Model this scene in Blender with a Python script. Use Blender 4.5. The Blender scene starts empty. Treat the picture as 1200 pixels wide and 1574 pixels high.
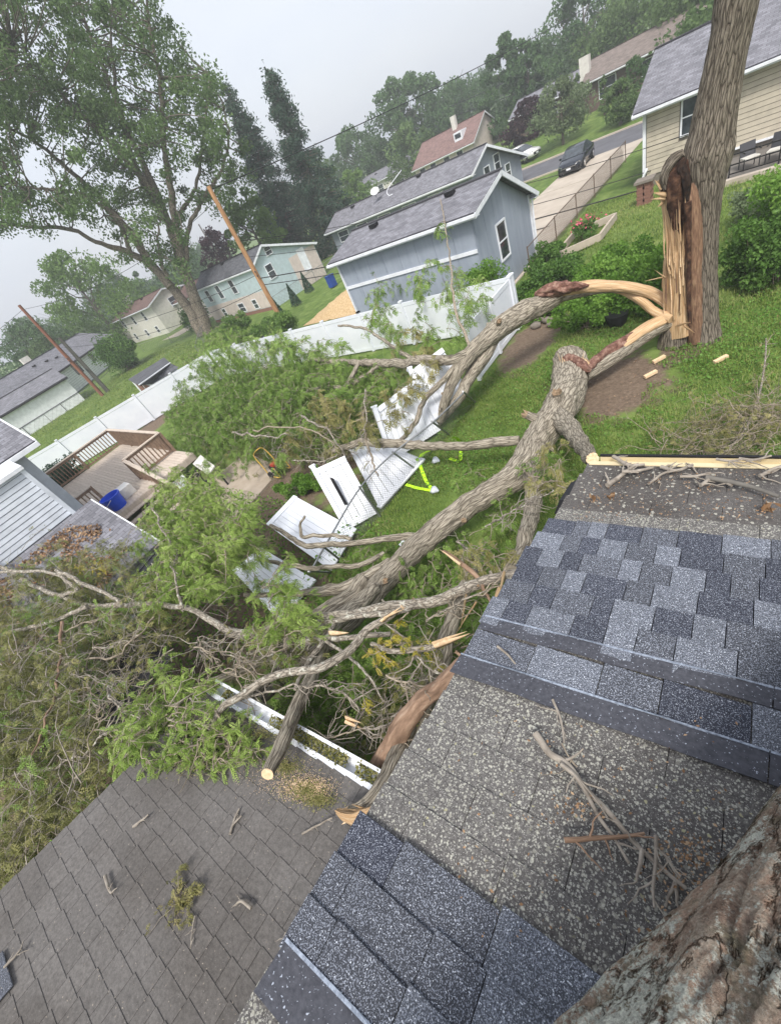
import bpy, math, random
import numpy as np
from mathutils import Matrix, Vector
random.seed(7); RNG = np.random.default_rng(7)
PI = math.pi
SC = bpy.context.scene
COL = SC.collection

# ------------------------------------------------------------------ camera
F = 627.54
CAMZ = 6.5
R = np.array([[0.75841235, -0.14895219, 0.63452656],
              [0.53263317, 0.70273584, -0.47166115],
              [-0.37564959, 0.69568353, 0.61230042]])
CAM = np.array([0., 0., CAMZ])
cd = bpy.data.cameras.new('camera'); co = bpy.data.objects.new('camera', cd); COL.objects.link(co)
cd.sensor_fit = 'HORIZONTAL'; cd.sensor_width = 36; cd.lens = 36 * F / 1200
cd.clip_start = 0.05; cd.clip_end = 3000
M4 = Matrix([list(R[0]) + [0], list(R[1]) + [0], list(R[2]) + [CAMZ], [0, 0, 0, 1]])
co.matrix_world = M4
SC.camera = co

# ------------------------------------------------------------------ world, sun, exposure
SUN_EL, SUN_AZ = math.radians(54), math.radians(150)     # azimuth measured from +Y towards +X
W = bpy.data.worlds.new('World'); SC.world = W; W.use_nodes = True
nt = W.node_tree; nt.nodes.clear()
sky = nt.nodes.new('ShaderNodeTexSky'); sky.sky_type = 'NISHITA'; sky.sun_disc = False
sky.sun_elevation = SUN_EL; sky.sun_rotation = SUN_AZ; sky.dust_density = 6; sky.air_density = 1.2; sky.ozone_density = 1
hsv = nt.nodes.new('ShaderNodeHueSaturation'); hsv.inputs['Saturation'].default_value = .5
b1 = nt.nodes.new('ShaderNodeBackground'); b1.inputs['Strength'].default_value = .06
b2 = nt.nodes.new('ShaderNodeBackground'); b2.inputs['Color'].default_value = (.80, .86, 1.0, 1); b2.inputs['Strength'].default_value = .54
tc = nt.nodes.new('ShaderNodeTexCoord'); sep = nt.nodes.new('ShaderNodeSeparateXYZ')
mpc = nt.nodes.new('ShaderNodeMapping'); mpc.inputs['Scale'].default_value = (1, 1, 3)
ncl = nt.nodes.new('ShaderNodeTexNoise'); ncl.inputs['Scale'].default_value = 1.6; ncl.inputs['Detail'].default_value = 4
rcl = nt.nodes.new('ShaderNodeValToRGB'); rcl.color_ramp.elements[0].position = .3; rcl.color_ramp.elements[1].position = .75
rcl.color_ramp.elements[0].color = (.74, .80, .95, 1); rcl.color_ramp.elements[1].color = (.94, .97, 1.0, 1)
ad = nt.nodes.new('ShaderNodeAddShader'); wo = nt.nodes.new('ShaderNodeOutputWorld')
L = nt.links.new
L(tc.outputs['Generated'], mpc.inputs[0]); L(mpc.outputs[0], ncl.inputs['Vector']); L(ncl.outputs[0], rcl.inputs[0]); L(rcl.outputs[0], b2.inputs['Color'])
L(sky.outputs[0], hsv.inputs['Color']); L(hsv.outputs[0], b1.inputs['Color'])
L(b1.outputs[0], ad.inputs[0]); L(b2.outputs[0], ad.inputs[1]); L(ad.outputs[0], wo.inputs[0])
sd = bpy.data.lights.new('sun', 'SUN'); so = bpy.data.objects.new('sun', sd); COL.objects.link(so)
sd.energy = 2.5; sd.angle = math.radians(14); sd.color = (1, .96, .9)
sdir = Vector((math.sin(SUN_AZ) * math.cos(SUN_EL), math.cos(SUN_AZ) * math.cos(SUN_EL), math.sin(SUN_EL)))
so.rotation_euler = sdir.to_track_quat('Z', 'Y').to_euler(); so.location = (0, 0, 30)
vs = SC.view_settings; vs.view_transform = 'Standard'; vs.look = 'None'; vs.exposure = .5; vs.gamma = 1; vs.use_curve_mapping = False

# ------------------------------------------------------------------ pixel <-> world (photo pixels, 1200 x 1574)
def ray(px, py):
    return R @ np.array([px - 600., -(py - 787.), -F]) / F
def P(px, py, z=0.):
    r = ray(px, py); return CAM + r * ((z - CAMZ) / r[2])
def PX(px, py, x):
    r = ray(px, py); return CAM + r * (x / r[0])
def PY(px, py, y):
    r = ray(px, py); return CAM + r * (y / r[1])
def depth(p):
    return -(R.T @ (np.asarray(p, float) - CAM))[2]
def rad(p, wpx):
    return .5 * wpx * depth(p) / F * .84
def PD(px, py, D):
    r = ray(px, py); k = D / math.hypot(r[0], r[1]); return CAM + r * k

# ------------------------------------------------------------------ numpy noise
def _h(i, j, s):
    n = (i * 374761393 + j * 668265263 + s * 1274126177) & 0x7fffffff
    n = ((n ^ (n >> 13)) * 1274126177) & 0x7fffffff
    return ((n ^ (n >> 16)) & 0xffff) / 65535.
def vnoise(x, y, s=0):
    x = np.asarray(x, float); y = np.asarray(y, float)
    i = np.floor(x).astype(np.int64); j = np.floor(y).astype(np.int64); fx = x - i; fy = y - j
    fx = fx * fx * (3 - 2 * fx); fy = fy * fy * (3 - 2 * fy)
    return ((_h(i, j, s) * (1 - fx) + _h(i + 1, j, s) * fx) * (1 - fy) + (_h(i, j + 1, s) * (1 - fx) + _h(i + 1, j + 1, s) * fx) * fy) * 2 - 1
def fbm(x, y, o=4, s=0):
    t = 0; a = 1.; f = 1.; n = 0
    for k in range(o):
        t = t + a * vnoise(np.asarray(x) * f, np.asarray(y) * f, s + k); n += a; a *= .5; f *= 2.03
    return t / n

# ------------------------------------------------------------------ materials
def _ramp(nt, stops):
    r = nt.nodes.new('ShaderNodeValToRGB'); e = r.color_ramp.elements
    while len(e) > 1: e.remove(e[-1])
    e[0].position = stops[0][0]; e[0].color = tuple(stops[0][1]) + (1,)
    for p, c in stops[1:]:
        n = e.new(p); n.color = tuple(c) + (1,)
    return r
def _n(nt, t, **k):
    n = nt.nodes.new(t)
    for a, b in k.items(): n.inputs[a].default_value = b
    return n
def mat(name, stops, scale=8, detail=5, rough=.85, bump=.0, bscale=None, stretch=(1, 1, 1), coord='pos', rand=0., spots=None, metallic=0., spec=.3, big=None, rdist=.02, trans=0., attr=None):
    """stops: colour stops driven by noise. spots: list of (scale, threshold, colour, kind)"""
    m = bpy.data.materials.new(name); m.use_nodes = True; nt = m.node_tree; nt.nodes.clear(); L = nt.links.new
    out = nt.nodes.new('ShaderNodeOutputMaterial'); bs = nt.nodes.new('ShaderNodeBsdfPrincipled')
    bs.inputs['Roughness'].default_value = rough; bs.inputs['Metallic'].default_value = metallic; bs.inputs['Specular IOR Level'].default_value = spec
    mp = nt.nodes.new('ShaderNodeMapping'); mp.inputs['Scale'].default_value = stretch
    if coord == 'uv':
        u = nt.nodes.new('ShaderNodeUVMap'); L(u.outputs[0], mp.inputs[0])
    else:
        g = nt.nodes.new('ShaderNodeNewGeometry'); L(g.outputs['Position'], mp.inputs[0])
    if attr:
        a = nt.nodes.new('ShaderNodeAttribute'); a.attribute_name = attr; f = a.outputs['Fac']
    else:
        nz = _n(nt, 'ShaderNodeTexNoise', Scale=scale, Detail=detail, Roughness=.6); L(mp.outputs[0], nz.inputs['Vector']); f = nz.outputs[0]
    rp = _ramp(nt, stops); L(f, rp.inputs[0]); c = rp.outputs[0]
    if big:
        bn = _n(nt, 'ShaderNodeTexNoise', Scale=big[0], Detail=3); L(mp.outputs[0], bn.inputs['Vector'])
        br = _ramp(nt, [(.38, (0, 0, 0)), (.62, (1, 1, 1))]); L(bn.outputs[0], br.inputs[0])
        mx = nt.nodes.new('ShaderNodeMix'); mx.data_type = 'RGBA'; mx.blend_type = 'MULTIPLY'; L(br.outputs[0], mx.inputs[0]); L(c, mx.inputs[6]); mx.inputs[7].default_value = tuple(big[1]) + (1,); c = mx.outputs[2]
    for s in (spots or []):
        sc, th, colr, kind = s[:4]
        if kind == 'vor':
            v = _n(nt, 'ShaderNodeTexVoronoi', Scale=sc); 
            dn = _n(nt, 'ShaderNodeTexNoise', Scale=sc * 1.7, Detail=3); L(mp.outputs[0], dn.inputs['Vector'])
            va = nt.nodes.new('ShaderNodeVectorMath'); va.operation = 'MULTIPLY_ADD'; L(dn.outputs['Color'], va.inputs[0]); va.inputs[1].default_value = (.9 / sc,) * 3; L(mp.outputs[0], va.inputs[2]); L(va.outputs[0], v.inputs['Vector'])
            r2 = _ramp(nt, [(th, (1, 1, 1)), (th + .06, (0, 0, 0))]); L(v.outputs['Distance'], r2.inputs[0])
            # keep only some cells
            sp = nt.nodes.new('ShaderNodeSeparateColor'); L(v.outputs['Color'], sp.inputs[0])
            mt = nt.nodes.new('ShaderNodeMath'); mt.operation = 'GREATER_THAN'; L(sp.outputs[0], mt.inputs[0]); mt.inputs[1].default_value = s[4]
            mm = nt.nodes.new('ShaderNodeMath'); mm.operation = 'MULTIPLY'; L(r2.outputs[0], mm.inputs[0]); L(mt.outputs[0], mm.inputs[1]); fac = mm.outputs[0]
            if len(s) > 5:      # lichen gathers in patches
                pn = _n(nt, 'ShaderNodeTexNoise', Scale=s[5], Detail=5, Roughness=.65); L(mp.outputs[0], pn.inputs['Vector']); pr = _ramp(nt, [(.42, (0, 0, 0)), (.56, (1, 1, 1))]); L(pn.outputs[0], pr.inputs[0])
                m6 = nt.nodes.new('ShaderNodeMath'); m6.operation = 'MULTIPLY'; L(fac, m6.inputs[0]); L(pr.outputs[0], m6.inputs[1]); fac = m6.outputs[0]
        else:
            v = _n(nt, 'ShaderNodeTexNoise', Scale=sc, Detail=(s[4] if len(s) > 4 else 2), Roughness=.6); L(mp.outputs[0], v.inputs['Vector'])
            r2 = _ramp(nt, [(th, (0, 0, 0)), (th + .05, (1, 1, 1))]); L(v.outputs[0], r2.inputs[0]); fac = r2.outputs[0]
        mx = nt.nodes.new('ShaderNodeMix'); mx.data_type = 'RGBA'; L(fac, mx.inputs[0]); L(c, mx.inputs[6]); mx.inputs[7].default_value = tuple(colr) + (1,); c = mx.outputs[2]
    if rand:
        oi = nt.nodes.new('ShaderNodeObjectInfo'); mr = nt.nodes.new('ShaderNodeMapRange'); mr.inputs[3].default_value = 1 - rand; mr.inputs[4].default_value = 1 + rand
        L(oi.outputs['Random'], mr.inputs[0]); h = nt.nodes.new('ShaderNodeHueSaturation'); L(mr.outputs[0], h.inputs['Value']); L(c, h.inputs['Color']); c = h.outputs[0]
    L(c, bs.inputs['Base Color'])
    if bump:
        bn = _n(nt, 'ShaderNodeTexNoise', Scale=bscale or scale, Detail=6, Roughness=.65); L(mp.outputs[0], bn.inputs['Vector'])
        bp = nt.nodes.new('ShaderNodeBump'); bp.inputs['Strength'].default_value = bump; bp.inputs['Distance'].default_value = rdist
        L(bn.outputs[0], bp.inputs['Height']); L(bp.outputs[0], bs.inputs['Normal'])
    if trans:
        tr = nt.nodes.new('ShaderNodeBsdfTranslucent'); L(c, tr.inputs[0]); ms = nt.nodes.new('ShaderNodeMixShader'); ms.inputs[0].default_value = trans
        L(bs.outputs[0], ms.inputs[1]); L(tr.outputs[0], ms.inputs[2]); L(ms.outputs[0], out.inputs[0])
    else:
        L(bs.outputs[0], out.inputs[0])
    return m
def flat(name, c, rough=.6, **k):
    c = np.array(c); return mat(name, [(.3, tuple(c * .86)), (.7, tuple(np.minimum(c * 1.1, .92)))], rough=rough, scale=k.pop('scale', 3), **k)
def bark_mat(name, dark, light, su=9, sv=1.6, bump=.9, lich=None, dist=.03, fine=1.8):
    """furrowed bark in tube UV space (metres round, metres along)"""
    m = bpy.data.materials.new(name); m.use_nodes = True; nt = m.node_tree; nt.nodes.clear(); L = nt.links.new
    out = nt.nodes.new('ShaderNodeOutputMaterial'); bs = nt.nodes.new('ShaderNodeBsdfPrincipled'); bs.inputs['Roughness'].default_value = .95; bs.inputs['Specular IOR Level'].default_value = .1
    u = nt.nodes.new('ShaderNodeUVMap'); dn = _n(nt, 'ShaderNodeTexNoise', Scale=3., Detail=3); L(u.outputs[0], dn.inputs['Vector'])
    va = nt.nodes.new('ShaderNodeVectorMath'); va.operation = 'MULTIPLY_ADD'; L(dn.outputs['Color'], va.inputs[0]); va.inputs[1].default_value = (.05, .25, 0); L(u.outputs[0], va.inputs[2])
    mp = nt.nodes.new('ShaderNodeMapping'); mp.inputs['Scale'].default_value = (su, sv, 1); L(va.outputs[0], mp.inputs[0])
    v = _n(nt, 'ShaderNodeTexVoronoi', Scale=fine); v.feature = 'DISTANCE_TO_EDGE'; L(mp.outputs[0], v.inputs['Vector'])
    n2 = _n(nt, 'ShaderNodeTexNoise', Scale=6, Detail=9, Roughness=.75); L(mp.outputs[0], n2.inputs['Vector'])
    r1 = _ramp(nt, [(0, (0, 0, 0)), (.06, (.55, .55, .55)), (.2, (1, 1, 1))]); L(v.outputs['Distance'], r1.inputs[0])
    mm = nt.nodes.new('ShaderNodeMath'); mm.operation = 'MULTIPLY'; L(r1.outputs[0], mm.inputs[0]); L(n2.outputs[0], mm.inputs[1])
    ma = nt.nodes.new('ShaderNodeMath'); ma.operation = 'MULTIPLY_ADD'; L(n2.outputs[0], ma.inputs[0]); ma.inputs[1].default_value = .45; L(mm.outputs[0], ma.inputs[2])
    rp = _ramp(nt, [(.24, tuple(np.array(dark) * .6)), (.42, dark), (.66, tuple((np.array(dark) + np.array(light)) / 2)), (.88, light)]); L(ma.outputs[0], rp.inputs[0]); c = rp.outputs[0]
    if lich:
        g = nt.nodes.new('ShaderNodeNewGeometry'); ln = _n(nt, 'ShaderNodeTexNoise', Scale=lich[0], Detail=6, Roughness=.7); L(g.outputs['Position'], ln.inputs['Vector'])
        lr = _ramp(nt, [(lich[1], (0, 0, 0)), (lich[1] + .06, (1, 1, 1))]); L(ln.outputs[0], lr.inputs[0])
        mx = nt.nodes.new('ShaderNodeMix'); mx.data_type = 'RGBA'; L(lr.outputs[0], mx.inputs[0]); L(c, mx.inputs[6]); mx.inputs[7].default_value = tuple(lich[2]) + (1,); c = mx.outputs[2]
    L(c, bs.inputs['Base Color'])
    bp = nt.nodes.new('ShaderNodeBump'); bp.inputs['Strength'].default_value = bump; bp.inputs['Distance'].default_value = dist; L(ma.outputs[0], bp.inputs['Height']); L(bp.outputs[0], bs.inputs['Normal'])
    L(bs.outputs[0], out.inputs[0]); return m
def leaf_mat(name, cols, trans=.3):
    n = len(cols); return mat(name, [(i / max(n - 1, 1), c) for i, c in enumerate(cols)], attr='rnd', rough=.55, trans=trans, spec=.25)
def roof_mat(name, c, c2, sx=3.2, sy=7.5, mixs=.5):
    """far shingle roof: courses and tabs in UV space (metres)"""
    m = bpy.data.materials.new(name); m.use_nodes = True; nt = m.node_tree; nt.nodes.clear(); L = nt.links.new
    out = nt.nodes.new('ShaderNodeOutputMaterial'); bs = nt.nodes.new('ShaderNodeBsdfPrincipled'); bs.inputs['Roughness'].default_value = .9; bs.inputs['Specular IOR Level'].default_value = .2
    u = nt.nodes.new('ShaderNodeUVMap'); b = nt.nodes.new('ShaderNodeTexBrick'); L(u.outputs[0], b.inputs['Vector'])
    b.inputs['Scale'].default_value = 1; b.inputs['Brick Width'].default_value = .3; b.inputs['Row Height'].default_value = .145; b.inputs['Mortar Size'].default_value = .006; b.inputs['Bias'].default_value = 0
    b.inputs['Color1'].default_value = tuple(c) + (1,); b.inputs['Color2'].default_value = tuple(c2) + (1,); b.inputs['Mortar'].default_value = tuple(np.array(c) * .45) + (1,)
    n = _n(nt, 'ShaderNodeTexNoise', Scale=1.1, Detail=8, Roughness=.75); L(u.outputs[0], n.inputs['Vector']); r = _ramp(nt, [(.3, (.55, .55, .55)), (.7, (1.25, 1.25, 1.25))]); L(n.outputs[0], r.inputs[0])
    mx = nt.nodes.new('ShaderNodeMix'); mx.data_type = 'RGBA'; mx.blend_type = 'MULTIPLY'; mx.inputs[0].default_value = .8; L(b.outputs['Color'], mx.inputs[6]); L(r.outputs[0], mx.inputs[7]); L(mx.outputs[2], bs.inputs['Base Color'])
    bp = nt.nodes.new('ShaderNodeBump'); bp.inputs['Strength'].default_value = .5; bp.inputs['Distance'].default_value = .01; L(b.outputs['Fac'], bp.inputs['Height']); bp.invert = True; L(bp.outputs[0], bs.inputs['Normal'])
    L(bs.outputs[0], out.inputs[0]); return m

MT = {}
MT['gap'] = flat('siding_shadow_gap', (.17, .15, .125), rough=.9)  # dark wall backing, paints the shadow lines between beige siding boards
MT['shadow_gap_grey'] = flat('siding_shadow_gap_grey', (.20, .22, .25), rough=.9)  # same painted shadow lines behind the white and grey-blue boards
MT['grass'] = mat('grass_ground', [(.3, (.07, .12, .022)), (.5, (.125, .19, .04)), (.64, (.19, .25, .07)), (.8, (.26, .27, .11))], scale=1.6, detail=9, bump=.6, bscale=22, rdist=.05, big=(.35, (.66, .74, .55)))
MT['grassblade'] = leaf_mat('grass_blade', [(.10, .155, .022), (.17, .25, .045), (.26, .33, .085), (.36, .36, .15)])
MT['weed'] = leaf_mat('weed_leaf', [(.075, .17, .025), (.13, .26, .045), (.20, .35, .08)])
MT['dirt'] = mat('dirt', [(.3, (.10, .075, .055)), (.7, (.22, .17, .125))], scale=5, detail=8, bump=.8, bscale=30, rdist=.04)
MT['asphalt'] = mat('asphalt', [(.3, (.09, .09, .10)), (.7, (.14, .14, .155))], scale=.8, detail=8, bump=.3, bscale=60)
MT['concrete'] = mat('concrete', [(.3, (.36, .31, .255)), (.7, (.50, .44, .37))], scale=.6, detail=8, bump=.2, bscale=40, spots=[(1.3, .66, (.30, .26, .22), 'noise', 5)])
MT['patio'] = mat('patio', [(.3, (.33, .27, .21)), (.7, (.45, .38, .31))], scale=2, detail=8, bump=.2, bscale=40)
MT['bark'] = bark_mat('bark_locust', (.185, .16, .125), (.53, .475, .385), su=15, sv=1.5, bump=.9, dist=.02, lich=(5, .66, (.30, .31, .20)))
MT['bark_big'] = bark_mat('bark_trunk', (.12, .10, .078), (.41, .355, .285), su=13, sv=1.5, bump=1., dist=.04)
MT['bark_thin'] = bark_mat('bark_branch', (.16, .14, .115), (.47, .42, .35), su=22, sv=5, bump=.7, dist=.01, lich=(14, .56, (.50, .49, .42)))
MT['bark_log'] = mat('bark_red_log', [(.3, (.12, .075, .05)), (.48, (.24, .155, .105)), (.6, (.34, .23, .16)), (.72, (.46, .35, .26))], coord='uv', scale=1, detail=10, stretch=(16, 3.2, 1), bump=.9, bscale=1.6, rdist=.02, rough=.9, spots=[(.7, .62, (.42, .36, .28), 'noise', 7)])
MT['bark_far'] = flat('bark_far', (.14, .12, .095), rough=.95, scale=2)
MT['twig'] = mat('twig', [(.3, (.16, .125, .09)), (.7, (.38, .33, .26))], scale=20, rough=.9)
MT['twig_grey'] = mat('twig_grey', [(.3, (.17, .145, .12)), (.7, (.38, .34, .29))], scale=20, rough=.9)
MT['wood'] = mat('split_wood', [(.28, (.24, .13, .065)), (.42, (.50, .33, .18)), (.55, (.68, .51, .32)), (.75, (.82, .69, .50))], big=(1.6, (.86, .76, .66)), scale=1, detail=10, coord='uv', stretch=(80, 1.6, 1), bump=1., bscale=1.5, rdist=.02, rough=.7, spots=[(.35, .66, (.33, .17, .08), 'noise', 6)])
MT['wood_red'] = mat('heart_wood', [(.28, (.09, .045, .03)), (.5, (.21, .12, .075)), (.78, (.42, .28, .17))], scale=1, detail=8, coord='uv', stretch=(30, 4, 1), bump=.9, bscale=2, rdist=.03, rough=.8)
MT['rot'] = mat('rotten_wood', [(.3, (.012, .007, .005)), (.5, (.06, .028, .017)), (.75, (.26, .14, .08))], scale=5, detail=10, bump=1., bscale=9, rdist=.08, rough=.95)
MT['hollow'] = mat('dark_hollow', [(.35, (.008, .005, .004)), (.65, (.045, .024, .015))], scale=9, detail=8, bump=1, rdist=.05)
MT['torn_dull'] = mat('old_break', [(.3, (.16, .11, .075)), (.7, (.42, .31, .20))], scale=30, rough=.9, bump=.6)
MT['cutwood'] = mat('cut_wood', [(.3, (.62, .42, .24)), (.7, (.80, .62, .42))], scale=30, detail=4, rough=.7)
MT['leaf'] = leaf_mat('locust_leaf', [(.09, .17, .025), (.15, .25, .045), (.22, .335, .075), (.31, .42, .12)])
MT['leaf_bright'] = leaf_mat('locust_leaf_fresh', [(.10, .24, .02), (.18, .37, .04), (.30, .50, .08)])
MT['leaf_dry'] = leaf_mat('locust_leaf_wilted', [(.11, .12, .035), (.18, .185, .06), (.26, .25, .09), (.36, .32, .14)])
MT['leaf_olive_dry'] = leaf_mat('locust_leaf_olive', [(.10, .115, .035), (.175, .185, .06), (.26, .26, .095), (.38, .35, .16)])
MT['leaf_fresh'] = leaf_mat('locust_leaf_light', [(.11, .19, .03), (.19, .29, .055), (.29, .40, .095), (.38, .48, .15)])
MT['leaf_yellow'] = leaf_mat('locust_leaf_yellow', [(.30, .28, .04), (.42, .36, .05), (.5, .42, .12)])
MT['leaf_tree'] = leaf_mat('tree_leaf', [(.07, .125, .04), (.125, .20, .068), (.20, .295, .11)], trans=.45)
MT['leaf_far'] = leaf_mat('tree_leaf_far', [(.045, .095, .035), (.08, .15, .055), (.13, .215, .085)], trans=.35)
MT['leaf_light'] = leaf_mat('tree_leaf_light', [(.075, .15, .03), (.13, .225, .05), (.19, .30, .08)], trans=.4)
MT['needle'] = leaf_mat('spruce_needle', [(.022, .052, .032), (.04, .082, .05), (.075, .125, .08)], trans=.1)
MT['leaf_purple'] = leaf_mat('purple_leaf', [(.03, .014, .02), (.06, .028, .038)])
MT['leaf_olive'] = leaf_mat('olive_leaf', [(.09, .13, .06), (.15, .20, .10), (.20, .26, .14)])
MT['shrub'] = leaf_mat('shrub_leaf', [(.07, .16, .018), (.13, .26, .035), (.22, .37, .07)])
MT['shrub_dark'] = leaf_mat('shrub_leaf_dark', [(.045, .11, .018), (.09, .18, .035), (.15, .27, .06)])
MT['flower'] = flat('flower', (.65, .12, .20))
MT['deadleaf'] = leaf_mat('dead_leaf', [(.14, .075, .035), (.30, .18, .10), (.42, .30, .19)], trans=.1)
MT['chips'] = mat('wood_chips', [(.3, (.40, .26, .12)), (.7, (.66, .50, .30))], scale=9, detail=8, bump=1, bscale=14, rdist=.08)
SPK = (.22, .24, .29)
def shingle_new(name, base, th):
    return mat(name, [(.3, tuple(np.array(base) * .7)), (.7, tuple(np.array(base) * 1.25))], scale=90, detail=3, rough=.9, bump=.6, bscale=260, rdist=.004, spots=[(250, th, SPK, 'noise', 1), (210, th + .12, (.62, .66, .74), 'noise', 1)], rand=.10)
MT['new_light'] = shingle_new('shingle_blue_light', (.08, .088, .106), .515)
MT['new_mid'] = shingle_new('shingle_blue_mid', (.052, .056, .068), .545)
MT['new_dark'] = shingle_new('shingle_blue_dark', (.035, .039, .055), .57)
MT['new_band'] = mat('shingle_head_band', [(.3, (.045, .047, .058)), (.7, (.085, .088, .105))], scale=60, detail=4, rough=.85, bump=.4, bscale=150, rdist=.004, spots=[(130, .68, (.4, .44, .52), 'noise', 1)])
MT['new_lip'] = mat('shingle_sealant', [(.3, (.12, .14, .18)), (.7, (.36, .41, .50))], scale=90, detail=3, rough=.8)
MT['old'] = mat('shingle_lichen', [(.3, (.072, .068, .066)), (.5, (.122, .116, .112)), (.7, (.185, .177, .17))], scale=110, detail=6, rough=.95, bump=.7, bscale=200, rdist=.005, big=(1.7, (.74, .73, .73)),
    spots=[(60, .34, (.30, .295, .255), 'vor', .40, 3.5), (105, .34, (.38, .375, .33), 'vor', .52), (60, .22, (.46, .455, .39), 'vor', .62, 5.), (210, .60, (.40, .395, .37), 'noise', 2), (48, .20, (.36, .345, .22), 'vor', .84, 4.)], rand=.05)
MT['old_plain'] = mat('shingle_worn', [(.3, (.085, .08, .078)), (.7, (.16, .15, .145))], scale=60, detail=6, rough=.95, bump=.7, bscale=160, rdist=.006, big=(1.3, (.62, .60, .58)),
    spots=[(38, .30, (.38, .37, .32), 'vor', .72), (160, .64, (.42, .41, .38), 'noise', 2)], rand=.05)
MT['brown'] = mat('shingle_brown_grey', [(.3, (.098, .092, .088)), (.7, (.168, .158, .151))], scale=40, detail=7, rough=.95, bump=.6, bscale=90, rdist=.005, big=(1.2, (.76, .74, .72)), spots=[(130, .69, (.30, .29, .27), 'noise', 2)], rand=.08)
MT['felt'] = flat('roof_deck', (.025, .025, .027), rough=.95)
MT['whitepvc'] = mat('white_vinyl', [(.3, (.70, .73, .80)), (.7, (.80, .82, .87))], scale=1.2, rough=.45, spots=[(2.5, .70, (.60, .62, .62), 'noise', 6)])
MT['white'] = flat('white_paint', (.74, .76, .80), rough=.5)
MT['cream'] = flat('cream_paint', (.66, .56, .36), rough=.6)
MT['gal'] = flat('galvanised', (.26, .27, .28), rough=.45, metallic=.6, scale=20)
MT['black'] = flat('black_plastic', (.012, .012, .014), rough=.4)
MT['dark_metal'] = flat('dark_metal', (.045, .045, .052), rough=.45, metallic=.2)
MT['glass'] = mat('window_glass', [(.35, (.02, .025, .03)), (.65, (.07, .085, .10))], scale=1.5, rough=.08, spec=.9)
MT['deck'] = mat('deck_board', [(.3, (.44, .365, .305)), (.7, (.60, .52, .44))], scale=3, detail=8, rough=.8, stretch=(1, 6, 1), bump=.3, rand=.09)
MT['rail'] = mat('deck_rail', [(.3, (.17, .11, .075)), (.7, (.30, .21, .15))], scale=6, detail=6, rough=.8, rand=.1)
MT['pole'] = mat('pole_wood', [(.3, (.24, .12, .055)), (.7, (.48, .28, .14))], scale=3, detail=6, stretch=(4, 4, .5), rough=.85)
MT['pole_red'] = mat('pole_rust', [(.3, (.14, .055, .035)), (.7, (.27, .12, .075))], scale=3, detail=6, stretch=(4, 4, .5), rough=.85)
MT['pole_grey'] = mat('pole_grey', [(.3, (.10, .095, .085)), (.7, (.20, .185, .165))], scale=3, detail=6, stretch=(4, 4, .5), rough=.85)
MT['s_beige'] = flat('siding_beige', (.47, .42, .335), rough=.55, rand=.04)
MT['s_grey'] = flat('siding_grey_blue', (.62, .66, .72), rough=.5, rand=.04)
MT['g1wall'] = mat('panel_blue_grey', [(.3, (.26, .295, .355)), (.7, (.32, .355, .42))], scale=1.2, detail=7, rough=.7, stretch=(3, 3, .5), rand=.03)
MT['g2wall'] = mat('siding_dim_grey', [(.3, (.20, .225, .27)), (.7, (.26, .29, .335))], scale=2, rough=.7)
MT['teal'] = flat('siding_pale_teal', (.44, .53, .56), rough=.6)
MT['pinkish'] = flat('siding_cream_pink', (.58, .50, .46), rough=.6)
MT['offwhite'] = flat('siding_off_white', (.62, .60, .55), rough=.6)
MT['palegreen'] = flat('wall_pale_green', (.76, .79, .80), rough=.7)
MT['brownwall'] = flat('wall_brown', (.12, .085, .07), rough=.8)
MT['brick'] = flat('brick_red', (.23, .12, .09), rough=.9, scale=9)
MT['r_grey'] = roof_mat('roof_grey', (.155, .155, .175), (.25, .25, .28))
MT['r_dark'] = roof_mat('roof_dark_grey', (.085, .088, .10), (.14, .145, .16))
MT['r_brown'] = roof_mat('roof_brown', (.125, .08, .07), (.18, .12, .105))
MT['r_red'] = roof_mat('roof_red_brown', (.18, .115, .105), (.26, .17, .155))
MT['r_tan'] = roof_mat('roof_tan_brown', (.17, .14, .125), (.24, .20, .18))
MT['car_dark'] = mat('car_paint_dark', [(.3, (.018, .022, .032)), (.7, (.026, .032, .046))], scale=2, rough=.18, spec=.8, metallic=.3)
MT['car_white'] = mat('car_paint_white', [(.3, (.72, .72, .72)), (.7, (.78, .78, .78))], scale=2, rough=.2, spec=.6)
MT['rubber'] = flat('rubber', (.02, .02, .02), rough=.9)
MT['chrome'] = flat('chrome', (.6, .6, .62), rough=.2, metallic=.9)
MT['blue'] = flat('blue_plastic', (.012, .075, .62), rough=.35)
MT['navy'] = flat('dark_blue_plastic', (.02, .06, .28), rough=.5)
MT['lime'] = flat('lime_tape', (.50, .85, .03), rough=.45)
MT['yellow'] = flat('yellow_frame', (.65, .43, .10), rough=.5)
MT['red'] = flat('red_plastic', (.45, .06, .04), rough=.5)
MT['stone'] = flat('stone', (.20, .175, .15), rough=.95, scale=12)
MT['planter'] = flat('planter_wood', (.44, .38, .31), rough=.9)

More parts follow.
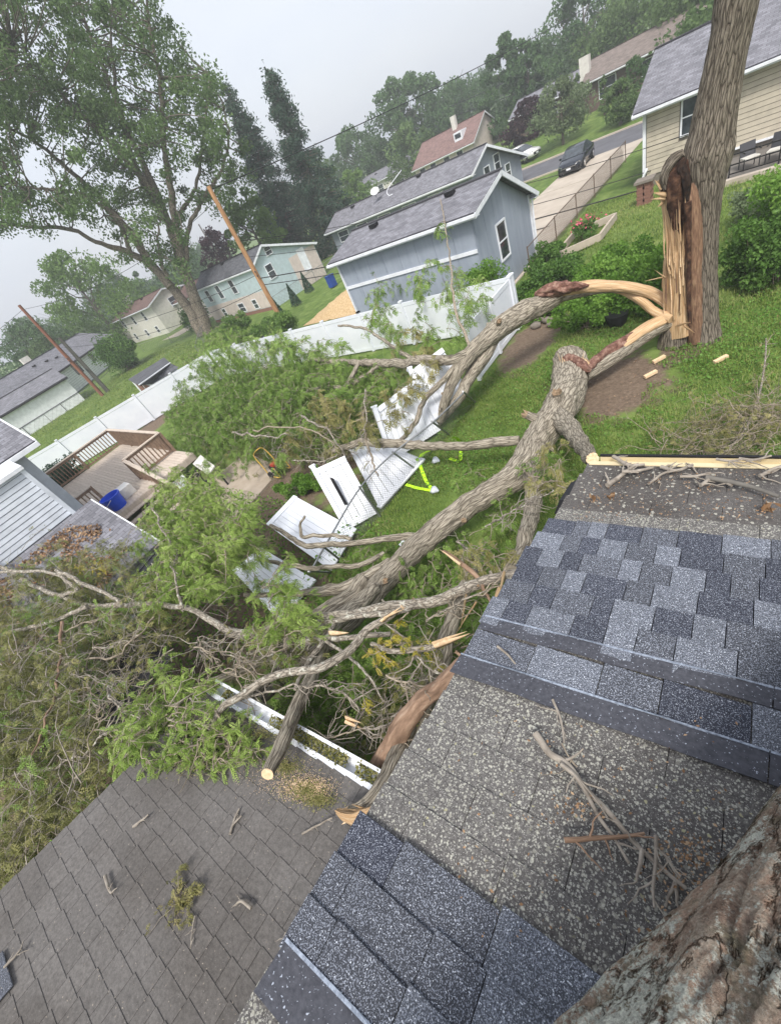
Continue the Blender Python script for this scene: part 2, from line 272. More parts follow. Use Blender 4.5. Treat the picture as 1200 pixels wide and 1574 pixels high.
def add_dirt(m, patches, cols):
    """bare earth showing through the turf: soft irregular patches (x, y, rx, ry)"""
    nt = m.node_tree; L = nt.links.new; bs = [n for n in nt.nodes if n.type == 'BSDF_PRINCIPLED'][0]; c0 = bs.inputs['Base Color'].links[0].from_socket
    g = nt.nodes.new('ShaderNodeNewGeometry'); nz = _n(nt, 'ShaderNodeTexNoise', Scale=1.6, Detail=7, Roughness=.65); L(g.outputs['Position'], nz.inputs['Vector']); mn = None
    for (x, y, rx, ry) in patches:
        a = nt.nodes.new('ShaderNodeVectorMath'); a.operation = 'SUBTRACT'; L(g.outputs['Position'], a.inputs[0]); a.inputs[1].default_value = (x, y, 0)
        b = nt.nodes.new('ShaderNodeVectorMath'); b.operation = 'DIVIDE'; L(a.outputs[0], b.inputs[0]); b.inputs[1].default_value = (rx, ry, 1e3)
        l = nt.nodes.new('ShaderNodeVectorMath'); l.operation = 'LENGTH'; L(b.outputs[0], l.inputs[0])
        if mn is None: mn = l.outputs['Value']
        else:
            q = nt.nodes.new('ShaderNodeMath'); q.operation = 'MINIMUM'; L(mn, q.inputs[0]); L(l.outputs['Value'], q.inputs[1]); mn = q.outputs[0]
    q = nt.nodes.new('ShaderNodeMath'); q.operation = 'MULTIPLY_ADD'; L(nz.outputs[0], q.inputs[0]); q.inputs[1].default_value = 1.5; L(mn, q.inputs[2])
    r = _ramp(nt, [(.78, (1, 1, 1)), (.90, (0, 0, 0))]); h = nt.nodes.new('ShaderNodeMath'); h.operation = 'MULTIPLY'; L(q.outputs[0], h.inputs[0]); h.inputs[1].default_value = .5; L(h.outputs[0], r.inputs[0])
    n2 = _n(nt, 'ShaderNodeTexNoise', Scale=14, Detail=8, Roughness=.7); L(g.outputs['Position'], n2.inputs['Vector']); rc = _ramp(nt, cols); L(n2.outputs[0], rc.inputs[0])
    mx = nt.nodes.new('ShaderNodeMix'); mx.data_type = 'RGBA'; L(r.outputs[0], mx.inputs[0]); L(c0, mx.inputs[6]); L(rc.outputs[0], mx.inputs[7]); L(mx.outputs[2], bs.inputs['Base Color'])
add_dirt(MT['grass'], [(-3.0, 10.7, 1.5, 1.7), (-6.3, 13.8, .9, 2.2), (-12.8, 0, 6.5, 7.0), (-11.5, 6.2, 2.8, 1.6), (-29.5, 9, 1.5, 5), (-1.6, 12.2, .6, .5)], [(.3, (.085, .06, .042)), (.55, (.17, .125, .09)), (.75, (.27, .21, .155))])

# ------------------------------------------------------------------ mesh builder
ROOTLOC = {}
class MB:
    def __init__(s): s.v = []; s.f = {}; s.n = 0; s.uv = []; s.r = []; s.hasuv = False; s.hasr = False; s.fs = []
    def add(s, V, Fc, uv=None, rnd=None, smooth=False):
        V = np.asarray(V, float).reshape(-1, 3); s.v.append(V)
        s.uv.append(np.zeros((len(V), 2)) if uv is None else np.asarray(uv, float).reshape(-1, 2)); s.hasuv |= uv is not None
        s.r.append(np.zeros(len(V)) if rnd is None else np.asarray(rnd, float)); s.hasr |= rnd is not None
        Fc = np.asarray(Fc, np.int64) + s.n; s.fs.append((Fc, smooth)); s.n += len(V)
    def box(s, a, b):
        x0, y0, z0 = np.minimum(a, b); x1, y1, z1 = np.maximum(a, b)
        V = [(x0, y0, z0), (x1, y0, z0), (x1, y1, z0), (x0, y1, z0), (x0, y0, z1), (x1, y0, z1), (x1, y1, z1), (x0, y1, z1)]
        s.hexa(V)
    def hexa(s, V, uv=None):
        s.add(V, [(0, 3, 2, 1), (4, 5, 6, 7), (0, 1, 5, 4), (1, 2, 6, 5), (2, 3, 7, 6), (3, 0, 4, 7)], uv=uv)
    def slab(s, quad, t, up=None):
        """quad: 4 points (ccw from above); thickness t downwards along its normal"""
        q = np.asarray(quad, float); n = np.cross(q[2] - q[0], q[3] - q[1]); n /= np.linalg.norm(n)
        if up is not None and n @ np.asarray(up) < 0: n = -n
        u = q[1] - q[0]; u = u / np.linalg.norm(u); w = np.cross(n, u)
        uv = np.stack([(q - q[0]) @ u, (q - q[0]) @ w], 1)
        s.hexa(np.vstack([q - n * t, q]), uv=np.vstack([uv, uv]))
    def beam(s, a, b, w, h, up=(0, 0, 1)):
        a = np.asarray(a, float); b = np.asarray(b, float); d = b - a; l = np.linalg.norm(d); d /= l
        up = np.asarray(up, float)
        if abs(d @ up) > .95: up = np.array([0, 1., 0]) if abs(d[1]) < .9 else np.array([1., 0, 0])
        sd = np.cross(d, up); sd /= np.linalg.norm(sd); u = np.cross(sd, d)
        c = [(-w / 2, -h / 2), (w / 2, -h / 2), (w / 2, h / 2), (-w / 2, h / 2)]
        V = [a + sd * i + u * j for i, j in c] + [b + sd * i + u * j for i, j in c]
        s.add(V, [(0, 3, 2, 1), (4, 5, 6, 7), (0, 1, 5, 4), (1, 2, 6, 5), (2, 3, 7, 6), (3, 0, 4, 7)])
    def build(s, name, material, parent=None, **k):
        me = bpy.data.meshes.new(name)
        V = np.vstack(s.v); off = ROOTLOC.get(parent.name, (0, 0, 0)) if parent else (0, 0, 0)
        if parent is None and 'origin' in k: off = k.pop('origin')
        V = V - np.asarray(off, float)
        tot = [len(f) for f, _ in s.fs]; loops = np.concatenate([f.ravel() for f, _ in s.fs])
        sizes = np.concatenate([np.full(len(f), f.shape[1]) for f, _ in s.fs])
        starts = np.concatenate([[0], np.cumsum(sizes)[:-1]])
        me.vertices.add(len(V)); me.vertices.foreach_set('co', V.ravel())
        me.loops.add(len(loops)); me.loops.foreach_set('vertex_index', loops.astype(np.int32))
        me.polygons.add(len(sizes)); me.polygons.foreach_set('loop_start', starts.astype(np.int32))
        sm = np.concatenate([np.full(len(f), sv) for f, sv in s.fs]); me.polygons.foreach_set('use_smooth', sm)
        if s.hasuv:
            uv = np.vstack(s.uv)[loops]; l = me.uv_layers.new(name='UVMap'); l.data.foreach_set('uv', uv.ravel())
        if s.hasr:
            a = me.attributes.new('rnd', 'FLOAT', 'POINT'); a.data.foreach_set('value', np.concatenate(s.r))
        me.update(calc_edges=True); me.validate()
        me.materials.append(material)
        o = bpy.data.objects.new(name, me); COL.objects.link(o)
        if parent: o.parent = parent
        o.location = (0, 0, 0) if parent else off
        wl = np.asarray(off, float); ROOTLOC[o.name] = tuple(wl)
        for a, b in k.items(): o[a] = b
        return o
def thing(name, label, cat, loc=(0, 0, 0), group=None):
    o = bpy.data.objects.new(name, None); COL.objects.link(o); o.location = tuple(float(a) for a in loc); o.empty_display_size = .2
    ROOTLOC[o.name] = tuple(float(a) for a in loc); o['label'] = label; o['category'] = cat
    if group: o['group'] = group
    return o
def tag(o, label, cat, group=None):
    o['label'] = label; o['category'] = cat
    if group: o['group'] = group
    return o
def box_part(name, a, b, m, parent, **k):
    mb = MB(); mb.box(a, b); return mb.build(name, m, parent, **k)
def beam_part(name, a, b, w, h, m, parent, up=(0, 0, 1), **k):
    mb = MB(); mb.beam(a, b, w, h, up); return mb.build(name, m, parent, **k)

def resample(pts, n):
    pts = np.asarray(pts, float)
    if len(pts) < 3:
        t = np.linspace(0, 1, n)[:, None]; return pts[0] * (1 - t) + pts[-1] * t
    Q = np.vstack([2 * pts[0] - pts[1], pts, 2 * pts[-1] - pts[-2]])
    seg = len(pts) - 1; t = np.linspace(0, seg - 1e-9, n); i = t.astype(int); f = (t - i)[:, None]
    p0, p1, p2, p3 = Q[i], Q[i + 1], Q[i + 2], Q[i + 3]
    return .5 * ((2 * p1) + (-p0 + p2) * f + (2 * p0 - 5 * p1 + 4 * p2 - p3) * f ** 2 + (-p0 + 3 * p1 - 3 * p2 + p3) * f ** 3)
def tube(mb, pts, radii, seg=12, n=None, noise=0., ridge=0., wob=0., cap=True, squash=None, seed=0, nscale=1.):
    """tube through pts with radii; UV in metres"""
    n = n or max(8, len(pts) * 6)
    C = resample(pts, n); rr = resample(np.asarray(radii, float).reshape(-1, 1).repeat(3, 1), n)[:, 0]
    T = np.gradient(C, axis=0); T /= np.linalg.norm(T, axis=1)[:, None] + 1e-9
    ref = np.array([0, 0, 1.]) if abs(T[0][2]) < .8 else np.array([0, 1., 0])
    N = np.zeros_like(C); v = ref - T[0] * (ref @ T[0]); v /= np.linalg.norm(v)
    for i in range(n):
        v = v - T[i] * (v @ T[i]); v /= np.linalg.norm(v); N[i] = v
    B = np.cross(T, N); ln = np.concatenate([[0], np.cumsum(np.linalg.norm(np.diff(C, axis=0), axis=1))])
    if wob: C = C + N * (wob * fbm(ln * 3.1, ln * 0, 4, seed + 5))[:, None] + B * (wob * fbm(ln * 3.1, ln * 0 + 9, 4, seed + 6))[:, None]
    th = np.linspace(0, 2 * PI, seg + 1); TH, LN = np.meshgrid(th, ln); RR = rr[:, None] * np.ones(seg + 1)
    cx, sx = np.cos(TH), np.sin(TH)
    if noise: RR = RR * (1 + noise * fbm(cx * 1.7 * nscale + 7 + LN * .6, sx * 1.7 * nscale + LN * 1.7 * nscale, 4, seed))
    if ridge:
        k = max(6, int(2 * PI * rr.mean() / .07)); a = TH / (2 * PI) * k
        w = vnoise(cx * 3 + LN * 1.1, sx * 3 + LN * .8, seed + 3) * 1.6
        RR = RR + ridge * (np.abs(np.sin((a + w) * PI)) - .5) * (.6 + .4 * vnoise(LN * 3, TH * 2, seed + 4))
    sq = squash or (1, 1)
    V = C[:, None, :] + (N[:, None, :] * (cx * RR * sq[0])[..., None] + B[:, None, :] * (sx * RR * sq[1])[..., None])
    uv = np.stack([TH * max(rr.mean(), .01), LN], -1)
    i = np.arange(n - 1)[:, None] * (seg + 1) + np.arange(seg)[None]; Fq = np.stack([i, i + 1, i + seg + 2, i + seg + 1], -1).reshape(-1, 4)
    mb.add(V.reshape(-1, 3), Fq, uv=uv.reshape(-1, 2), smooth=True)
    if cap:
        for e, fl in ((0, 1), (n - 1, 0)):
            ring = V[e][:-1]; c = ring.mean(0); k = len(ring); VV = np.vstack([ring, c]); idx = np.arange(k)
            Fc = np.stack([idx, (idx + 1) % k, np.full(k, k)], 1)
            if fl: Fc = Fc[:, ::-1]
            mb.add(VV, Fc, uv=np.zeros((k + 1, 2)))
    return C, rr, V
def capdisc(mb, ring, out=.0):
    ring = ring[:-1]; c = ring.mean(0); k = len(ring); idx = np.arange(k)
    mb.add(np.vstack([ring, c]), np.stack([idx, (idx + 1) % k, np.full(k, k)], 1))
def endcap(C, V, end, name, m, parent, rough=.0, jag=0.):
    """slightly proud cut face on a tube end"""
    e = -1 if end else 0; d = (C[-1] - C[-3]) if end else (C[0] - C[2]); d = d / np.linalg.norm(d)
    ring = V[e][:-1]; c = ring.mean(0); ring = c + (ring - c) * .99 + d * .004
    k = len(ring); inner = c + (ring - c) * .5 + d * (jag * np.abs(vnoise(np.arange(k) * 1.7, np.arange(k) * .3, 3)))[:, None]
    jr = ring + d * (jag * 1.5 * np.maximum(0, vnoise(np.arange(k) * 2.3, np.arange(k) * .9, 5)))[:, None]
    idx = np.arange(k); mb = MB(); VV = np.vstack([ring, jr, inner, c + d * (.006 + jag * .3)])
    q = lambda a, b: np.stack([idx + a * k, (idx + 1) % k + a * k, (idx + 1) % k + b * k, idx + b * k], 1)
    mb.add(VV, np.vstack([q(0, 1), q(1, 2)])); mb.add(VV, np.stack([idx + 2 * k, (idx + 1) % k + 2 * k, np.full(k, 3 * k)], 1))
    return mb.build(name, m, parent)
def multitube(mb, Pth, Rd, seg=4):
    """Pth (n,k,3), Rd (n,k)"""
    n, k, _ = Pth.shape
    if n == 0: return
    T = np.gradient(Pth, axis=1); T /= np.linalg.norm(T, axis=2, keepdims=True) + 1e-9
    ref = np.tile(np.array([.31, .52, .79]), (n, 1)); v = np.cross(T.mean(1), ref); v /= np.linalg.norm(v, axis=1, keepdims=True) + 1e-9
    N = np.repeat(v[:, None], k, 1); N -= T * (N * T).sum(2, keepdims=True); N /= np.linalg.norm(N, axis=2, keepdims=True) + 1e-9; B = np.cross(T, N)
    th = np.arange(seg) / seg * 2 * PI
    V = Pth[:, :, None] + Rd[:, :, None, None] * (N[:, :, None] * np.cos(th)[None, None, :, None] + B[:, :, None] * np.sin(th)[None, None, :, None])
    a = np.arange(n)[:, None, None] * k * seg; i = np.arange(k - 1)[None, :, None] * seg; j = np.arange(seg)[None, None]; j2 = (j + 1) % seg
    Fq = np.stack([a + i + j, a + i + j2, a + i + seg + j2, a + i + seg + j], -1).reshape(-1, 4)
    mb.add(V.reshape(-1, 3), Fq, uv=np.zeros((n * k * seg, 2)), smooth=True)
def unit(a): return a / (np.linalg.norm(a, axis=-1, keepdims=True) + 1e-9)
def fronds(mb, Pp, D, Ln, rnd, pairs=6, width=.42, droop=.35, lf=.42):
    """pinnate leaves: leaflets are folded diamonds"""
    n = len(Pp)
    if n == 0: return
    D = unit(D); up = np.array([0, 0, 1.]) + RNG.normal(0, .5, (n, 3)); S = unit(np.cross(D, up)); 
    for k in range(pairs):
        t = (k + .6) / pairs; base = Pp + D * (Ln * t)[:, None] + np.array([0, 0, -1.]) * (Ln * droop * t * t)[:, None]
        prof = lf * math.sin(PI * (.18 + .7 * t)); l = Ln * prof
        for sgn in (-1, 1):
            o = unit(S * sgn + D * .45 + RNG.normal(0, .18, (n, 3)) + np.array([0, 0, -.35]))
            w = unit(np.cross(o, np.cross(S, D)) ) * (l * width * .5)[:, None]
            tip = base + o * l[:, None]; mid = base + o * (l * .45)[:, None] + np.array([0, 0, .02]) * Ln[:, None]
            V = np.stack([base, mid - w, tip, mid + w], 1).reshape(-1, 3); i = np.arange(n)[:, None] * 4
            mb.add(V, i + np.array([[0, 1, 2, 3]]), rnd=np.repeat(np.clip(rnd + RNG.normal(0, .08, n), 0, 1), 4))
def leaves(mb, Pp, size, rnd, flat_=.5, aspect=.6):
    n = len(Pp); N = unit(RNG.normal(0, 1, (n, 3)) * np.array([1, 1, flat_]) + np.array([0, 0, .35])); A = unit(np.cross(N, RNG.normal(0, 1, (n, 3)))); B = np.cross(N, A)
    s = np.asarray(size)[:, None] if np.ndim(size) else size
    V = np.stack([Pp - A * s * .5, Pp - B * s * .5 * aspect + N * s * .1, Pp + A * s * .5, Pp + B * s * .5 * aspect + N * s * .08], 1).reshape(-1, 3)
    mb.add(V, np.arange(n)[:, None] * 4 + np.array([[0, 1, 2, 3]]), rnd=np.repeat(np.clip(rnd, 0, 1), 4))
def paths(S, D, Ln, k=6, droop=.3, wob=.12):
    n = len(S); t = np.linspace(0, 1, k)[None, :, None]
    Dn = unit(D)[:, None]; p = S[:, None] + Dn * Ln[:, None, None] * t - np.array([0, 0, 1.]) * droop * Ln[:, None, None] * t ** 2
    w = RNG.normal(0, 1, (n, k, 3)); w = np.cumsum(w, 1) * (wob / math.sqrt(k)) * Ln[:, None, None]; w -= w[:, :1]
    return p + w
def tangle(starts, dirs, L1, n2, L2, leafmb, twigmb, r1=.008, fl=.22, fdens=5, droop=.3, rlo=0, rhi=1, leafy=1., pairs=6, k=6, zmin=None, seg=4, fw=.42, L1v=.4, lf=.42):
    """twigs from starts, sub-twigs with fronds"""
    n = len(starts); Ln = L1 * (1 + RNG.uniform(-L1v, L1v, n)); A = paths(starts, dirs, Ln, k, droop)
    if zmin is not None: A[..., 2] = np.maximum(A[..., 2], zmin + RNG.uniform(0, .06, A[..., 2].shape))
    taper = np.linspace(1, .35, k)[None] * (r1 * Ln / L1)[:, None]; multitube(twigmb, A, taper, seg)
    m = n * n2; idx = np.repeat(np.arange(n), n2); tt = RNG.uniform(.15, 1, m) * (k - 1); i0 = np.minimum(tt.astype(int), k - 2); f = (tt - i0)[:, None]
    S2 = A[idx, i0] * (1 - f) + A[idx, i0 + 1] * f; d0 = unit(A[idx, i0 + 1] - A[idx, i0]); D2 = unit(d0 * .8 + RNG.normal(0, .6, (m, 3)))
    l2 = L2 * RNG.uniform(.5, 1.3, m); Bp = paths(S2, D2, l2, 5, droop, .1)
    if zmin is not None: Bp[..., 2] = np.maximum(Bp[..., 2], zmin + RNG.uniform(0, .05, Bp[..., 2].shape))
    multitube(twigmb, Bp, np.linspace(.5, .2, 5)[None] * r1 * np.ones((m, 1)), 3)
    keep = np.where(RNG.uniform(0, 1, m) < leafy)[0]
    if fdens and len(keep):
        q = len(keep) * fdens; j = np.repeat(keep, fdens); t = RNG.uniform(.1, 1, q) * 4; i0 = np.minimum(t.astype(int), 3); f = (t - i0)[:, None]
        S3 = Bp[j, i0] * (1 - f) + Bp[j, i0 + 1] * f; d = unit(Bp[j, i0 + 1] - Bp[j, i0]); D3 = unit(d * .6 + RNG.normal(0, .7, (q, 3)) + np.array([0, 0, -.25]))
        clump = RNG.uniform(rlo, rhi, n)[idx[j]]
        fronds(leafmb, S3, D3, fl * RNG.uniform(.6, 1.2, q), clump * .7 + .3 * RNG.uniform(rlo, rhi, q), pairs, fw, .35, lf)
def along(C, n, lo=.0, hi=1.):
    t = RNG.uniform(lo, hi, n) * (len(C) - 1); i = np.minimum(t.astype(int), len(C) - 2); f = (t - i)[:, None]
    return C[i] * (1 - f) + C[i + 1] * f, unit(C[i + 1] - C[i])
def inell(ells, n, zlo, zhi):
    w = np.array([e[2] * e[3] for e in ells], float); w /= w.sum(); c = RNG.choice(len(ells), n, p=w); a = RNG.uniform(0, 2 * PI, n); r = np.sqrt(RNG.uniform(0, 1, n))
    out = []
    for q in range(n):
        e = ells[c[q]]; z0, z1 = (e[4], e[5]) if len(e) > 4 else (zlo, zhi)
        out.append(P(e[0] + math.cos(a[q]) * r[q] * e[2], e[1] + math.sin(a[q]) * r[q] * e[3], RNG.uniform(z0, z1)))
    return np.array(out)
def struct(o): o['kind'] = 'structure'; return o
# ================================================================== SETTING
def ground_z(x, y):
    t = np.clip((np.asarray(y, float) - 53.6) / 16, 0, 1); return 1.2 * t * t * (3 - 2 * t)
gx = np.concatenate([np.linspace(-900, -90, 12), np.linspace(-85, 30, 60), np.linspace(40, 900, 12)]); gy = np.concatenate([np.linspace(-300, -20, 8), np.linspace(-15, 80, 96), np.linspace(90, 1500, 14)])
X_, Y_ = np.meshgrid(gx, gy); Z_ = ground_z(X_, Y_) - .0
near = (X_ > -34) & (X_ < 10) & (Y_ > -6) & (Y_ < 30)
Z_ = Z_ + near * .04 * fbm(X_ * .5, Y_ * .5, 3, 11) - .04 * near
mb = MB(); nx = len(gx); i = np.arange(len(gy) - 1)[:, None] * nx + np.arange(nx - 1)[None]
mb.add(np.stack([X_, Y_, Z_], -1).reshape(-1, 3), np.stack([i, i + 1, i + nx + 1, i + nx], -1).reshape(-1, 4), smooth=True)
struct(mb.build('ground', MT['grass']))
def sheet(name, poly, z, m, n=None, jag=0.):
    poly = np.asarray(poly, float)
    if n:
        Q = []
        for k in range(len(poly)):
            a, b = poly[k], poly[(k + 1) % len(poly)]
            for t in np.linspace(0, 1, n, endpoint=False): Q.append(a * (1 - t) + b * t)
        Q = np.array(Q); c = Q.mean(0); Q = Q + (Q - c) * (jag * fbm(np.arange(len(Q)) * .9, np.arange(len(Q)) * .37, 3, 21))[:, None]; poly = Q
    mb = MB(); c = poly.mean(0); k = len(poly); idx = np.arange(k)
    V = np.vstack([np.c_[poly, np.full(k, z)], [c[0], c[1], z]]); mb.add(V, np.stack([idx, (idx + 1) % k, np.full(k, k)], 1))
    return struct(mb.build(name, m))
mb = MB(); mb.box((-220, 45.4, -.1), (120, 53.0, .012)); struct(mb.build('road', MT['asphalt']))
mb = MB(); mb.box((-220, 53.0, -.1), (120, 53.35, .12)); struct(mb.build('kerb', MT['concrete']))
mb = MB(); mb.box((-220, 45.15, -.1), (-14.8, 45.4, .1)); mb.box((-9.2, 45.15, -.1), (120, 45.4, .1)); struct(mb.build('kerb', MT['concrete']))
for k, (a, b) in enumerate([(18.5, 23.9), (24, 30.4), (30.5, 37.4), (37.5, 45.38)]):
    mb = MB(); mb.box((-14.7 if a > 22 else -9.8, a, -.1), (-9.35, b, .022)); struct(mb.build('driveway', MT['concrete']))
mb = MB(); mb.slab([(-16.4, 3.2, .05), (-12.2, 3.2, .05), (-12.6, 6.0, .05), (-15.8, 6.6, .05)], .1, (0, 0, 1)); struct(mb.build('patio', MT['patio']))
sheet('path', [(-66, 27.6), (-60.5, 27.6), (-58, 34), (-63, 34)], .02, MT['concrete'])

# chips pile beside the garage
def mound(name, cx, cy, rx, ry, h, m, seed=0, n=26, rot=0.):
    u = np.linspace(-1, 1, n); U, V_ = np.meshgrid(u, u); rr = np.sqrt(U ** 2 + V_ ** 2) + .12 * fbm(U * 3, V_ * 3, 3, seed)
    Z = np.maximum(0, 1 - rr) ** .9 * h * (1 + .25 * fbm(U * 5, V_ * 5, 3, seed + 2)) - .02
    c, s = math.cos(rot), math.sin(rot)
    mb = MB(); i = np.arange(n - 1)[:, None] * n + np.arange(n - 1)[None]
    mb.add(np.stack([cx + (U * rx) * c - (V_ * ry) * s, cy + (U * rx) * s + (V_ * ry) * c, Z], -1).reshape(-1, 3), np.stack([i, i + 1, i + n + 1, i + n], -1).reshape(-1, 4), smooth=True)
    return mb.build(name, m, origin=(cx, cy, 0))
tag(mound('wood_chip_pile', -22.9, 23.0, 3.4, 2.4, 1.1, MT['chips'], 3), 'long orange pile of wood chips beside the blue-grey garage', 'wood chips')

# ================================================================== HOUSES
def house(name, label, cat, p, wall, roof, trim=None, wins=(), vents=(), siding=None, group=None, base=None, gutter=True, thick=.16, wall_gable=None):
    x, y, rot, Ln, w, zw, sl, oh, ou, zb, vr, zwf = [p[k] for k in 'x y rot L w zw sl oh ou zb vr zwf'.split()]
    c, s = math.cos(rot), math.sin(rot); trim = trim or MT['white']
    T = lambda u, v, z: np.array([x + u * c - v * s, y + u * s + v * c, z])
    t = thing(name, label, cat, T(Ln / 2, 0, zb), group)
    zr = zw + sl * (w / 2 + vr); slf = (zr - zwf) / (w / 2 - vr); h = w / 2
    prof = [(-h, zb - .3), (h, zb - .3), (h, zwf - .03), (vr, zr - .06), (-h, zw - .03)]
    mb = MB()
    A = [T(0, a, b) for a, b in prof]; B = [T(Ln, a, b) for a, b in prof]; V = np.array(A + B)
    mb.add(V, [(k, (k + 1) % 5, (k + 1) % 5 + 5, k + 5) for k in range(5)]); mb.add(V, [(4, 3, 2, 1, 0), (5, 6, 7, 8, 9)]); mb.build('wall', wall, t)
    e = h + oh; ze = zw - oh * sl; zef = zwf - oh * slf
    rf = None
    for sgn, (ve, zz) in ((-1, (-e, ze)), (1, (e, zef))):
        mb = MB(); tv = thick
        q = [T(-ou, ve, zz + .02), T(Ln + ou, ve, zz + .02), T(Ln + ou, vr, zr + .02), T(-ou, vr, zr + .02)]
        if sgn > 0: q = [q[1], q[0], q[3], q[2]]
        q = np.array([a + np.array([0, 0, .05]) for a in q]); mb.slab(q, .06, (0, 0, 1)); rf0 = mb.build('roof', roof, t); rf = rf or rf0
        # fascia along the eave and barge boards on the gables
        beam_part('fascia', T(-ou, ve - sgn * .0, zz - .07), T(Ln + ou, ve, zz - .07), .04, .16, trim, t)
        for uu in (-ou + .02, Ln + ou - .02):
            a = T(uu, ve, zz - .04); b = T(uu, vr, zr - .04); beam_part('barge_board', a, b, .05, .18, trim, t)
        # soffit
        mb = MB(); mb.slab([T(-ou, ve, zz - .10), T(Ln + ou, ve, zz - .10), T(Ln + ou, sgn * (h - .02), zz - .10), T(-ou, sgn * (h - .02), zz - .10)], .02, (0, 0, 1)); mb.build('soffit', trim, t)
        if gutter:
            beam_part('gutter', T(-ou, ve + sgn * .08, zz - .03), T(Ln + ou, ve + sgn * .08, zz - .03), .11, .10, trim, t)
    mb = MB(); mb.beam(T(-ou, vr, zr + .085), T(Ln + ou, vr, zr + .085), .3, .05); mb.build('ridge_cap', roof, t)
    def on(face, a, z, d):
        if face == 'N': return T(a, -h - d, z)
        if face == 'F': return T(a, h + d, z)
        if face == 'R': return T(Ln + d, a, z)
        return T(-d, a, z)
    for wd in wins:
        face, a, z, ww, hh = wd[:5]; kind = wd[5] if len(wd) > 5 else 'window'
        mb = MB(); fw = .07
        def bar(a0, a1, z0, z1, d0, d1, mbx):
            V = [on(face, a0, z0, d0), on(face, a1, z0, d0), on(face, a1, z0, d1), on(face, a0, z0, d1), on(face, a0, z1, d0), on(face, a1, z1, d0), on(face, a1, z1, d1), on(face, a0, z1, d1)]; mbx.hexa(V)
        if kind == 'panel':
            bar(a - ww / 2, a + ww / 2, z, z + hh, .0, .02, mb); mb.build('panel', wd[6], t); continue
        l, r_ = a - ww / 2, a + ww / 2
        bar(l - fw, l, z - fw, z + hh + fw, .0, .07, mb); bar(r_, r_ + fw, z - fw, z + hh + fw, .0, .07, mb)
        bar(l, r_, z - fw, z, .0, .08, mb); bar(l, r_, z + hh, z + hh + fw, .0, .07, mb)
        if kind != 'door': bar(l, r_, z + hh / 2 - .025, z + hh / 2 + .025, .02, .06, mb)
        fo = mb.build('window' if kind != 'door' else 'door', trim, t)
        mb = MB(); bar(l, r_, z, z + hh, .0, .035, mb); g = mb.build('pane' if kind != 'door' else 'door_leaf', MT['glass'] if kind != 'door' else MT['white'], t); g.parent = fo
    for uu, fr in vents:
        # roof vent on near slope
        v = -e + (vr + e) * fr; z = ze + (zr - ze) * fr + .1; mb = MB(); mb.beam(T(uu - .2, v, z + .07), T(uu + .2, v, z + .07), .32, .16); mb.build('roof_vent', MT['black'], t)
    if siding:
        face, u0, u1, z0, z1, st, m = siding
        k = 0; z = z0
        while z < z1:
            a, b = u0, u1; zt = min(z + st, z1)
            V = [on(face, a, z, .0), on(face, b, z, .0), on(face, b, z, .035), on(face, a, z, .035), on(face, a, zt - .025, .0), on(face, b, zt - .025, .0), on(face, b, zt - .025, .02), on(face, a, zt - .025, .02)]
            mb = MB(); mb.hexa(V); mb.build('siding_board', m, t); z += st
    return t, T, zr
D_ = dict
# --- blue-grey garage
G1 = D_(x=-17.3, y=20.21, rot=0., L=7.75, w=5.56, zw=3.73, sl=.23, oh=.3, ou=.4, zb=0, vr=-.3, zwf=2.76)
t, T, zr = house('garage', 'blue-grey panelled garage with light grey shingled roof next to the concrete driveway', 'garage', G1, MT['g1wall'], MT['r_grey'],
    wins=[('R', -.5, 1.25, .85, 1.35)], vents=[(1.6, .75), (6, .8)])
for k in range(6):                                  # sheet panels with recessed joints
    a0 = -2.7 + k * .92; mb = MB(); V = []
    def zt(v): return (3.73 + .23 * (v + 2.78) if v < -.3 else 2.76 + (2.78 - v) * (4.3 - 2.76) / 3.08) - .12
    a1 = a0 + .90
    if k == 2:   # panel pieces over and under the window
        for (b0, b1, z0, z1, z2) in ((a0, a1, 0.05, 1.15, 1.15), (a0, a1, 2.72, zt(a0), zt(a1))):
            mb = MB(); mb.hexa([T(7.75, b0, z0), T(7.77, b0, z0), T(7.77, b1, z0), T(7.75, b1, z0), T(7.75, b0, z1), T(7.77, b0, z1), T(7.77, b1, z2), T(7.75, b1, z2)]); mb.build('wall_panel', MT['g1wall'], t)
        continue
    else: mb.hexa([T(7.75, a0, .05), T(7.77, a0, .05), T(7.77, a1, .05), T(7.75, a1, .05), T(7.75, a0, zt(a0)), T(7.77, a0, zt(a0)), T(7.77, a1, zt(a1)), T(7.75, a1, zt(a1))])
    mb.build('wall_panel', MT['g1wall'], t)
for k in range(8):
    a0 = .02 + k * .965; mb = MB(); mb.hexa([T(a0, -2.80, .1), T(a0 + .945, -2.80, .1), T(a0 + .945, -2.78, .1), T(a0, -2.78, .1), T(a0, -2.80, 3.55), T(a0 + .945, -2.80, 3.55), T(a0 + .945, -2.78, 3.55), T(a0, -2.78, 3.55)]); mb.build('wall_panel', MT['g1wall'], t)
beam_part('trim_band', T(0, -2.83, 2.35), T(7.75, -2.83, 2.35), .04, .14, MT['white'], t)
beam_part('corner_trim', T(-.01, -2.83, 0), T(-.01, -2.83, 3.6), .08, .08, MT['white'], t)
beam_part('corner_trim', T(7.79, 2.78, 0), T(7.79, 2.78, 2.7), .09, .09, MT['white'], t)
mb = MB(); tube(mb, [T(7.9, 3.05, 2.6), T(7.9, 2.85, 2.2), T(7.9, 2.83, .3), T(8.2, 2.83, .1)], [.05] * 4, 8); mb.build('downspout', MT['white'], t)
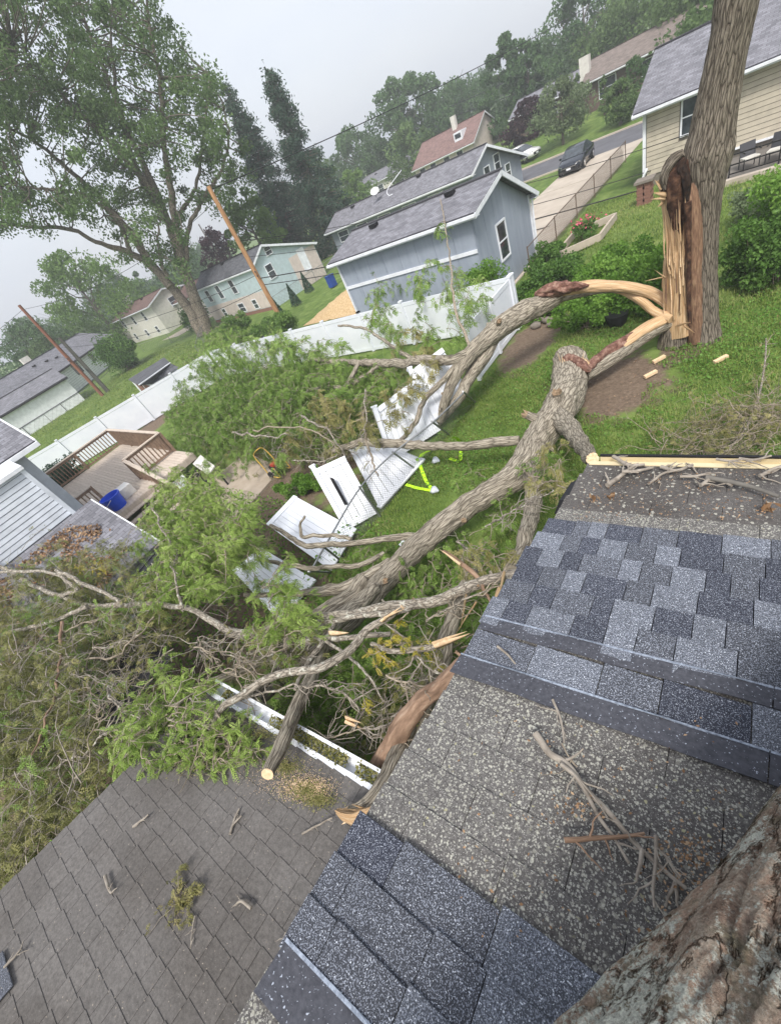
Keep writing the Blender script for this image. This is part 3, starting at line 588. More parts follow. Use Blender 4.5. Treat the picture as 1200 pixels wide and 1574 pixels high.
# --- grey house behind
G2 = D_(x=-38.54, y=44.13, rot=-.11, L=19., w=7.85, zw=3.1, sl=.45, oh=.5, ou=.51, zb=0, vr=-1.71, zwf=1.97)
t, T, zr = house('house', 'long grey house with wide gable overhang and satellite dish, behind the blue-grey garage', 'house', G2, MT['g2wall'], MT['r_grey'],
    wins=[('R', -1.6, 1.5, .8, 1.2), ('R', .1, 2.0, .8, 1.1), ('R', 1.6, 1.0, .7, 1.0)] + [('N', a, 1.6, 1.6, .9) for a in (2.0, 5.2, 8.6, 12., 15.2)], vents=[(3, .8), (12.5, .85)])
mb = MB(); a = T(7.6, -3.1, 3.95); tube(mb, [a, a + (0, 0, .5)], [.03, .03], 6); mb.build('dish_mast', MT['gal'], t)
mb = MB(); n_ = 20; th = np.arange(n_) / n_ * 2 * PI; cen = a + np.array([.1, -.1, .55]); nn = unit(np.array([.35, -.75, .55])); u_ = unit(np.cross(nn, (0, 0, 1.))); w_ = np.cross(nn, u_)
ring = cen + u_ * np.cos(th)[:, None] * .44 + w_ * np.sin(th)[:, None] * .34; ringb = ring - nn * .03
mb.add(np.vstack([ring, cen - nn * .09]), np.stack([np.arange(n_), (np.arange(n_) + 1) % n_, np.full(n_, n_)], 1), smooth=True)
mb.add(np.vstack([ringb, cen - nn * .13]), np.stack([(np.arange(n_) + 1) % n_, np.arange(n_), np.full(n_, n_)], 1), smooth=True); mb.build('satellite_dish', MT['white'], t)
mb = MB(); a = T(10.0, -3.4, 3.7); tube(mb, [a, a + (-.35, -.15, .05), a + (-.5, .2, .5), a + (.6, 1.6, 1.3)], [.035] * 4, 6, n=20); mb.build('conduit', MT['white'], t)
# --- others
R1 = D_(x=-49.1, y=80., rot=.0, L=11.0, w=9.9, zw=3.14, sl=.5, oh=.4, ou=.4, zb=0, vr=0, zwf=3.1)
t, T, zr = house('house', 'house with a large red-brown roof, small chimney and dormer, far beyond the grey house', 'house', R1, MT['pinkish'], MT['r_red'], wins=[('N', a, 1.4, 1.0, 1.3) for a in (1.5, 3.6, 6.2, 8.6)])
box_part('chimney', T(6.4, -.6, 5.0) - (.35, .35, 0), T(6.4, -.6, 6.9) + (.35, .35, 0), MT['offwhite'], t); mb = MB(); mb.box(T(8.2, -2.8, 3.8) - (.7, .9, 0), T(8.2, -2.8, 4.9) + (.7, .9, 0)); dm = mb.build('dormer', MT['white'], t)
mb = MB(); mb.box(T(8.2, -2.8, 4.15) - (.5, .93, 0), T(8.2, -2.8, 4.7) + (.5, -.8, 0)); g = mb.build('pane', MT['glass'], t); g.parent = dm
B1 = D_(x=-50.88, y=32.51, rot=-.1, L=13.69, w=7.91, zw=3.93, sl=.59, oh=.14, ou=.35, zb=0, vr=-2.04, zwf=3.01)
t, T, zr = house('house', 'pale teal and cream house with dark grey roof behind the leaning brown pole', 'house', B1, MT['teal'], MT['r_dark'],
    wins=[('N', 2.3, 2.3, .9, 1.15), ('N', 5.2, 2.3, .9, 1.25), ('N', 8.6, 2.35, .9, 1.25), ('N', 3.6, .45, .8, .8), ('N', 8, .5, 1.2, .8), ('N', 11, .5, .8, .8), ('R', -2.2, 2.3, .75, 1.15), ('R', -1.4, 4.1, .7, .6), ('R', 2.0, 1.3, .8, 1.9, 'door')] +
    [('R', 2.1, .0, 3.6, 3.0, 'panel', MT['pinkish']), ('N', 6.85, .35, 13.6, 1.5, 'panel', MT['pinkish']), ('N', 6.85, -.2, 13.68, .5, 'panel', MT['brick'])], vents=[(6, .85)])
W1 = D_(x=-86.46, y=34.97, rot=-.01, L=16.71, w=7.68, zw=4.31, sl=.32, oh=.56, ou=.36, zb=0, vr=-.91, zwf=4.)
t, T, zr = house('house', 'off-white two-storey house with brown roof left of the big tree trunk', 'house', W1, MT['offwhite'], MT['r_brown'],
    wins=[('N', a, 2.6, .9, 1.2) for a in (3.4, 8.0, 12.6)] + [('N', a, .5, .9, .9) for a in (4.3, 9.4, 13.8)] + [('R', -.3, 2.6, 1.1, 1.2)], vents=[(6.0, .8), (10.5, .8)])
box_part('chimney', T(1.2, 0, 4.8) - (.6, .5, 0), T(1.2, 0, 6.4) + (.6, .5, 0), MT['offwhite'], t)
W2 = D_(x=-69.5, y=37.5, rot=-.01, L=9., w=6., zw=3.0, sl=.4, oh=.4, ou=.4, zb=0, vr=0, zwf=3.)
t, T, zr = house('house', 'small cream wing with brown roof and orange door behind the big tree trunk', 'house', W2, MT['offwhite'], MT['r_brown'], wins=[('N', 2.2, 1.2, 1., 1.0), ('N', 5.2, .9, 1.0, 1.9, 'door')])
LA = D_(x=-61., y=1.5, rot=2.315, L=30., w=8.0, zw=3.15, sl=.5, oh=.35, ou=.4, zb=0, vr=0, zwf=3.15)
t, T, zr = house('house', 'long white sided house with grey roof behind the rust coloured pole', 'house', LA, MT['shadow_gap_grey'], MT['r_grey'], trim=MT['dark_metal'], wins=[('N', 17.5, 1.5, 1.5, 1.2), ('N', 22, 1.7, .9, .9)], vents=[(15, .7), (17, .6), (18.5, .5)],
    siding=('N', 8., 30, .1, 3.1, .25, MT['white']))
box_part('chimney', T(18, 1.2, 4.6) - (.5, .5, 0), T(18, 1.2, 5.9) + (.5, .5, 0), MT['offwhite'], t)
LB = D_(x=-61.3, y=-4.5, rot=1.52, L=17.0, w=6.0, zw=2.85, sl=.33, oh=.3, ou=.25, zb=0, vr=0, zwf=2.85)
t, T, zr = house('garage', 'long pale green stucco garage with grey roof at the left edge', 'garage', LB, MT['palegreen'], MT['r_grey'], trim=MT['dark_metal'])
beam_part('trim_band', T(0, -3.03, 1.0), T(17, -3.03, 1.0), .04, .05, MT['dark_metal'], t)
for u_ in (6, 10.5, 14.8): beam_part('trim_strip', T(u_, -3.03, .0), T(u_, -3.03, 1.0), .04, .05, MT['dark_metal'], t, up=(0, 1, 0))
# brown house on the hill
t, T, zr = house('house', 'low brown house with a white chimney on the rise across the street', 'house', D_(x=-19.5, y=71., rot=0.04, L=12.5, w=9., zw=3.9, sl=.3, oh=.6, ou=.5, zb=1.2, vr=0, zwf=3.9), MT['brownwall'], MT['r_tan'],
    wins=[('N', 2., 1.9, 1.6, 1.5), ('N', 6., 2.2, 1.4, 1.1), ('N', 10.4, 1.9, 1.8, 1.5)])
box_part('chimney', T(-.6, -2.5, 2.5) - (.5, .4, 0), T(-.6, -2.5, 5.9) + (.5, .4, 0), MT['offwhite'], t)
house('house', 'low grey roofed wing left of the white chimney on the rise', 'house', D_(x=-30.5, y=76., rot=0.04, L=10.2, w=8., zw=3.7, sl=.3, oh=.5, ou=.4, zb=1.0, vr=0, zwf=3.7), MT['brownwall'], MT['r_grey'], wins=[('N', 5., 1.9, 1.4, 1.2)])
# small far houses
house('house', 'tiny light blue gabled house far away beside the spruce', 'house', D_(x=-67, y=76, rot=-.9, L=6, w=4.6, zw=3.6, sl=.55, oh=.3, ou=.3, zb=0, vr=0, zwf=3.6), MT['s_grey'], MT['r_brown'], wins=[('R', 0, 2.0, .7, 1.3), ('N', 3, 2., .7, 1.)])
house('house', 'far white house with a long low grey roof under the wood', 'house', D_(x=-71, y=88, rot=.05, L=22, w=8, zw=3.6, sl=.33, oh=.4, ou=.4, zb=0, vr=0, zwf=3.6), MT['offwhite'], MT['r_grey'], wins=[('N', a, 1.6, 1.2, 1.2) for a in (3, 7, 12, 17)], vents=[(5, .7)])
# beige house on the right
BH = D_(x=-6.2, y=34.4, rot=.0, L=16., w=8.8, zw=3.45, sl=.36, oh=.5, ou=.45, zb=0, vr=0, zwf=3.4)
t, T, zr = house('house', 'beige horizontal sided house with grey roof behind the split trunk', 'house', BH, MT['gap'], MT['r_grey'], wins=[('N', 2.05, 1.75, .95, 1.3)], siding=None)
z = 0.55
while z < 3.3:
    for (u0, u1) in (((0.1, 1.45), (2.65, 5.3), (5.3, 10.5)) if 1.6 < z + .1 < 3.15 else ((0.1, 5.3), (5.3, 10.5))):
        mb = MB(); mb.hexa([T(u0, -4.44, z), T(u1, -4.44, z), T(u1, -4.4, z), T(u0, -4.4, z), T(u0, -4.425, z + .178), T(u1, -4.425, z + .178), T(u1, -4.4, z + .178), T(u0, -4.4, z + .178)]); mb.build('siding_board', MT['s_beige'], t)
    z += .2
mb = MB(); mb.hexa([T(.0, -4.43, 3.36), T(16, -4.43, 3.36), T(16, -4.4, 3.36), T(0, -4.4, 3.36), T(0, -4.43, 3.42), T(16, -4.43, 3.42), T(16, -4.4, 3.42), T(0, -4.4, 3.42)]); mb.build('frieze_board', MT['white'], t)
beam_part('corner_trim', T(0, -4.46, .6), T(0, -4.46, 3.3), .14, .1, MT['white'], t, up=(0, 1, 0))
mb = MB(); tube(mb, [T(.15, -4.55, .9), T(.1, -4.58, .8), T(-.05, -4.6, .5), T(-.1, -4.7, .1)], [.06] * 4, 8); mb.build('downspout', MT['white'], t)
mb = MB(); mb.hexa([T(4.4, -4.43, .1), T(16, -4.43, .1), T(16, -4.4, .1), T(4.4, -4.4, .1), T(4.4, -4.43, .48), T(16, -4.43, .48), T(16, -4.4, .48), T(4.4, -4.4, .48)]); mb.build('basement_wall', MT['stone'], t)
beam_part('sill_board', T(3.4, -4.5, .51), T(12, -4.5, .51), .12, .07, MT['white'], t)
mb = MB(); mb.box((-2.6, 26.5, -.1), (9, 29.95, .16)); struct(mb.build('patio', flat('patio_recess_shade', (.17, .155, .14), rough=.9)))  # slab coloured darker to paint in the shade of the recess
mb = MB(); mb.box((-2.65, 26.2, -.1), (9, 26.5, .18)); struct(mb.build('patio_edge', MT['concrete']))
# patio railing
t = thing('patio_railing', 'black metal railing along the patio of the beige house', 'railing', (0, 26.6, .18))
for xx in np.arange(-2.3, 5, 1.6): beam_part('post', (xx, 26.6, .16), (xx, 26.6, 1.0), .05, .05, MT['black'], t)
for zz in (.3, .62, .98): beam_part('rail', (-2.3, 26.6, zz), (4.1, 26.6, zz), .045, .045, MT['black'], t)
def patio_chair(x, y, rz, label):
    c, s = math.cos(rz), math.sin(rz); Q = lambda a, b, z: np.array([x + a * c - b * s, y + a * s + b * c, .18 + z])
    t = thing('patio_chair', label, 'chair', (x, y, .18), 'chairs behind the black railing')
    mb = MB(); mb.slab([Q(-.27, -.27, .42), Q(.27, -.27, .42), Q(.27, .27, .40), Q(-.27, .27, .40)], .04, (0, 0, 1)); mb.build('seat', MT['offwhite'], t)
    mb = MB(); mb.hexa([Q(-.27, .25, .4), Q(.27, .25, .4), Q(.27, .29, .4), Q(-.27, .29, .4), Q(-.27, .42, .88), Q(.27, .42, .88), Q(.27, .46, .88), Q(-.27, .46, .88)]); mb.build('backrest', MT['dark_metal'], t)
    for a in (-.27, .27):
        for b in (-.25, .27): beam_part('leg', Q(a, b, 0), Q(a, b, .42), .035, .035, MT['black'], t)
        beam_part('armrest', Q(a, -.25, .62), Q(a, .32, .64), .04, .03, MT['black'], t)
patio_chair(-1.7, 27.3, .4, 'grey patio chair nearest the split trunk'); patio_chair(-.85, 27.3, -.2, 'pale patio chair in the middle behind the black railing'); patio_chair(-.05, 27.3, -.5, 'patio chair with white cushion at the right edge')
# cooling unit pillar
t = thing('brick_pillar', 'small square brick pillar by the corner of the beige house', 'pillar', (-5.6, 27.2, 0))
for k in range(7):
    for (dx, dy) in ((-.16, -.16), (.16, -.16), (.16, .16), (-.16, .16)):
        o = k % 2 * .03; box_part('brick', (-5.6 + dx - .15 + o, 27.2 + dy - .15, k * .13), (-5.6 + dx + .15 - o, 27.2 + dy + .15, k * .13 + .12), MT['brick'], t)
box_part('cap_stone', (-6.0, 26.8, .92), (-5.2, 27.6, 1.02), MT['stone'], t)
# neighbour house, far left edge
NBX = -15.5
t = thing('house', 'grey-blue sided neighbouring house at the left edge beside the deck', 'house', (NBX - 3, -4, 0))
box_part('wall', (-19.5, -12, 0), (NBX, .68, 4.2), MT['shadow_gap_grey'], t)
z = 2.45
while z < 4.2:
    zt = min(z + .15, 4.2); mb = MB(); mb.hexa([(NBX, -9, z), (NBX + .035, -9, z), (NBX + .035, .68, z), (NBX, .68, z), (NBX, -9, zt - .02), (NBX + .022, -9, zt - .02), (NBX + .022, .68, zt - .02), (NBX, .68, zt - .02)]); mb.build('siding_board', MT['s_grey'], t); z += .15
beam_part('corner_trim', (NBX + .03, .72, 0), (NBX + .03, .72, 4.25), .12, .12, MT['s_grey'], t)
mb = MB(); mb.slab([(NBX + .15, -9, 4.28), (NBX + .15, .8, 4.28), (-19.5, .8, 4.32), (-19.5, -9, 4.32)], .1, (0, 0, 1)); mb.build('porch_top', MT['white'], t)
mb = MB(); mb.slab([(-17.2, -12, 4.38), (-17.2, 1.7, 4.38), (-23, 1.7, 6.2), (-23, -12, 6.2)], .1, (0, 0, 1)); mb.build('roof', MT['r_grey'], t)
mb = MB(); mb.beam((-17.15, -12, 4.27), (-17.15, 1.72, 4.27), .12, .14); mb.build('gutter', MT['white'], t)
beam_part('barge_board', (-17.2, 1.72, 4.33), (-23, 1.72, 6.15), .05, .16, MT['white'], t)
box_part('wall', (-26, -12, 0), (-17.6, 1.2, 4.3), MT['s_grey'], t)
mb = MB(); mb.slab([(NBX + .05, -6, 2.42), (NBX + .05, 1.3, 2.42), (-11.6, 1.3, 1.55), (-11.6, -6, 1.55)], .12, (0, 0, 1)); mb.build('lower_roof', MT['r_grey'], t)
mb = MB(); mb.beam((NBX + .05, 1.33, 2.36), (-11.6, 1.33, 1.49), .04, .16); mb.build('barge_board', MT['white'], t)
box_part('wall', (NBX, -5.8, 0), (-12.0, 1.1, 1.5), MT['s_grey'], t)

# shed
t = thing('shed', 'small dark roofed garden shed behind the left white fence', 'shed', P(235, 580, 0))
e0, e1 = P(197, 583, 1.75), P(252, 549, 1.75); r0, r1_ = P(214, 592, 2.15), P(262, 558, 2.15); n0, n1 = P(232, 590, 1.75), P(274, 564, 1.75)
for q in ([e0, e1, r1_, r0], [n0, n1, r1_, r0]):
    mb = MB(); mb.slab(q, .07, (0, 0, 1)); mb.build('roof', MT['r_dark'], t)
mb = MB(); mb.beam(r0 + (0, 0, .03), r1_ + (0, 0, .03), .12, .05); mb.build('ridge_cap', MT['white'], t)
dn = lambda p, f=.06: np.array([p[0] * (1 - f) + (e0[0] + n1[0]) / 2 * f, p[1] * (1 - f) + (e0[1] + n1[1]) / 2 * f, 0.])
mb = MB(); c4 = [dn(e0), dn(n0), dn(n1), dn(e1)]; mb.hexa(c4 + [p + (0, 0, 1.7) for p in c4]); mb.build('wall', MT['white'], t)
a_, b_ = dn(e0), dn(n0)
for f in (.18, .55): p0, p1 = a_ * (1 - f) + b_ * f, a_ * (.72 - f) + b_ * (f + .28); beam_part('door_leaf', p0 + (0, 0, .8), p1 + (0, 0, .8), .1, 1.4, MT['brick'], t)

# ================================================================== FENCES
def vinyl_fence(label, pts, h=1.83, panel=2.4, group=None, boards=False):
    t = thing('vinyl_fence', label, 'fence', (*pts[0], 0), group)
    for (a, b) in zip(pts[:-1], pts[1:]):
        a = np.array([*a, 0.]); b = np.array([*b, 0.]); Ln = np.linalg.norm(b - a); n = max(1, round(Ln / panel)); d = (b - a) / Ln; s = np.array([-d[1], d[0], 0])
        for k in range(n + 1):
            p = a + (b - a) * k / n; mb = MB(); mb.beam(p, p + (0, 0, h + .06), .127, .127, up=tuple(d)); po = mb.build('post', MT['whitepvc'], t)
            mb = MB(); mb.box(p + (-.08, -.08, h + .06), p + (.08, .08, h + .11)); c = mb.build('cap', MT['whitepvc'], t); c.parent = po
        for k in range(n):
            p = a + (b - a) * k / n + d * .07; q = a + (b - a) * (k + 1) / n - d * .07
            for zz in (.12, h - .06): beam_part('rail', p + (0, 0, zz), q + (0, 0, zz), .045, .15, MT['whitepvc'], t)
            if boards:
                m = int(np.linalg.norm(q - p) / .15); 
                for j in range(m):
                    u0 = p + (q - p) * (j + .02) / m; u1 = p + (q - p) * (j + .98) / m; mb = MB(); mb.beam(u0 + (0, 0, h / 2), u1 + (0, 0, h / 2), .022, h - .3); mb.build('board', MT['whitepvc'], t)
            else: beam_part('panel', p + (0, 0, h / 2), q + (0, 0, h / 2), .022, h - .3, MT['whitepvc'], t)
    return t
vinyl_fence('white vinyl privacy fence running behind the fallen crown to the garage corner', [(-7.2, 15.0), (-14.6, 14.7), (-22., 14.25), (-27.9, 13.9)])
vinyl_fence('white vinyl privacy fence behind the wooden deck, running off to the left', [(-28.0, 13.6), (-33.4, 1.6), (-34.8, -1.6)])
vinyl_fence('standing white vinyl fence section coming forward from the garage corner', [(-7.2, 14.8), (-7.15, 11.3)], panel=1.8, boards=True)
def fallen_panel(label, c4, nb=8, post=True, frame=True):
    """c4: corners top-left, top-right, bottom-right, bottom-left (world)"""
    c = np.array(c4); n = unit(np.cross(c[2] - c[0], c[3] - c[1])); n = n if n[2] > 0 else -n
    t = thing('fence_panel', label, 'fence panel', c.mean(0), 'broken white vinyl fence panels')
    L_ = lambda u, v: (c[0] * (1 - u) + c[1] * u) * (1 - v) + (c[3] * (1 - u) + c[2] * u) * v
    for j in range(nb):
        u0, u1 = (j + .03) / nb, (j + .97) / nb; mb = MB(); off = n * .004 * (j % 2)
        q = [L_(u0, .05) + off, L_(u1, .05) + off, L_(u1, .96) + off, L_(u0, .96) + off]; mb.slab(q, .024, n); mb.build('board', MT['whitepvc'], t)
    if frame:
        for v in (.03, .97): beam_part('rail', L_(0, v) + n * .01, L_(1, v) + n * .01, .15, .05, MT['whitepvc'], t, up=tuple(n))
    if post:
        a, b = L_(-.05, -.06), L_(-.05, 1.02); beam_part('post', a, b, .12, .12, MT['whitepvc'], t, up=tuple(n)); beam_part('cap', a - unit(b - a) * .05, a, .16, .16, MT['whitepvc'], t, up=tuple(n))
    return t
fallen_panel('white fence panel leaning back under the arching split limb', [P(580, 628, 1.5), P(646, 578, 1.5), P(676, 660, .1), P(606, 704, .1)], 9)
fallen_panel('cracked white fence panel just left of the standing fence section', [P(634, 570, 1.6), P(680, 536, 1.75), P(714, 590, .6), P(672, 640, .5)], 7)
fallen_panel('white fence panel with a long dark slot leaning over the chain-link fence', [P(486, 722, 1.5), P(530, 702, 1.5), P(578, 788, .12), P(536, 812, .12)], 4)
fallen_panel('white fence panel lying flat under the long horizontal limb', [P(534, 686, .5), P(596, 684, .5), P(652, 706, .12), P(584, 784, .10)], 8, post=False)
fallen_panel('flattened white fence panel with the forked branch lying across it', [P(410, 806, .75), P(452, 762, .75), P(548, 814, .12), P(510, 878, .12)], 8, post=False)
fallen_panel('lowest white fence panel, half buried under green leaves', [P(358, 878, .5), P(402, 842, .6), P(486, 892, .2), P(430, 956, .2)], 8, post=False)
# dark slot
mb = MB(); mb.slab([P(507, 734, 1.33), P(512, 736, 1.30), P(534, 776, .62), P(529, 776, .62)], .02, (0, 0, 1)); tag(mb.build('gap_strip', MT['black']), 'black slit torn in the leaning white fence panel', 'slit')
# chain-link fence
def chain_fence(label, rail, foot, name='chain_link_fence', cell=.10, posts=None, wire=.0034, m=None):
    rail = np.array(rail); foot = np.array(foot); m = m or MT['gal']
    t = thing(name, label, 'chain-link fence', foot[0])
    mb = MB(); tube(mb, rail, [.022] * len(rail), 8, n=len(rail) * 5); mb.build('top_rail', m, t)
    for k in (posts if posts is not None else range(len(rail))):
        mb = MB(); tube(mb, [foot[k], rail[k] + (0, 0, .05)], [.028, .028], 8, n=4); mb.build('post', m, t)
    Ln = np.linalg.norm(np.diff(foot, axis=0), axis=1); S = np.concatenate([[0], np.cumsum(Ln)]); H = np.linalg.norm(rail - foot, axis=1).mean()
    def at(s, h):
        s = np.clip(s, 0, S[-1]); i = np.clip(np.searchsorted(S, s, 'right') - 1, 0, len(S) - 2); f = ((s - S[i]) / Ln[i])[..., None]
        return (foot[i] * (1 - f) + foot[i + 1] * f) * (1 - h[..., None]) + (rail[i] * (1 - f) + rail[i + 1] * f) * h[..., None]
    mb = MB()
    for sg in (1, -1):
        s0 = np.arange(-H, S[-1] + H, cell); k = 9; hh = np.linspace(0.02, .98, k); ss = s0[:, None] + sg * hh[None] * H; ok = (ss.min(1) > 0) & (ss.max(1) < S[-1]); ss = ss[ok]
        if len(ss): multitube(mb, at(ss, np.tile(hh, (len(ss), 1))), np.full((len(ss), k), wire), 3)
    mb.build('wire_mesh', m, t, kind='stuff'); return t
chain_fence('sagging chain-link fence in front of the broken white panels', [P(476, 880, 1.0), P(498, 842, 1.05), P(553, 750, 1.1), P(604, 697, 1.1), P(664, 650, 1.15), P(712, 604, 1.15)],
            [P(508, 880, .03), P(524, 862, .03), P(584, 794, .03), P(640, 722, .03), P(690, 668, .03), P(730, 618, .03)])
chain_fence('rusty chain-link fence between the driveway and the lawn', [(-8.9, 20.6, 1.15), (-9.0, 24.5, 1.15), (-9.05, 28, 1.15), (-9.1, 31.5, 1.15), (-9.1, 35, 1.15), (-9.1, 38.6, 1.15)],
            [(-8.9, 20.6, 0), (-9.0, 24.5, 0), (-9.05, 28, 0), (-9.1, 31.5, 0), (-9.1, 35, 0), (-9.1, 38.6, 0)], cell=.12, wire=.005, m=flat('rusty_steel', (.14, .10, .075), rough=.8))
chain_fence('thin chain-link fence along the lawn left of the pale teal house', [(-66, 24.5, 1.1), (-58, 25.2, 1.1), (-50, 26.0, 1.1), (-44, 22, 1.1), (-38, 18, 1.1)], [(-66, 24.5, 0), (-58, 25.2, 0), (-50, 26.0, 0), (-44, 22, 0), (-38, 18, 0)], cell=.5, wire=.006)
chain_fence('low chain-link fence in front of the pale green garage', [(-56, 2, 1.1), (-56, 8, 1.1), (-55.6, 14.5, 1.1), (-64, 20, 1.1)], [(-56, 2, 0), (-56, 8, 0), (-55.6, 14.5, 0), (-64, 20, 0)], cell=.5, wire=.006)
chain_fence('chain-link fence by the road left of the blue-grey garage', [(-36.8, 27, 1.1), (-36.5, 33, 1.1), (-36.2, 39, 1.1)], [(-36.8, 27, 0), (-36.5, 33, 0), (-36.2, 39, 0)], cell=.4, wire=.006)

# ================================================================== DECK
DX0, DX1, DY0, DY1, DZ = -25.6, -17.1, 1.25, 5.25, 1.0
t = thing('deck', 'weathered wooden deck with railing and steps at left', 'deck', ((DX0 + DX1) / 2, (DY0 + DY1) / 2, 0))
n = 28
for k in range(n):
    y0 = DY0 + (DY1 - DY0) * k / n; box_part('deck_board', (DX0, y0 + .004, DZ - .035), (DX1, y0 + (DY1 - DY0) / n - .006, DZ + RNG.uniform(-.002, .002)), MT['deck'], t)
box_part('skirt_board', (DX1, DY0, DZ - .26), (DX1 + .04, DY1, DZ - .02), MT['deck'], t); box_part('skirt_board', (DX0, DY1, DZ - .26), (DX1, DY1 + .04, DZ - .02), MT['deck'], t)
for xx in np.linspace(DX0 + .2, DX1 - .2, 4):
    for yy in (DY0 + .2, DY1 - .1): beam_part('support_post', (xx, yy, 0), (xx, yy, DZ - .2), .14, .14, MT['rail'], t)
def railing(a, b, z0, h=.98, sp=.16, wide=.14, ends=True, slope=0.):
    a = np.array(a, float); b = np.array(b, float); Ln = np.linalg.norm(b - a); up0 = np.array([0, 0, 1.])
    beam_part('top_rail', a + up0 * h, b + up0 * h, wide, .04, MT['deck'], t); beam_part('rail', a + up0 * (h - .09), b + up0 * (h - .09), .04, .09, MT['rail'], t); beam_part('rail', a + up0 * .1, b + up0 * .1, .04, .09, MT['rail'], t)
    for k in range(int(Ln / sp) + 1):
        p = a + (b - a) * k * sp / Ln; beam_part('baluster', p + up0 * .05, p + up0 * (h - .03), .045, .045, MT['rail'], t)
    for k in range(int(Ln / 2.2) + 2):
        p = a + (b - a) * min(1, k / (int(Ln / 2.2) + 1)); beam_part('post', p - up0 * .25, p + up0 * (h - .01), .1, .1, MT['rail'], t)
railing((DX0 + .05, DY0 - .05, DZ), (DX0 + .05, DY1, DZ), DZ)
railing((DX0 + .1, DY1 - .03, DZ), (-18.9, DY1 - .03, DZ), DZ)
railing((-18.75, DY1, DZ), (-18.75, 3.45, DZ), DZ)
railing((-18.6, .95, DZ), (-18.6, 1.9, DZ), DZ)
# stairs going down towards +X
for k in range(5):
    z1 = DZ - .19 * (k + 1) + .01; x0 = DX1 + .04 + k * .30
    if z1 < .05: break
    box_part('step', (x0, 1.6, z1 - .04), (x0 + .28, 3.4, z1), MT['deck'], t)
railing((-18.7, 3.45, DZ), (-15.2, 3.42, .12), DZ, h=.95, sp=.3)
for yy in (1.55, 3.4): beam_part('stringer', (DX1 + .02, yy, DZ - .12), (DX1 + 1.45, yy, .02), .05, .24, MT['deck'], t)
# blue tub
bx, by = P(183, 782, DZ)[:2] + np.array([-.1, .1])
t = thing('bucket', 'bright blue plastic bucket standing on the deck', 'bucket', (bx, by, DZ)); nn_ = 28; th = np.linspace(0, 2 * PI, nn_, endpoint=False)
prof = [(.02, 0), (.27, 0), (.37, .52), (.40, .53), (.40, .49)] ; prof2 = [(.36, .53), (.26, .03), (.02, .03)]
mb = MB(); pr = prof + []; rings = [(r_, z_) for r_, z_ in [(.02, 0), (.27, 0), (.36, .50), (.385, .50), (.385, .55), (.35, .55), (.255, .03), (.02, .03)]]
V = np.array([[bx + r_ * math.cos(a), by + r_ * math.sin(a), DZ + z_] for r_, z_ in rings for a in th]); i = np.arange(len(rings) - 1)[:, None] * nn_; j = np.arange(nn_)[None]; j2 = (j + 1) % nn_
mb.add(V, np.stack([i + j, i + j2, i + nn_ + j2, i + nn_ + j], -1).reshape(-1, 4), smooth=False); mb.build('body', MT['blue'], t)
mb = MB(); tube(mb, [(bx + .39 * math.cos(a), by + .39 * math.sin(a) - .1 * math.sin((a - 3.6) / 2.2 * PI) * 0, DZ + .5 - .18 * math.sin((a - 3.4) / 2.6 * PI)) for a in np.linspace(3.4, 6.0, 7)], [.012] * 7, 6); mb.build('handle', MT['white'], t)
mb = MB(); mb.box((bx - .75, by + .35, DZ + .01), (bx - .15, by + .85, DZ + .4)); tag(mb.build('storage_bin', MT['glass'], origin=(bx, by, DZ)), 'clear plastic bin beside the blue bucket', 'bin'); bpy.data.objects['storage_bin'].active_material = mat('clear_plastic', [(.3, (.55, .53, .50)), (.7, (.7, .68, .65))], scale=5, rough=.3)
# things beside the deck
t = thing('grill', 'white and wood outdoor cart next to the deck steps', 'cart', (-16.2, 5.2, 0))
mb = MB(); mb.slab([P(296, 713, .95), P(308, 699, .95), P(330, 716, .9), P(320, 730, .9)], .05, (0, 0, 1)); mb.build('top', MT['offwhite'], t)
mb = MB(); mb.slab([P(262, 745, .6), P(280, 728, .6), P(296, 748, .55), P(280, 765, .55)], .05, (0, 0, 1)); mb.build('shelf', MT['white'], t)
for p_ in (P(298, 722, .9), P(330, 720, .85), P(316, 738, .85)): beam_part('leg', (p_[0], p_[1], 0), p_, .06, .06, MT['dark_metal'], t)
# small yellow-framed machine
g0 = P(432, 728, 0); t = thing('machine', 'small yellow framed pressure washer with a looped handle on the bare ground', 'pressure washer', g0)
box_part('engine', g0 + (-.22, -.16, .12), g0 + (.2, .18, .42), MT['black'], t); 
for s_ in (-.26, .26):
    mb = MB(); tube(mb, [g0 + (-.3, s_, .08), g0 + (.3, s_, .08), g0 + (.34, s_, .3), g0 + (.3, s_, .5)], [.02] * 4, 6); mb.build('frame_tube', MT['yellow'], t)
    mb = MB(); tube(mb, [g0 + (-.2, s_ - .04, .13), g0 + (-.2, s_ + .04, .13)], [.13, .13], 16, n=3); mb.build('wheel', MT['rubber'], t)
mb = MB(); tube(mb, [g0 + (-.3, -.26, .08), g0 + (-.35, -.26, .55), g0 + (-.5, -.22, .95), g0 + (-.52, 0, 1.02), g0 + (-.5, .22, .95), g0 + (-.35, .26, .55), g0 + (-.3, .26, .08)], [.02] * 7, 6, n=30); mb.build('handle', MT['yellow'], t)
box_part('tank', g0 + (-.12, -.12, .42), g0 + (.12, .12, .52), MT['red'], t)
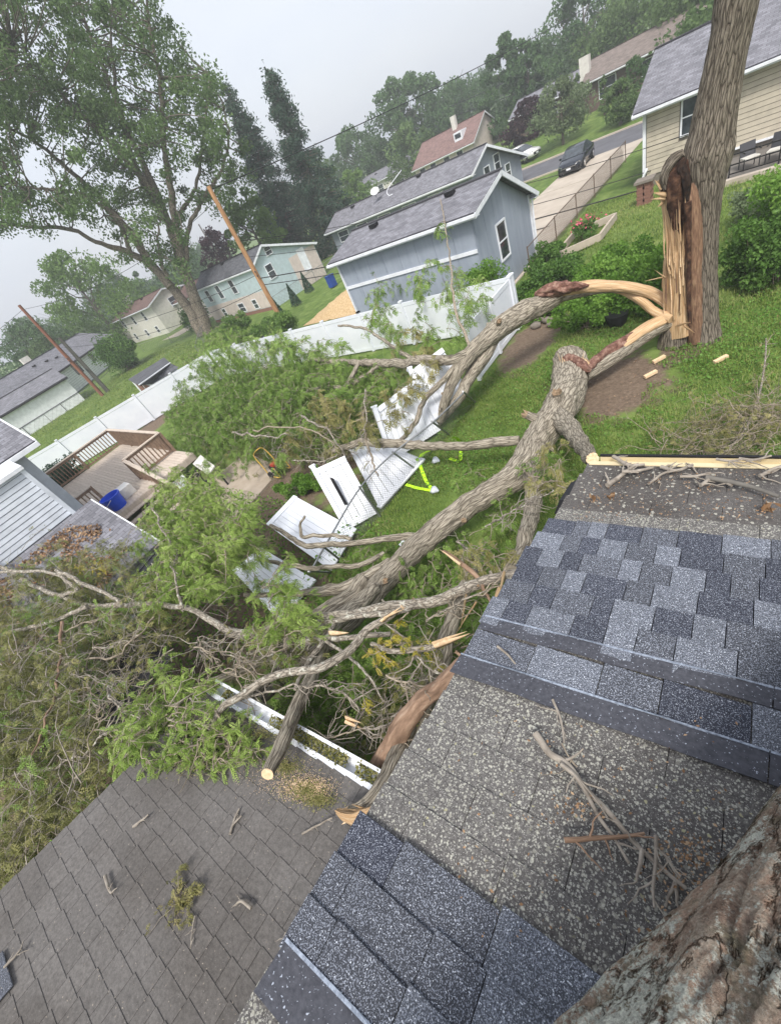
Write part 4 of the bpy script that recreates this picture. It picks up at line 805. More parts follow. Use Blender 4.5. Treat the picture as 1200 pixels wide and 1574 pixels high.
# lime tapes
t = thing('marking_tape', 'lime green warning tape lying tangled on the lawn', 'tape', P(650, 740, 0))
for pl in ([(640, 705, .35), (644, 712, .1), (655, 740, .05), (664, 752, .03)], [(624, 745, .05), (640, 750, .04), (662, 754, .04)], [(645, 700, .5), (662, 692, .6), (672, 690, .6)], [(697, 672, .95), (704, 676, .6), (708, 688, .1), (708, 708, .03)], [(690, 705, .03), (706, 710, .03)], [(643, 703, .3), (652, 700, .45)]):
    Q = resample([P(*a) for a in pl], 12); w_ = np.array([.035, .03, .03]); T_ = unit(np.gradient(Q, axis=0)); S_ = unit(np.cross(T_, (0, 0, 1.))) * .045
    V = np.vstack([Q - S_ + (0, 0, .012), Q + S_ + (0, 0, .012), Q - S_ * .95, Q + S_ * .95]); i = np.arange(11); mb = MB(); mb.add(V, np.vstack([np.stack([i, i + 1, i + 13, i + 12], 1), np.stack([i + 25, i + 24, i + 36, i + 37], 1)])); mb.build('tape_strip', MT['lime'], t)
for p_, l_ in ((P(669, 711, .05), 'grey rag beside the lime tape, nearer the long limb'), (P(667, 757, .05), 'grey rag at the lower end of the lime tape')):
    mb = MB(); tube(mb, [p_ + (-.1, 0, 0), p_ + (0, .03, .05), p_ + (.12, .05, .02)], [.03, .08, .02], 8, n=10, noise=.8, seed=3); tag(mb.build('rag', MT['s_grey'], origin=tuple(p_)), l_, 'rag')
mb = MB(); mb.slab([P(612, 838, .04), P(618, 830, .06), P(632, 835, .05), P(625, 843, .03)], .012, (0, 0, 1)); tag(mb.build('plastic_scrap', MT['whitepvc']), 'small white plastic scrap in the grass by the big fallen limb', 'scrap')
for k, (a, l_) in enumerate((((1000, 576), 'pale wood chunk on the lawn, left of the pair below the stump'), ((1013, 553), 'pale wood chunk nearest the stump on the lawn'), ((1108, 553), 'small white chip on the lawn right of the stump'))):
    p_ = P(*a, .04); mb = MB(); mb.beam(p_ + (-.12, -.1, 0), p_ + (.1, .12, .03), .09, .07); tag(mb.build('wood_chunk', MT['cutwood'], origin=tuple(p_)), l_, 'wood chunk')
# pot, rocks, planter
p_ = P(948, 500, 0); mb = MB(); tube(mb, [p_ + (0, 0, 0), p_ + (0, 0, .2), p_ + (0, 0, .38)], [.22, .3, .33], 20, n=6); tag(mb.build('plant_pot', MT['black'], origin=tuple(p_)), 'black plant pot under the arching torn limb', 'pot')
for k in range(6):
    p_ = P(822 + k * 9 + RNG.uniform(-3, 3), 500 - k * 2 + RNG.uniform(-6, 6), .06); mb = MB(); r_ = RNG.uniform(.12, .22); tube(mb, [p_ + (-r_, 0, 0), p_, p_ + (r_, .05, 0)], [r_ * .4, r_ * .8, r_ * .4], 8, n=7, noise=.6, seed=k)
    tag(mb.build('rock', MT['stone'], origin=tuple(p_)), 'dark rough rock, ' + ['leftmost', 'second from left', 'third from left', 'third from right', 'second from right', 'rightmost'][k] + ' in the heap under the bark-ended limb', 'rock', 'rocks heaped under the bark-ended limb')
t = thing('planter_box', 'weathered wooden planter frame with pink flowers by the rusty fence', 'planter', (-7.2, 24, 0))
for a, b in (((-6.5, 22.9), (-6.5, 25.6)), ((-8.1, 21.6), (-8.1, 24.6)), ((-8.1, 24.6), (-6.5, 25.6)), ((-8.1, 21.6), (-6.5, 22.9))): beam_part('board', (*a, .18), (*b, .18), .1, .3, MT['planter'], t)
# ================================================================== POLES AND WIRES
def pole(label, base, h, r, m, group=None):
    t = thing('utility_pole', label, 'utility pole', base); b = np.array(base); mb = MB(); tube(mb, [b - (0, 0, .2), b + (0, 0, h * .5), b + (0, 0, h)], [r * 1.1, r, r * .8], 14, n=14, noise=.03); mb.build('shaft', m, t)
    for k, zz in enumerate((h * .42, h * .45)):
        mb = MB(); tube(mb, [b + (r * .8, -r * .6, zz), b + (r * 1.8, -r * 1.2, zz)], [.05, .05], 8, n=3); mb.build('insulator', MT['dark_metal'], t)
    return t
pole('leaning brown utility pole rising behind the white fence in the centre', (-28.53, 20.77, 0), 9.4, .17, MT['pole'])
pole('rust coloured utility pole by the left fence', (-52.74, 12.93, 0), 9.6, .17, MT['pole_red'])
pole('shorter dark grey pole standing next to the rust coloured pole', (-53.2, 13.75, 0), 6.1, .2, MT['pole_grey'])
b_ = PD(650, 240, 120); pole('faint far utility pole in front of the distant wood', (b_[0], b_[1], 0), 11.5, .16, MT['pole_grey'])
b_ = PD(338, 400, 95); pole('thin pale pole above the dark grey roof', (b_[0], b_[1], 0), 10.5, .15, MT['pole_grey'])
WG = 'overhead wires'
def wire(label, a, b, sag, r=.012):
    a = np.array(a, float); b = np.array(b, float); t = np.linspace(0, 1, 15)[:, None]; Q = a * (1 - t) + b * t - np.array([0, 0, 1.]) * sag * 4 * t * (1 - t); mb = MB(); tube(mb, Q, [r] * 15, 6, n=30)
    tag(mb.build('wire', MT['black']), label, 'wire', WG)
pc = (-28.53, 20.77); BHc = PY(1000, 287, 29.95)
wire('thick black service wire from the brown pole to the beige house, upper of two', (*pc, 3.75), BHc, .35, .032)
wire('thick black service wire from the brown pole to the beige house, lower of two', (*pc, 3.3), PY(1002, 303, 29.95), .45, .026)
wire('thin wire crossing the driveway to the beige house', (*pc, 5.2), PY(1000, 262, 29.95), .6, .016)
wire('thin wire over the garage roof to the right', (*pc, 6.2), PY(1060, 205, 29.95), .6, .016)
wire('thin high wire from the brown pole top across the sky', (*pc, 9.2), PD(1000, -52, 90), .8, .03)
wire('thin high wire from the far pole across the upper right sky', PD(641, 182, 119), PD(900, 60, 95), .6, .05)
wire('thin high wire below it from the far pole to the right', PD(642, 192, 119), PD(905, 90, 95), .8, .05)
wire('wire strung between the brown pole and the rust coloured pole, upper', (*pc, 4.0), (-52.74, 12.93, 6.3), .7, .016)
wire('wire strung between the brown pole and the rust coloured pole, lower', (*pc, 3.1), (-52.74, 12.93, 5.4), .9, .016)
wire('thin wire from the brown pole down over the yard to the left', (*pc, 8.6), (-52.74, 12.93, 9.2), 1.0, .014)
for k in range(3): wire(('upper', 'middle', 'lower')[k] + ' thin wire from the rust coloured pole off to the left edge', (-52.74, 12.93, 9.2 - k * 1.2), (-75, -6, 8.6 - k), .8, .014)

# ================================================================== CARS
def car(label, x, y, rz, paint, name='parked_car', z0=.022):
    t = thing(name, label, 'car', (x, y, z0)); c, s = math.cos(rz), math.sin(rz)
    Q = lambda a, b, z: (x + a * c - b * s, y + a * s + b * c, z0 + z)      # b = forward (-) to rear (+)
    st = [(-2.32, .55, .28, .60), (-2.22, .78, .22, .70), (-1.9, .88, .20, .78), (-1.2, .92, .20, .90), (-.7, .93, .20, .96), (.6, .93, .20, .98), (1.5, .92, .22, 1.0), (2.1, .86, .28, .99), (2.32, .72, .35, .85)]
    V = []; 
    for (b, w, z0_, z1_) in st:
        zm = z0_ + (z1_ - z0_) * .55
        V += [Q(-w * .9, b, z0_), Q(-w, b, zm), Q(-w * .97, b, z1_ - .06), Q(-w * .8, b, z1_), Q(w * .8, b, z1_), Q(w * .97, b, z1_ - .06), Q(w, b, zm), Q(w * .9, b, z0_)]
    n = len(st); Fq = [(i * 8 + j, i * 8 + (j + 1) % 8, (i + 1) * 8 + (j + 1) % 8, (i + 1) * 8 + j) for i in range(n - 1) for j in range(8)]
    mb = MB(); mb.add(V, Fq, smooth=True); mb.add(V, [tuple(range(7, -1, -1)), tuple(range((n - 1) * 8, n * 8))]); mb.build('body', paint, t)
    gh = [(-1.15, .78, .92, .93), (-.35, .70, .93, 1.36), (.2, .68, .95, 1.43), (.9, .67, .97, 1.40), (1.75, .72, .98, 1.02)]
    V = []
    for (b, w, za, zb_) in gh: V += [Q(-.84, b, za), Q(-w, b, zb_), Q(w, b, zb_), Q(.84, b, za)]
    n = len(gh); Fq = [(i * 4 + j, i * 4 + (j + 1) % 4, (i + 1) * 4 + (j + 1) % 4, (i + 1) * 4 + j) for i in range(n - 1) for j in range(4)]
    mb = MB(); mb.add(V, Fq, smooth=False); mb.build('window', MT['glass'], t)
    mb = MB(); V = []
    for (b, w, z_) in ((-.33, .66, 1.375), (.2, .66, 1.445), (.9, .65, 1.415), (1.1, .64, 1.36)): V += [Q(-w, b, z_), Q(w, b, z_), Q(-w - .02, b, z_ - .03), Q(w + .02, b, z_ - .03)]
    Fq = []
    for i in range(3): Fq += [(i * 4, i * 4 + 4, i * 4 + 5, i * 4 + 1), (i * 4 + 2, i * 4 + 6, i * 4 + 4, i * 4), (i * 4 + 1, i * 4 + 5, i * 4 + 7, i * 4 + 3)]
    mb.add(V, Fq, smooth=True); mb.build('roof', paint, t)
    for a in (-.86, .86):
        for b in (-1.42, 1.38):
            mb = MB(); tube(mb, [Q(a - .1, b, .33), Q(a + .1, b, .33)], [.33, .33], 20, n=3); wh = mb.build('wheel', MT['rubber'], t)
            mb = MB(); sg = 1 if a > 0 else -1; tube(mb, [Q(a + sg * .09, b, .33), Q(a + sg * .112, b, .33)], [.21, .2], 16, n=3); h = mb.build('rim', MT['chrome'], t); h.parent = wh
        beam_part('headlight', Q(a * .62, -2.24, .62), Q(a * .92, -2.1, .64), .12, .11, MT['chrome'], t)
        beam_part('door_mirror', Q(a * 1.06, -.75, .98), Q(a * 1.22, -.72, .98), .12, .12, paint, t)
    beam_part('grille', Q(-.5, -2.33, .42), Q(.5, -2.33, .42), .06, .18, MT['black'], t); beam_part('grille_trim', Q(-.55, -2.34, .53), Q(.55, -2.34, .53), .05, .025, MT['chrome'], t)
    beam_part('number_plate', Q(-.16, -2.36, .42), Q(.16, -2.36, .42), .03, .12, MT['white'], t)
    return t
car('dark blue-black sedan parked on the concrete driveway facing the camera', -13.7, 43.3, .05, MT['car_dark'])
p_ = PD(797, 222, 62); car('white car parked across the street beyond the grey gable', p_[0], p_[1], 1.2, MT['car_white'], z0=.25)
p_ = P(170, 520, .8); p_ = PD(168, 522, 88); car('white pickup-like car half hidden by the dark hedge at left', p_[0], p_[1], .9, MT['car_white'])
# bins near garage
p_ = PD(497, 405, 42); t = thing('wheelie_bin', 'blue wheeled bin beside the pale teal house', 'bin', (p_[0], p_[1], 0)); box_part('body', (p_[0] - .28, p_[1] - .3, .05), (p_[0] + .28, p_[1] + .3, .92), MT['navy'], t); box_part('lid', (p_[0] - .3, p_[1] - .34, .92), (p_[0] + .3, p_[1] + .34, 1.0), MT['navy'], t)
# ================================================================== TREES
def crown_blobs(mb, cen, rad_, nleaf, size, rlo, rhi, shell=.55):
    """cen (n,3), rad_ (n,) clumps of leaves"""
    n = len(cen); i = RNG.integers(0, n, nleaf); d = unit(RNG.normal(0, 1, (nleaf, 3))); r = rad_[i] * RNG.uniform(shell, 1.05, nleaf) ** .8
    Pp = cen[i] + d * r[:, None] * np.array([1, 1, .8]); cl = RNG.uniform(rlo, rhi, n)
    leaves(mb, Pp, size * RNG.uniform(.7, 1.35, nleaf), cl[i] * .6 + .4 * RNG.uniform(rlo, rhi, nleaf))
def tree(name, label, toppx, D, width, m, low=.12, nleaf=6000, size=.34, shape='round', group=None, zb=0, lean=0):
    r = ray(*toppx); k = D / math.hypot(r[0], r[1]); top = CAM + r * k; base = np.array([top[0], top[1], zb]); H = top[2] - zb
    t = thing(name, label, 'tree', base, group); mb = MB(); tr = max(.12, H * .018)
    tube(mb, [base - (0, 0, .3), base + (.1, 0, H * .4), base + (0, .1, H * .8)], [tr * 1.3, tr * .8, tr * .3], 8, n=10, noise=.1)
    nb = 14; z0 = H * low
    S = np.array([base + (0, 0, z) for z in RNG.uniform(z0 + .05 * H, H * .7, nb)]); an = RNG.uniform(0, 2 * PI, nb); Dr = np.stack([np.cos(an), np.sin(an), np.full(nb, .9)], 1)
    multitube(mb, paths(S, Dr, np.full(nb, width * .28), 6, 0, .1), np.linspace(1, .3, 6)[None] * tr * .4 * np.ones((nb, 1)), 5); mb.build('trunk', MT['bark_far'], t)
    nc = 70; u = RNG.uniform(0, 1, nc); an = RNG.uniform(0, 2 * PI, nc)
    if shape == 'round': pr = np.sqrt(np.clip(1 - (2 * u - 1) ** 2, 0, 1)) * (1.05 - .35 * u)
    elif shape == 'column': pr = np.clip(np.sin(PI * np.clip(u * .9 + .12, 0, 1)) ** .5, .1, 1)
    else: pr = (1 - u) ** .8
    rr = width / 2 * pr * RNG.uniform(.35, 1.1, nc) * .88; z = base[2] + z0 + u * (H - z0) * .95
    cen = np.stack([base[0] + np.cos(an) * rr, base[1] + np.sin(an) * rr, z], 1); br = width * .12 * RNG.uniform(.4, 1.5, nc) * (1.1 - .5 * u)
    mb = MB(); crown_blobs(mb, cen, br, nleaf, size, 0, 1); mb.build('crown', m, t); return t
def spruce(label, toppx, D, width, zb=0, n=24000, size=.40):
    r = ray(*toppx); k = D / math.hypot(r[0], r[1]); top = CAM + r * k; base = np.array([top[0], top[1], zb]); H = top[2] - zb
    t = thing('spruce_tree', label, 'tree', base, 'spruces'); mb = MB(); tube(mb, [base, base + (0, 0, H * .98)], [.3, .04], 8, n=6)
    nb = 260; u = np.sort(RNG.uniform(.03, .985, nb)); an = RNG.uniform(0, 2 * PI, nb); ln = width / 2 * (1 - u) ** .85 * RNG.uniform(.6, 1.15, nb) + .35
    S = base + np.stack([u * 0, u * 0, u * H], 1); Dr = np.stack([np.cos(an), np.sin(an), np.full(nb, .12) - .3 * (1 - u)], 1); A = paths(S, Dr, ln, 6, .12, .05)
    multitube(mb, A, np.linspace(.07, .02, 6)[None] * np.ones((nb, 1)), 4); mb.build('trunk', MT['bark_far'], t)
    w = ln / ln.sum(); j = RNG.choice(nb, n, p=w); tt = RNG.uniform(.1, 1, n) ** .7 * 5; i0 = np.minimum(tt.astype(int), 4); f = (tt - i0)[:, None]; Pp = A[j, i0] * (1 - f) + A[j, i0 + 1] * f
    Pp = Pp + RNG.normal(0, 1, (n, 3)) * np.array([.28, .28, .22]) - np.array([0, 0, .2]); mb = MB(); cl = RNG.uniform(0, 1, nb); leaves(mb, Pp, size * RNG.uniform(.6, 1.3, n), cl[j] * .6 + RNG.uniform(0, .4, n), aspect=.35); mb.build('crown', MT['needle'], t)
spruce('tall dark spruce with a bare pointed tip in the centre left of the sky', (405, 97), 66, 9.5)
spruce('dark spruce partly behind the big tree, left of the pointed one', (340, 122), 72, 9.5)
LT, LF, LL, LO, LP_ = MT['leaf_tree'], MT['leaf_far'], MT['leaf_light'], MT['leaf_olive'], MT['leaf_purple']
tree('deciduous_tree', 'light green rounded tree beyond the rust coloured pole at the left', (80, 392), 92, 19, LL, .18, 11000, .42)
tree('deciduous_tree', 'dark green tree right of the light rounded tree at the left', (165, 418), 130, 17, LF, .1, 7000, .5)
tree('deciduous_tree', 'bright green low tree behind the white two-storey house', (195, 436), 118, 13, LL, .1, 5000, .45)
tree('deciduous_tree', 'dark tree at the far left edge above the grey roof', (20, 500), 95, 16, LF, .05, 7000, .42)
tree('deciduous_tree', 'low dark tree beside the light rounded tree at far left', (55, 520), 92, 13, LT, .05, 5000, .40)
tree('deciduous_tree', 'mid green tree between the brown pole and the big tree', (352, 285), 64, 9, LL, .1, 7000, .34)
tree('purple_tree', 'dark purple tree above the dark grey roof of the teal house', (316, 352), 82, 8, LP_, .1, 5000, .35)
tree('deciduous_tree', 'broad hazy green tree behind the white two-storey house', (262, 400), 120, 18, LF, .08, 8000, .5)
tree('deciduous_tree', 'shadowy tree just behind the pointed spruce', (470, 235), 74, 8, LT, .05, 6000, .36)
tree('deciduous_tree', 'pale green lower tree right of the pointed spruce', (530, 262), 92, 9, LL, .05, 6000, .38)
tree('deciduous_tree', 'leafy tree on the left shoulder of the distant wood', (528, 196), 118, 16, LF, .05, 9000, .5)
tree('deciduous_tree', 'tallest round tree in the middle of the distant wood', (600, 118), 112, 19, LF, .05, 13000, .5)
tree('deciduous_tree', 'tall tree of the distant wood left of the far pole', (628, 112), 116, 17, LF, .05, 11000, .5)
tree('deciduous_tree', 'wide tree of the distant wood behind the red-brown roof', (690, 128), 122, 20, LF, .05, 11000, .5)
tree('deciduous_tree', 'distant tree in the gap left of the tall narrow trees', (735, 112), 150, 20, LF, .05, 8000, .6)
tree('deciduous_tree', 'dark lower tree above the far white house', (620, 190), 98, 12, LT, .03, 7000, .42)
tree('deciduous_tree', 'tall narrow tree left of the purple tree, the left of two', (772, 50), 92, 9.5, LF, .03, 13000, .40, 'column')
tree('deciduous_tree', 'tall narrow tree beside the purple tree, the right of two', (803, 58), 90, 8, LF, .03, 10000, .40, 'column')
tree('deciduous_tree', 'hazy tree between the narrow trees and the dark wood', (845, 62), 150, 18, LF, .05, 8000, .6)
tree('deciduous_tree', 'large dark tree with feathery edge above the brown hill house', (892, -40), 98, 20, LF, .03, 15000, .45)
tree('deciduous_tree', 'large dark tree over the right end of the brown hill house', (985, -70), 92, 20, LT, .03, 16000, .42)
tree('deciduous_tree', 'dark tree behind the beige house roof at upper right', (1075, -70), 76, 16, LT, .05, 14000, .40)
tree('deciduous_tree', 'dark tree in the upper right corner behind the roof', (1170, -120), 62, 14, LT, .05, 10000, .40)
tree('small_tree', 'small grey-green tree on the roadside lawn left of the parked sedan', (856, 122), 61, 7.0, LO, .22, 7000, .22, zb=.4)
tree('small_tree', 'little dark green spreading tree in front of the brown hill house', (952, 122), 58, 4.2, LT, .12, 6000, .2, zb=.4)
tree('small_tree', 'airy tree leaning over the right end of the brown hill house', (975, 86), 60, 2.8, LF, .4, 1500, .2, zb=.5)
tree('purple_tree', 'purple leaved tree behind the white car', (806, 150), 72, 6.5, LP_, .1, 7000, .3)
tree('cypress', 'narrow dark cypress by the white chimney', (886, 110), 66, 1.4, LT, .02, 1500, .2, 'column', zb=1)
tree('cypress', 'second narrow cypress near the middle of the brown hill house', (927, 112), 65, 1.0, LT, .02, 1000, .2, 'column', zb=1)
for k, (px, py, D) in enumerate([(-60, 560, 150), (-160, 600, 160), (95, 480, 170), (150, 445, 180), (240, 425, 175), (300, 380, 170), (410, 300, 160), (450, 290, 170), (500, 250, 175), (560, 210, 180), (790, 95, 180), (865, 70, 190), (930, 30, 170), (1250, -160, 110), (30, 490, 165)]):
    tree('distant_tree', 'hazy far tree on the horizon ' + ['beyond the left end of the long grey roof', 'beyond the lower left picture edge', 'just left of the rust coloured pole top', 'right of the light rounded tree', 'seen under the big tree canopy', 'behind the purple tree', 'behind the tall pointed spruce', 'in the gap right of the pointed spruce', 'above the pale lower tree by the spruce', 'left of the tallest wood tree', 'left of the tall narrow trees', 'between narrow trees and the dark wood', 'behind the brown hill house', 'beyond the upper right corner', 'behind the dark left edge tree'][k], (px, py), D, 24, LF, .02, 5000, .7, group='far trees closing the horizon')
# ---- big maple-like tree at upper left
def bigtree():
    base = P(318, 512, 0); D = math.hypot(base[0], base[1]); t = thing('big_tree', 'huge green tree with forked trunk filling the upper left', 'tree', base)
    V = lambda px, py, d=0.: PD(px, py, D + d)
    limbs = [([(322, 515), (300, 460), (280, 405), (262, 350), (238, 290), (200, 210), (165, 120), (130, 30), (110, -60)], [28, 24, 21, 18, 15, 12, 9, 6, 3], 0),
             ([(312, 515), (292, 478), (262, 440), (228, 405), (190, 385), (150, 372), (110, 352), (60, 350), (10, 345), (-60, 350)], [26, 22, 19, 16, 12, 9, 8, 7, 5, 3], 1),
             ([(262, 440), (225, 395), (190, 345), (150, 300), (100, 255), (50, 215), (-20, 180)], [18, 15, 13, 11, 9, 7, 4], 3),
             ([(280, 405), (268, 330), (258, 265), (250, 200), (246, 120), (230, 40), (222, -50)], [17, 15, 13, 11, 8, 6, 3], -3),
             ([(240, 300), (190, 240), (140, 190), (80, 130), (20, 60)], [15, 12, 9, 7, 4], -2), ([(262, 350), (215, 270), (180, 150), (170, 40)], [14, 11, 8, 4], 2),
             ([(285, 400), (290, 350), (310, 310), (340, 260), (352, 210), (345, 170)], [12, 9, 8, 6, 5, 3], -1), ([(270, 335), (300, 290), (310, 230), (320, 150), (320, 110)], [9, 7, 6, 5, 3], 1),
             ([(228, 405), (215, 370), (190, 350), (160, 330)], [9, 7, 6, 3], -2), ([(200, 385), (180, 340), (130, 300), (70, 290), (0, 285)], [10, 8, 7, 6, 3], -3), ([(256, 425), (246, 395), (243, 360), (250, 330)], [9, 7, 5, 3], -1)]
    mb = MB(); allp = []
    for k, (pl, w, d) in enumerate(limbs):
        Q = [V(a, b, d * min(1, i / 3)) for i, (a, b) in enumerate(pl)]; C, rr, _ = tube(mb, Q, [rad(q, x * .82) for q, x in zip(Q, w)], 12 if k < 2 else 8, n=40, noise=.08, seed=k, wob=.15); allp.append(C[6:])
    A = np.vstack(allp); mb.build('trunk', MT['bark_big'], t)
    ell = [(55, 60, 150, 120), (180, 110, 110, 120), (235, 190, 110, 90), (80, 225, 160, 100), (318, 165, 45, 55), (345, 250, 42, 48), (120, 318, 140, 42), (10, 330, 70, 26), (255, 315, 60, 45), (232, 30, 38, 60), (-80, 160, 130, 180), (300, 120, 35, 30), (225, 378, 70, 26), (275, 390, 35, 40), (330, 310, 30, 25), (90, -40, 160, 60)]
    w = np.array([e[2] * e[3] for e in ell], float); w /= w.sum(); nc = 700; cen = []
    for q in RNG.choice(len(ell), nc, p=w):
        e = ell[q]; a = RNG.uniform(0, 2 * PI); r = math.sqrt(RNG.uniform(0, 1)); cen.append(V(e[0] + math.cos(a) * r * e[2], e[1] + math.sin(a) * r * e[3], RNG.normal(0, 4.5)))
    cen = np.array(cen); near_ = np.array([A[np.argmin(((A - c) ** 2).sum(1))] for c in cen]); mid = (near_ + cen) / 2 + RNG.normal(0, .5, cen.shape)
    mb = MB(); tt = np.linspace(0, 1, 6)[None, :, None]; Pth = near_[:, None] * (1 - tt) ** 2 + 2 * mid[:, None] * tt * (1 - tt) + cen[:, None] * tt ** 2; multitube(mb, Pth, np.linspace(.065, .02, 6)[None] * np.ones((nc, 1)), 4); mb.build('branches', MT['bark_far'], t)
    mb = MB(); crown_blobs(mb, cen, RNG.uniform(.6, 1.5, nc), 84000, .25, 0, 1, .2); mb.build('crown', MT['leaf_tree'], t)
bigtree()
# ---- shrubs
def shrub(label, cen, r3, m, n, size, name='shrub', group=None, blobs=30):
    cen = np.array(cen, float); t = thing(name, label, 'shrub', (cen[0], cen[1], 0), group); k = blobs; d = unit(RNG.normal(0, 1, (k, 3))); C = cen + d * np.array(r3) * RNG.uniform(.2, .85, (k, 1)); C[:, 2] = np.maximum(C[:, 2], .15)
    mb = MB(); S = np.tile([cen[0], cen[1], 0.], (k, 1)) + RNG.normal(0, .15, (k, 3)) * np.array([1, 1, 0]); tt = np.linspace(0, 1, 5)[None, :, None]; multitube(mb, S[:, None] * (1 - tt) + C[:, None] * tt, np.linspace(.02, .006, 5)[None] * np.ones((k, 1)), 4); mb.build('stem', MT['twig'], t)
    mb = MB(); crown_blobs(mb, C, np.full(k, min(r3) * .42) * RNG.uniform(.7, 1.3, k), n, size, 0, 1, .3); mb.build('foliage', m, t); return t
sh, sd_ = MT['shrub'], MT['shrub_dark']
shrub('big dense green shrub right of the split trunk, nearest the right edge', (1.0, 16.2, 1.1), (1.7, 1.6, 1.4), sd_, 16000, .10)
shrub('dense green shrub directly right of the split trunk', (-.35, 15.6, .9), (1.1, 1.2, 1.1), sd_, 11000, .10)
shrub('lighter leafy shrub behind the dense shrubs at right', (.2, 18.3, .9), (2.2, 1.4, 1.2), sh, 12000, .11)
shrub('pale flowering shrub below the patio railing', (-.6, 20.6, .6), (1.6, 1.0, .8), LO, 6000, .10)
shrub('leafy green bush just left of the split trunk', (-3.1, 15.0, .8), (1.2, 1.0, 1.05), sh, 12000, .10)
shrub('leafy raspberry thicket in the middle of the garden edge', (-5.0, 16.4, .6), (1.5, 1.3, .9), sh, 12000, .11)
shrub('low green thicket behind the torn arching limb', (-4.6, 14.3, .4), (1.3, .8, .6), sh, 8000, .09)
shrub('green thicket right of the garage corner', (-7.0, 17.6, .6), (1.4, 1.3, .9), sd_, 10000, .11)
shrub('bush with thin stems at the end of the white fence', (-6.7, 15.6, .4), (.8, .8, .6), sh, 6000, .09)
shrub('climbing bush against the gable of the blue-grey garage', (-9.3, 17.2, 1.0), (.9, 1.0, 1.2), sh, 7000, .10)
shrub('low bush beside the rusty fence posts', (-8.2, 21.0, .4), (1.0, 1.6, .6), sd_, 6000, .11)
shrub('round bush between the planter and the beige house lawn', (-4.6, 19.0, .4), (1.2, 1.0, .7), sh, 7000, .11)
t = shrub('pink flowering bush in the planter by the rusty fence', (-7.3, 23.6, .5), (.6, .9, .5), sd_, 2500, .1); mb = MB(); leaves(mb, np.array([-7.3, 23.6, .8]) + RNG.normal(0, 1, (70, 3)) * np.array([.3, .5, .12]), .12, RNG.uniform(0, 1, 70)); mb.build('flowers', MT['flower'], t, kind='stuff')
shrub('dark evergreen bush beside the base of the big tree', (-55.5, 28.8, 1.4), (1.8, 1.8, 1.8), MT['shrub_dark'], 5000, .22, 'evergreen_bush')
shrub('dark hedge in front of the half hidden white vehicle', (-84, 26.5, 1), (5, 1.5, 1.2), MT['shrub_dark'], 5000, .3, 'hedge')
shrub('dark green round bush between the shed and the long white house', (-58.5, 19.0, 2.0), (3.1, 2.8, 2.3), MT['shrub_dark'], 11000, .22, blobs=50)
shrub('dark juniper under the deck rail by the neighbouring house', (-27.2, 2.6, 1.0), (1.1, 1.6, 1.0), MT['needle'], 6000, .12)
shrub('weeds growing on the far side of the white fence by the brown pole', (-27.5, 19.2, .9), (2.6, 1.6, 1.1), LL, 6000, .17)
shrub('green bush by the fence left of the brown pole', (-34.5, 20.4, 1.0), (2.2, 1.6, 1.3), LL, 6000, .17)
shrub('low weeds at the foot of the broken panels beside the machine', (-10.6, 5.2, .25), (1.2, .9, .4), sh, 6000, .07)
for k, (x_, y_, l_) in enumerate(((-31.6, 23.2, 'small cone shaped conifer nearest the brown pole'), (-33.0, 26.4, 'small cone shaped conifer, middle of three by the fence'), (-34.3, 29.6, 'small cone shaped conifer farthest from the brown pole'))):
    t = thing('conifer', l_, 'conifer', (x_, y_, 0), 'little conifers by the chain-link fence'); mb = MB(); tube(mb, [(x_, y_, 0), (x_, y_, 1.3)], [.05, .02], 6, n=3); mb.build('trunk', MT['bark_far'], t)
    u = RNG.uniform(0, 1, 1200); an = RNG.uniform(0, 2 * PI, 1200); rr = .55 * (1 - u) * np.sqrt(RNG.uniform(.3, 1, 1200)); mb = MB(); leaves(mb, np.stack([x_ + np.cos(an) * rr, y_ + np.sin(an) * rr, .1 + u * 1.8], 1), .14, RNG.uniform(0, 1, 1200)); mb.build('crown', MT['needle'], t)
# ---- grass blades and lawn weeds (near lawn)
def scatter(n, poly_fn, x0, x1, y0, y1):
    Q = np.stack([RNG.uniform(x0, x1, n), RNG.uniform(y0, y1, n)], 1); return Q[poly_fn(Q)]
def lawn(name, n, x0, x1, y0, y1, hgt, m, wid=.006, mask=None):
    Q = np.stack([RNG.uniform(x0, x1, n), RNG.uniform(y0, y1, n)], 1); dens = fbm(Q[:, 0] * 1.1, Q[:, 1] * 1.1, 3, 31); keep = dens > RNG.uniform(-.9, .15, n)
    if mask is not None: keep &= mask(Q)
    Q = Q[keep]; n = len(Q); h = hgt * RNG.uniform(.5, 1.4, n); d = RNG.normal(0, 1, (n, 2)); d /= np.linalg.norm(d, axis=1)[:, None]; w = np.stack([-d[:, 1], d[:, 0]], 1) * wid
    z = np.zeros(n); b = np.c_[Q, z]; w3 = np.c_[w, z]; mid = b + np.c_[d * h[:, None] * .3, h * .7]; tip = b + np.c_[d * h[:, None] * .9, h]
    V = np.stack([b - w3, b + w3, mid + w3 * .7, mid - w3 * .7, tip], 1).reshape(-1, 3); i = np.arange(n)[:, None] * 5; mb = MB(); rn = np.clip(.5 + .45 * fbm(Q[:, 0] * .9, Q[:, 1] * .9, 3, 41) + RNG.normal(0, .18, n), 0, 1)
    mb.add(V, i + np.array([[0, 1, 2, 3]]), rnd=np.repeat(rn, 5)); f2 = i + np.array([[3, 2, 4]]) - 0
    mb.fs.append((f2 + (mb.n - len(V)), False)); return tag(mb.build(name, m, kind='stuff', origin=((x0 + x1) / 2, (y0 + y1) / 2, 0)), 'green grass blades covering the lawn', 'grass')
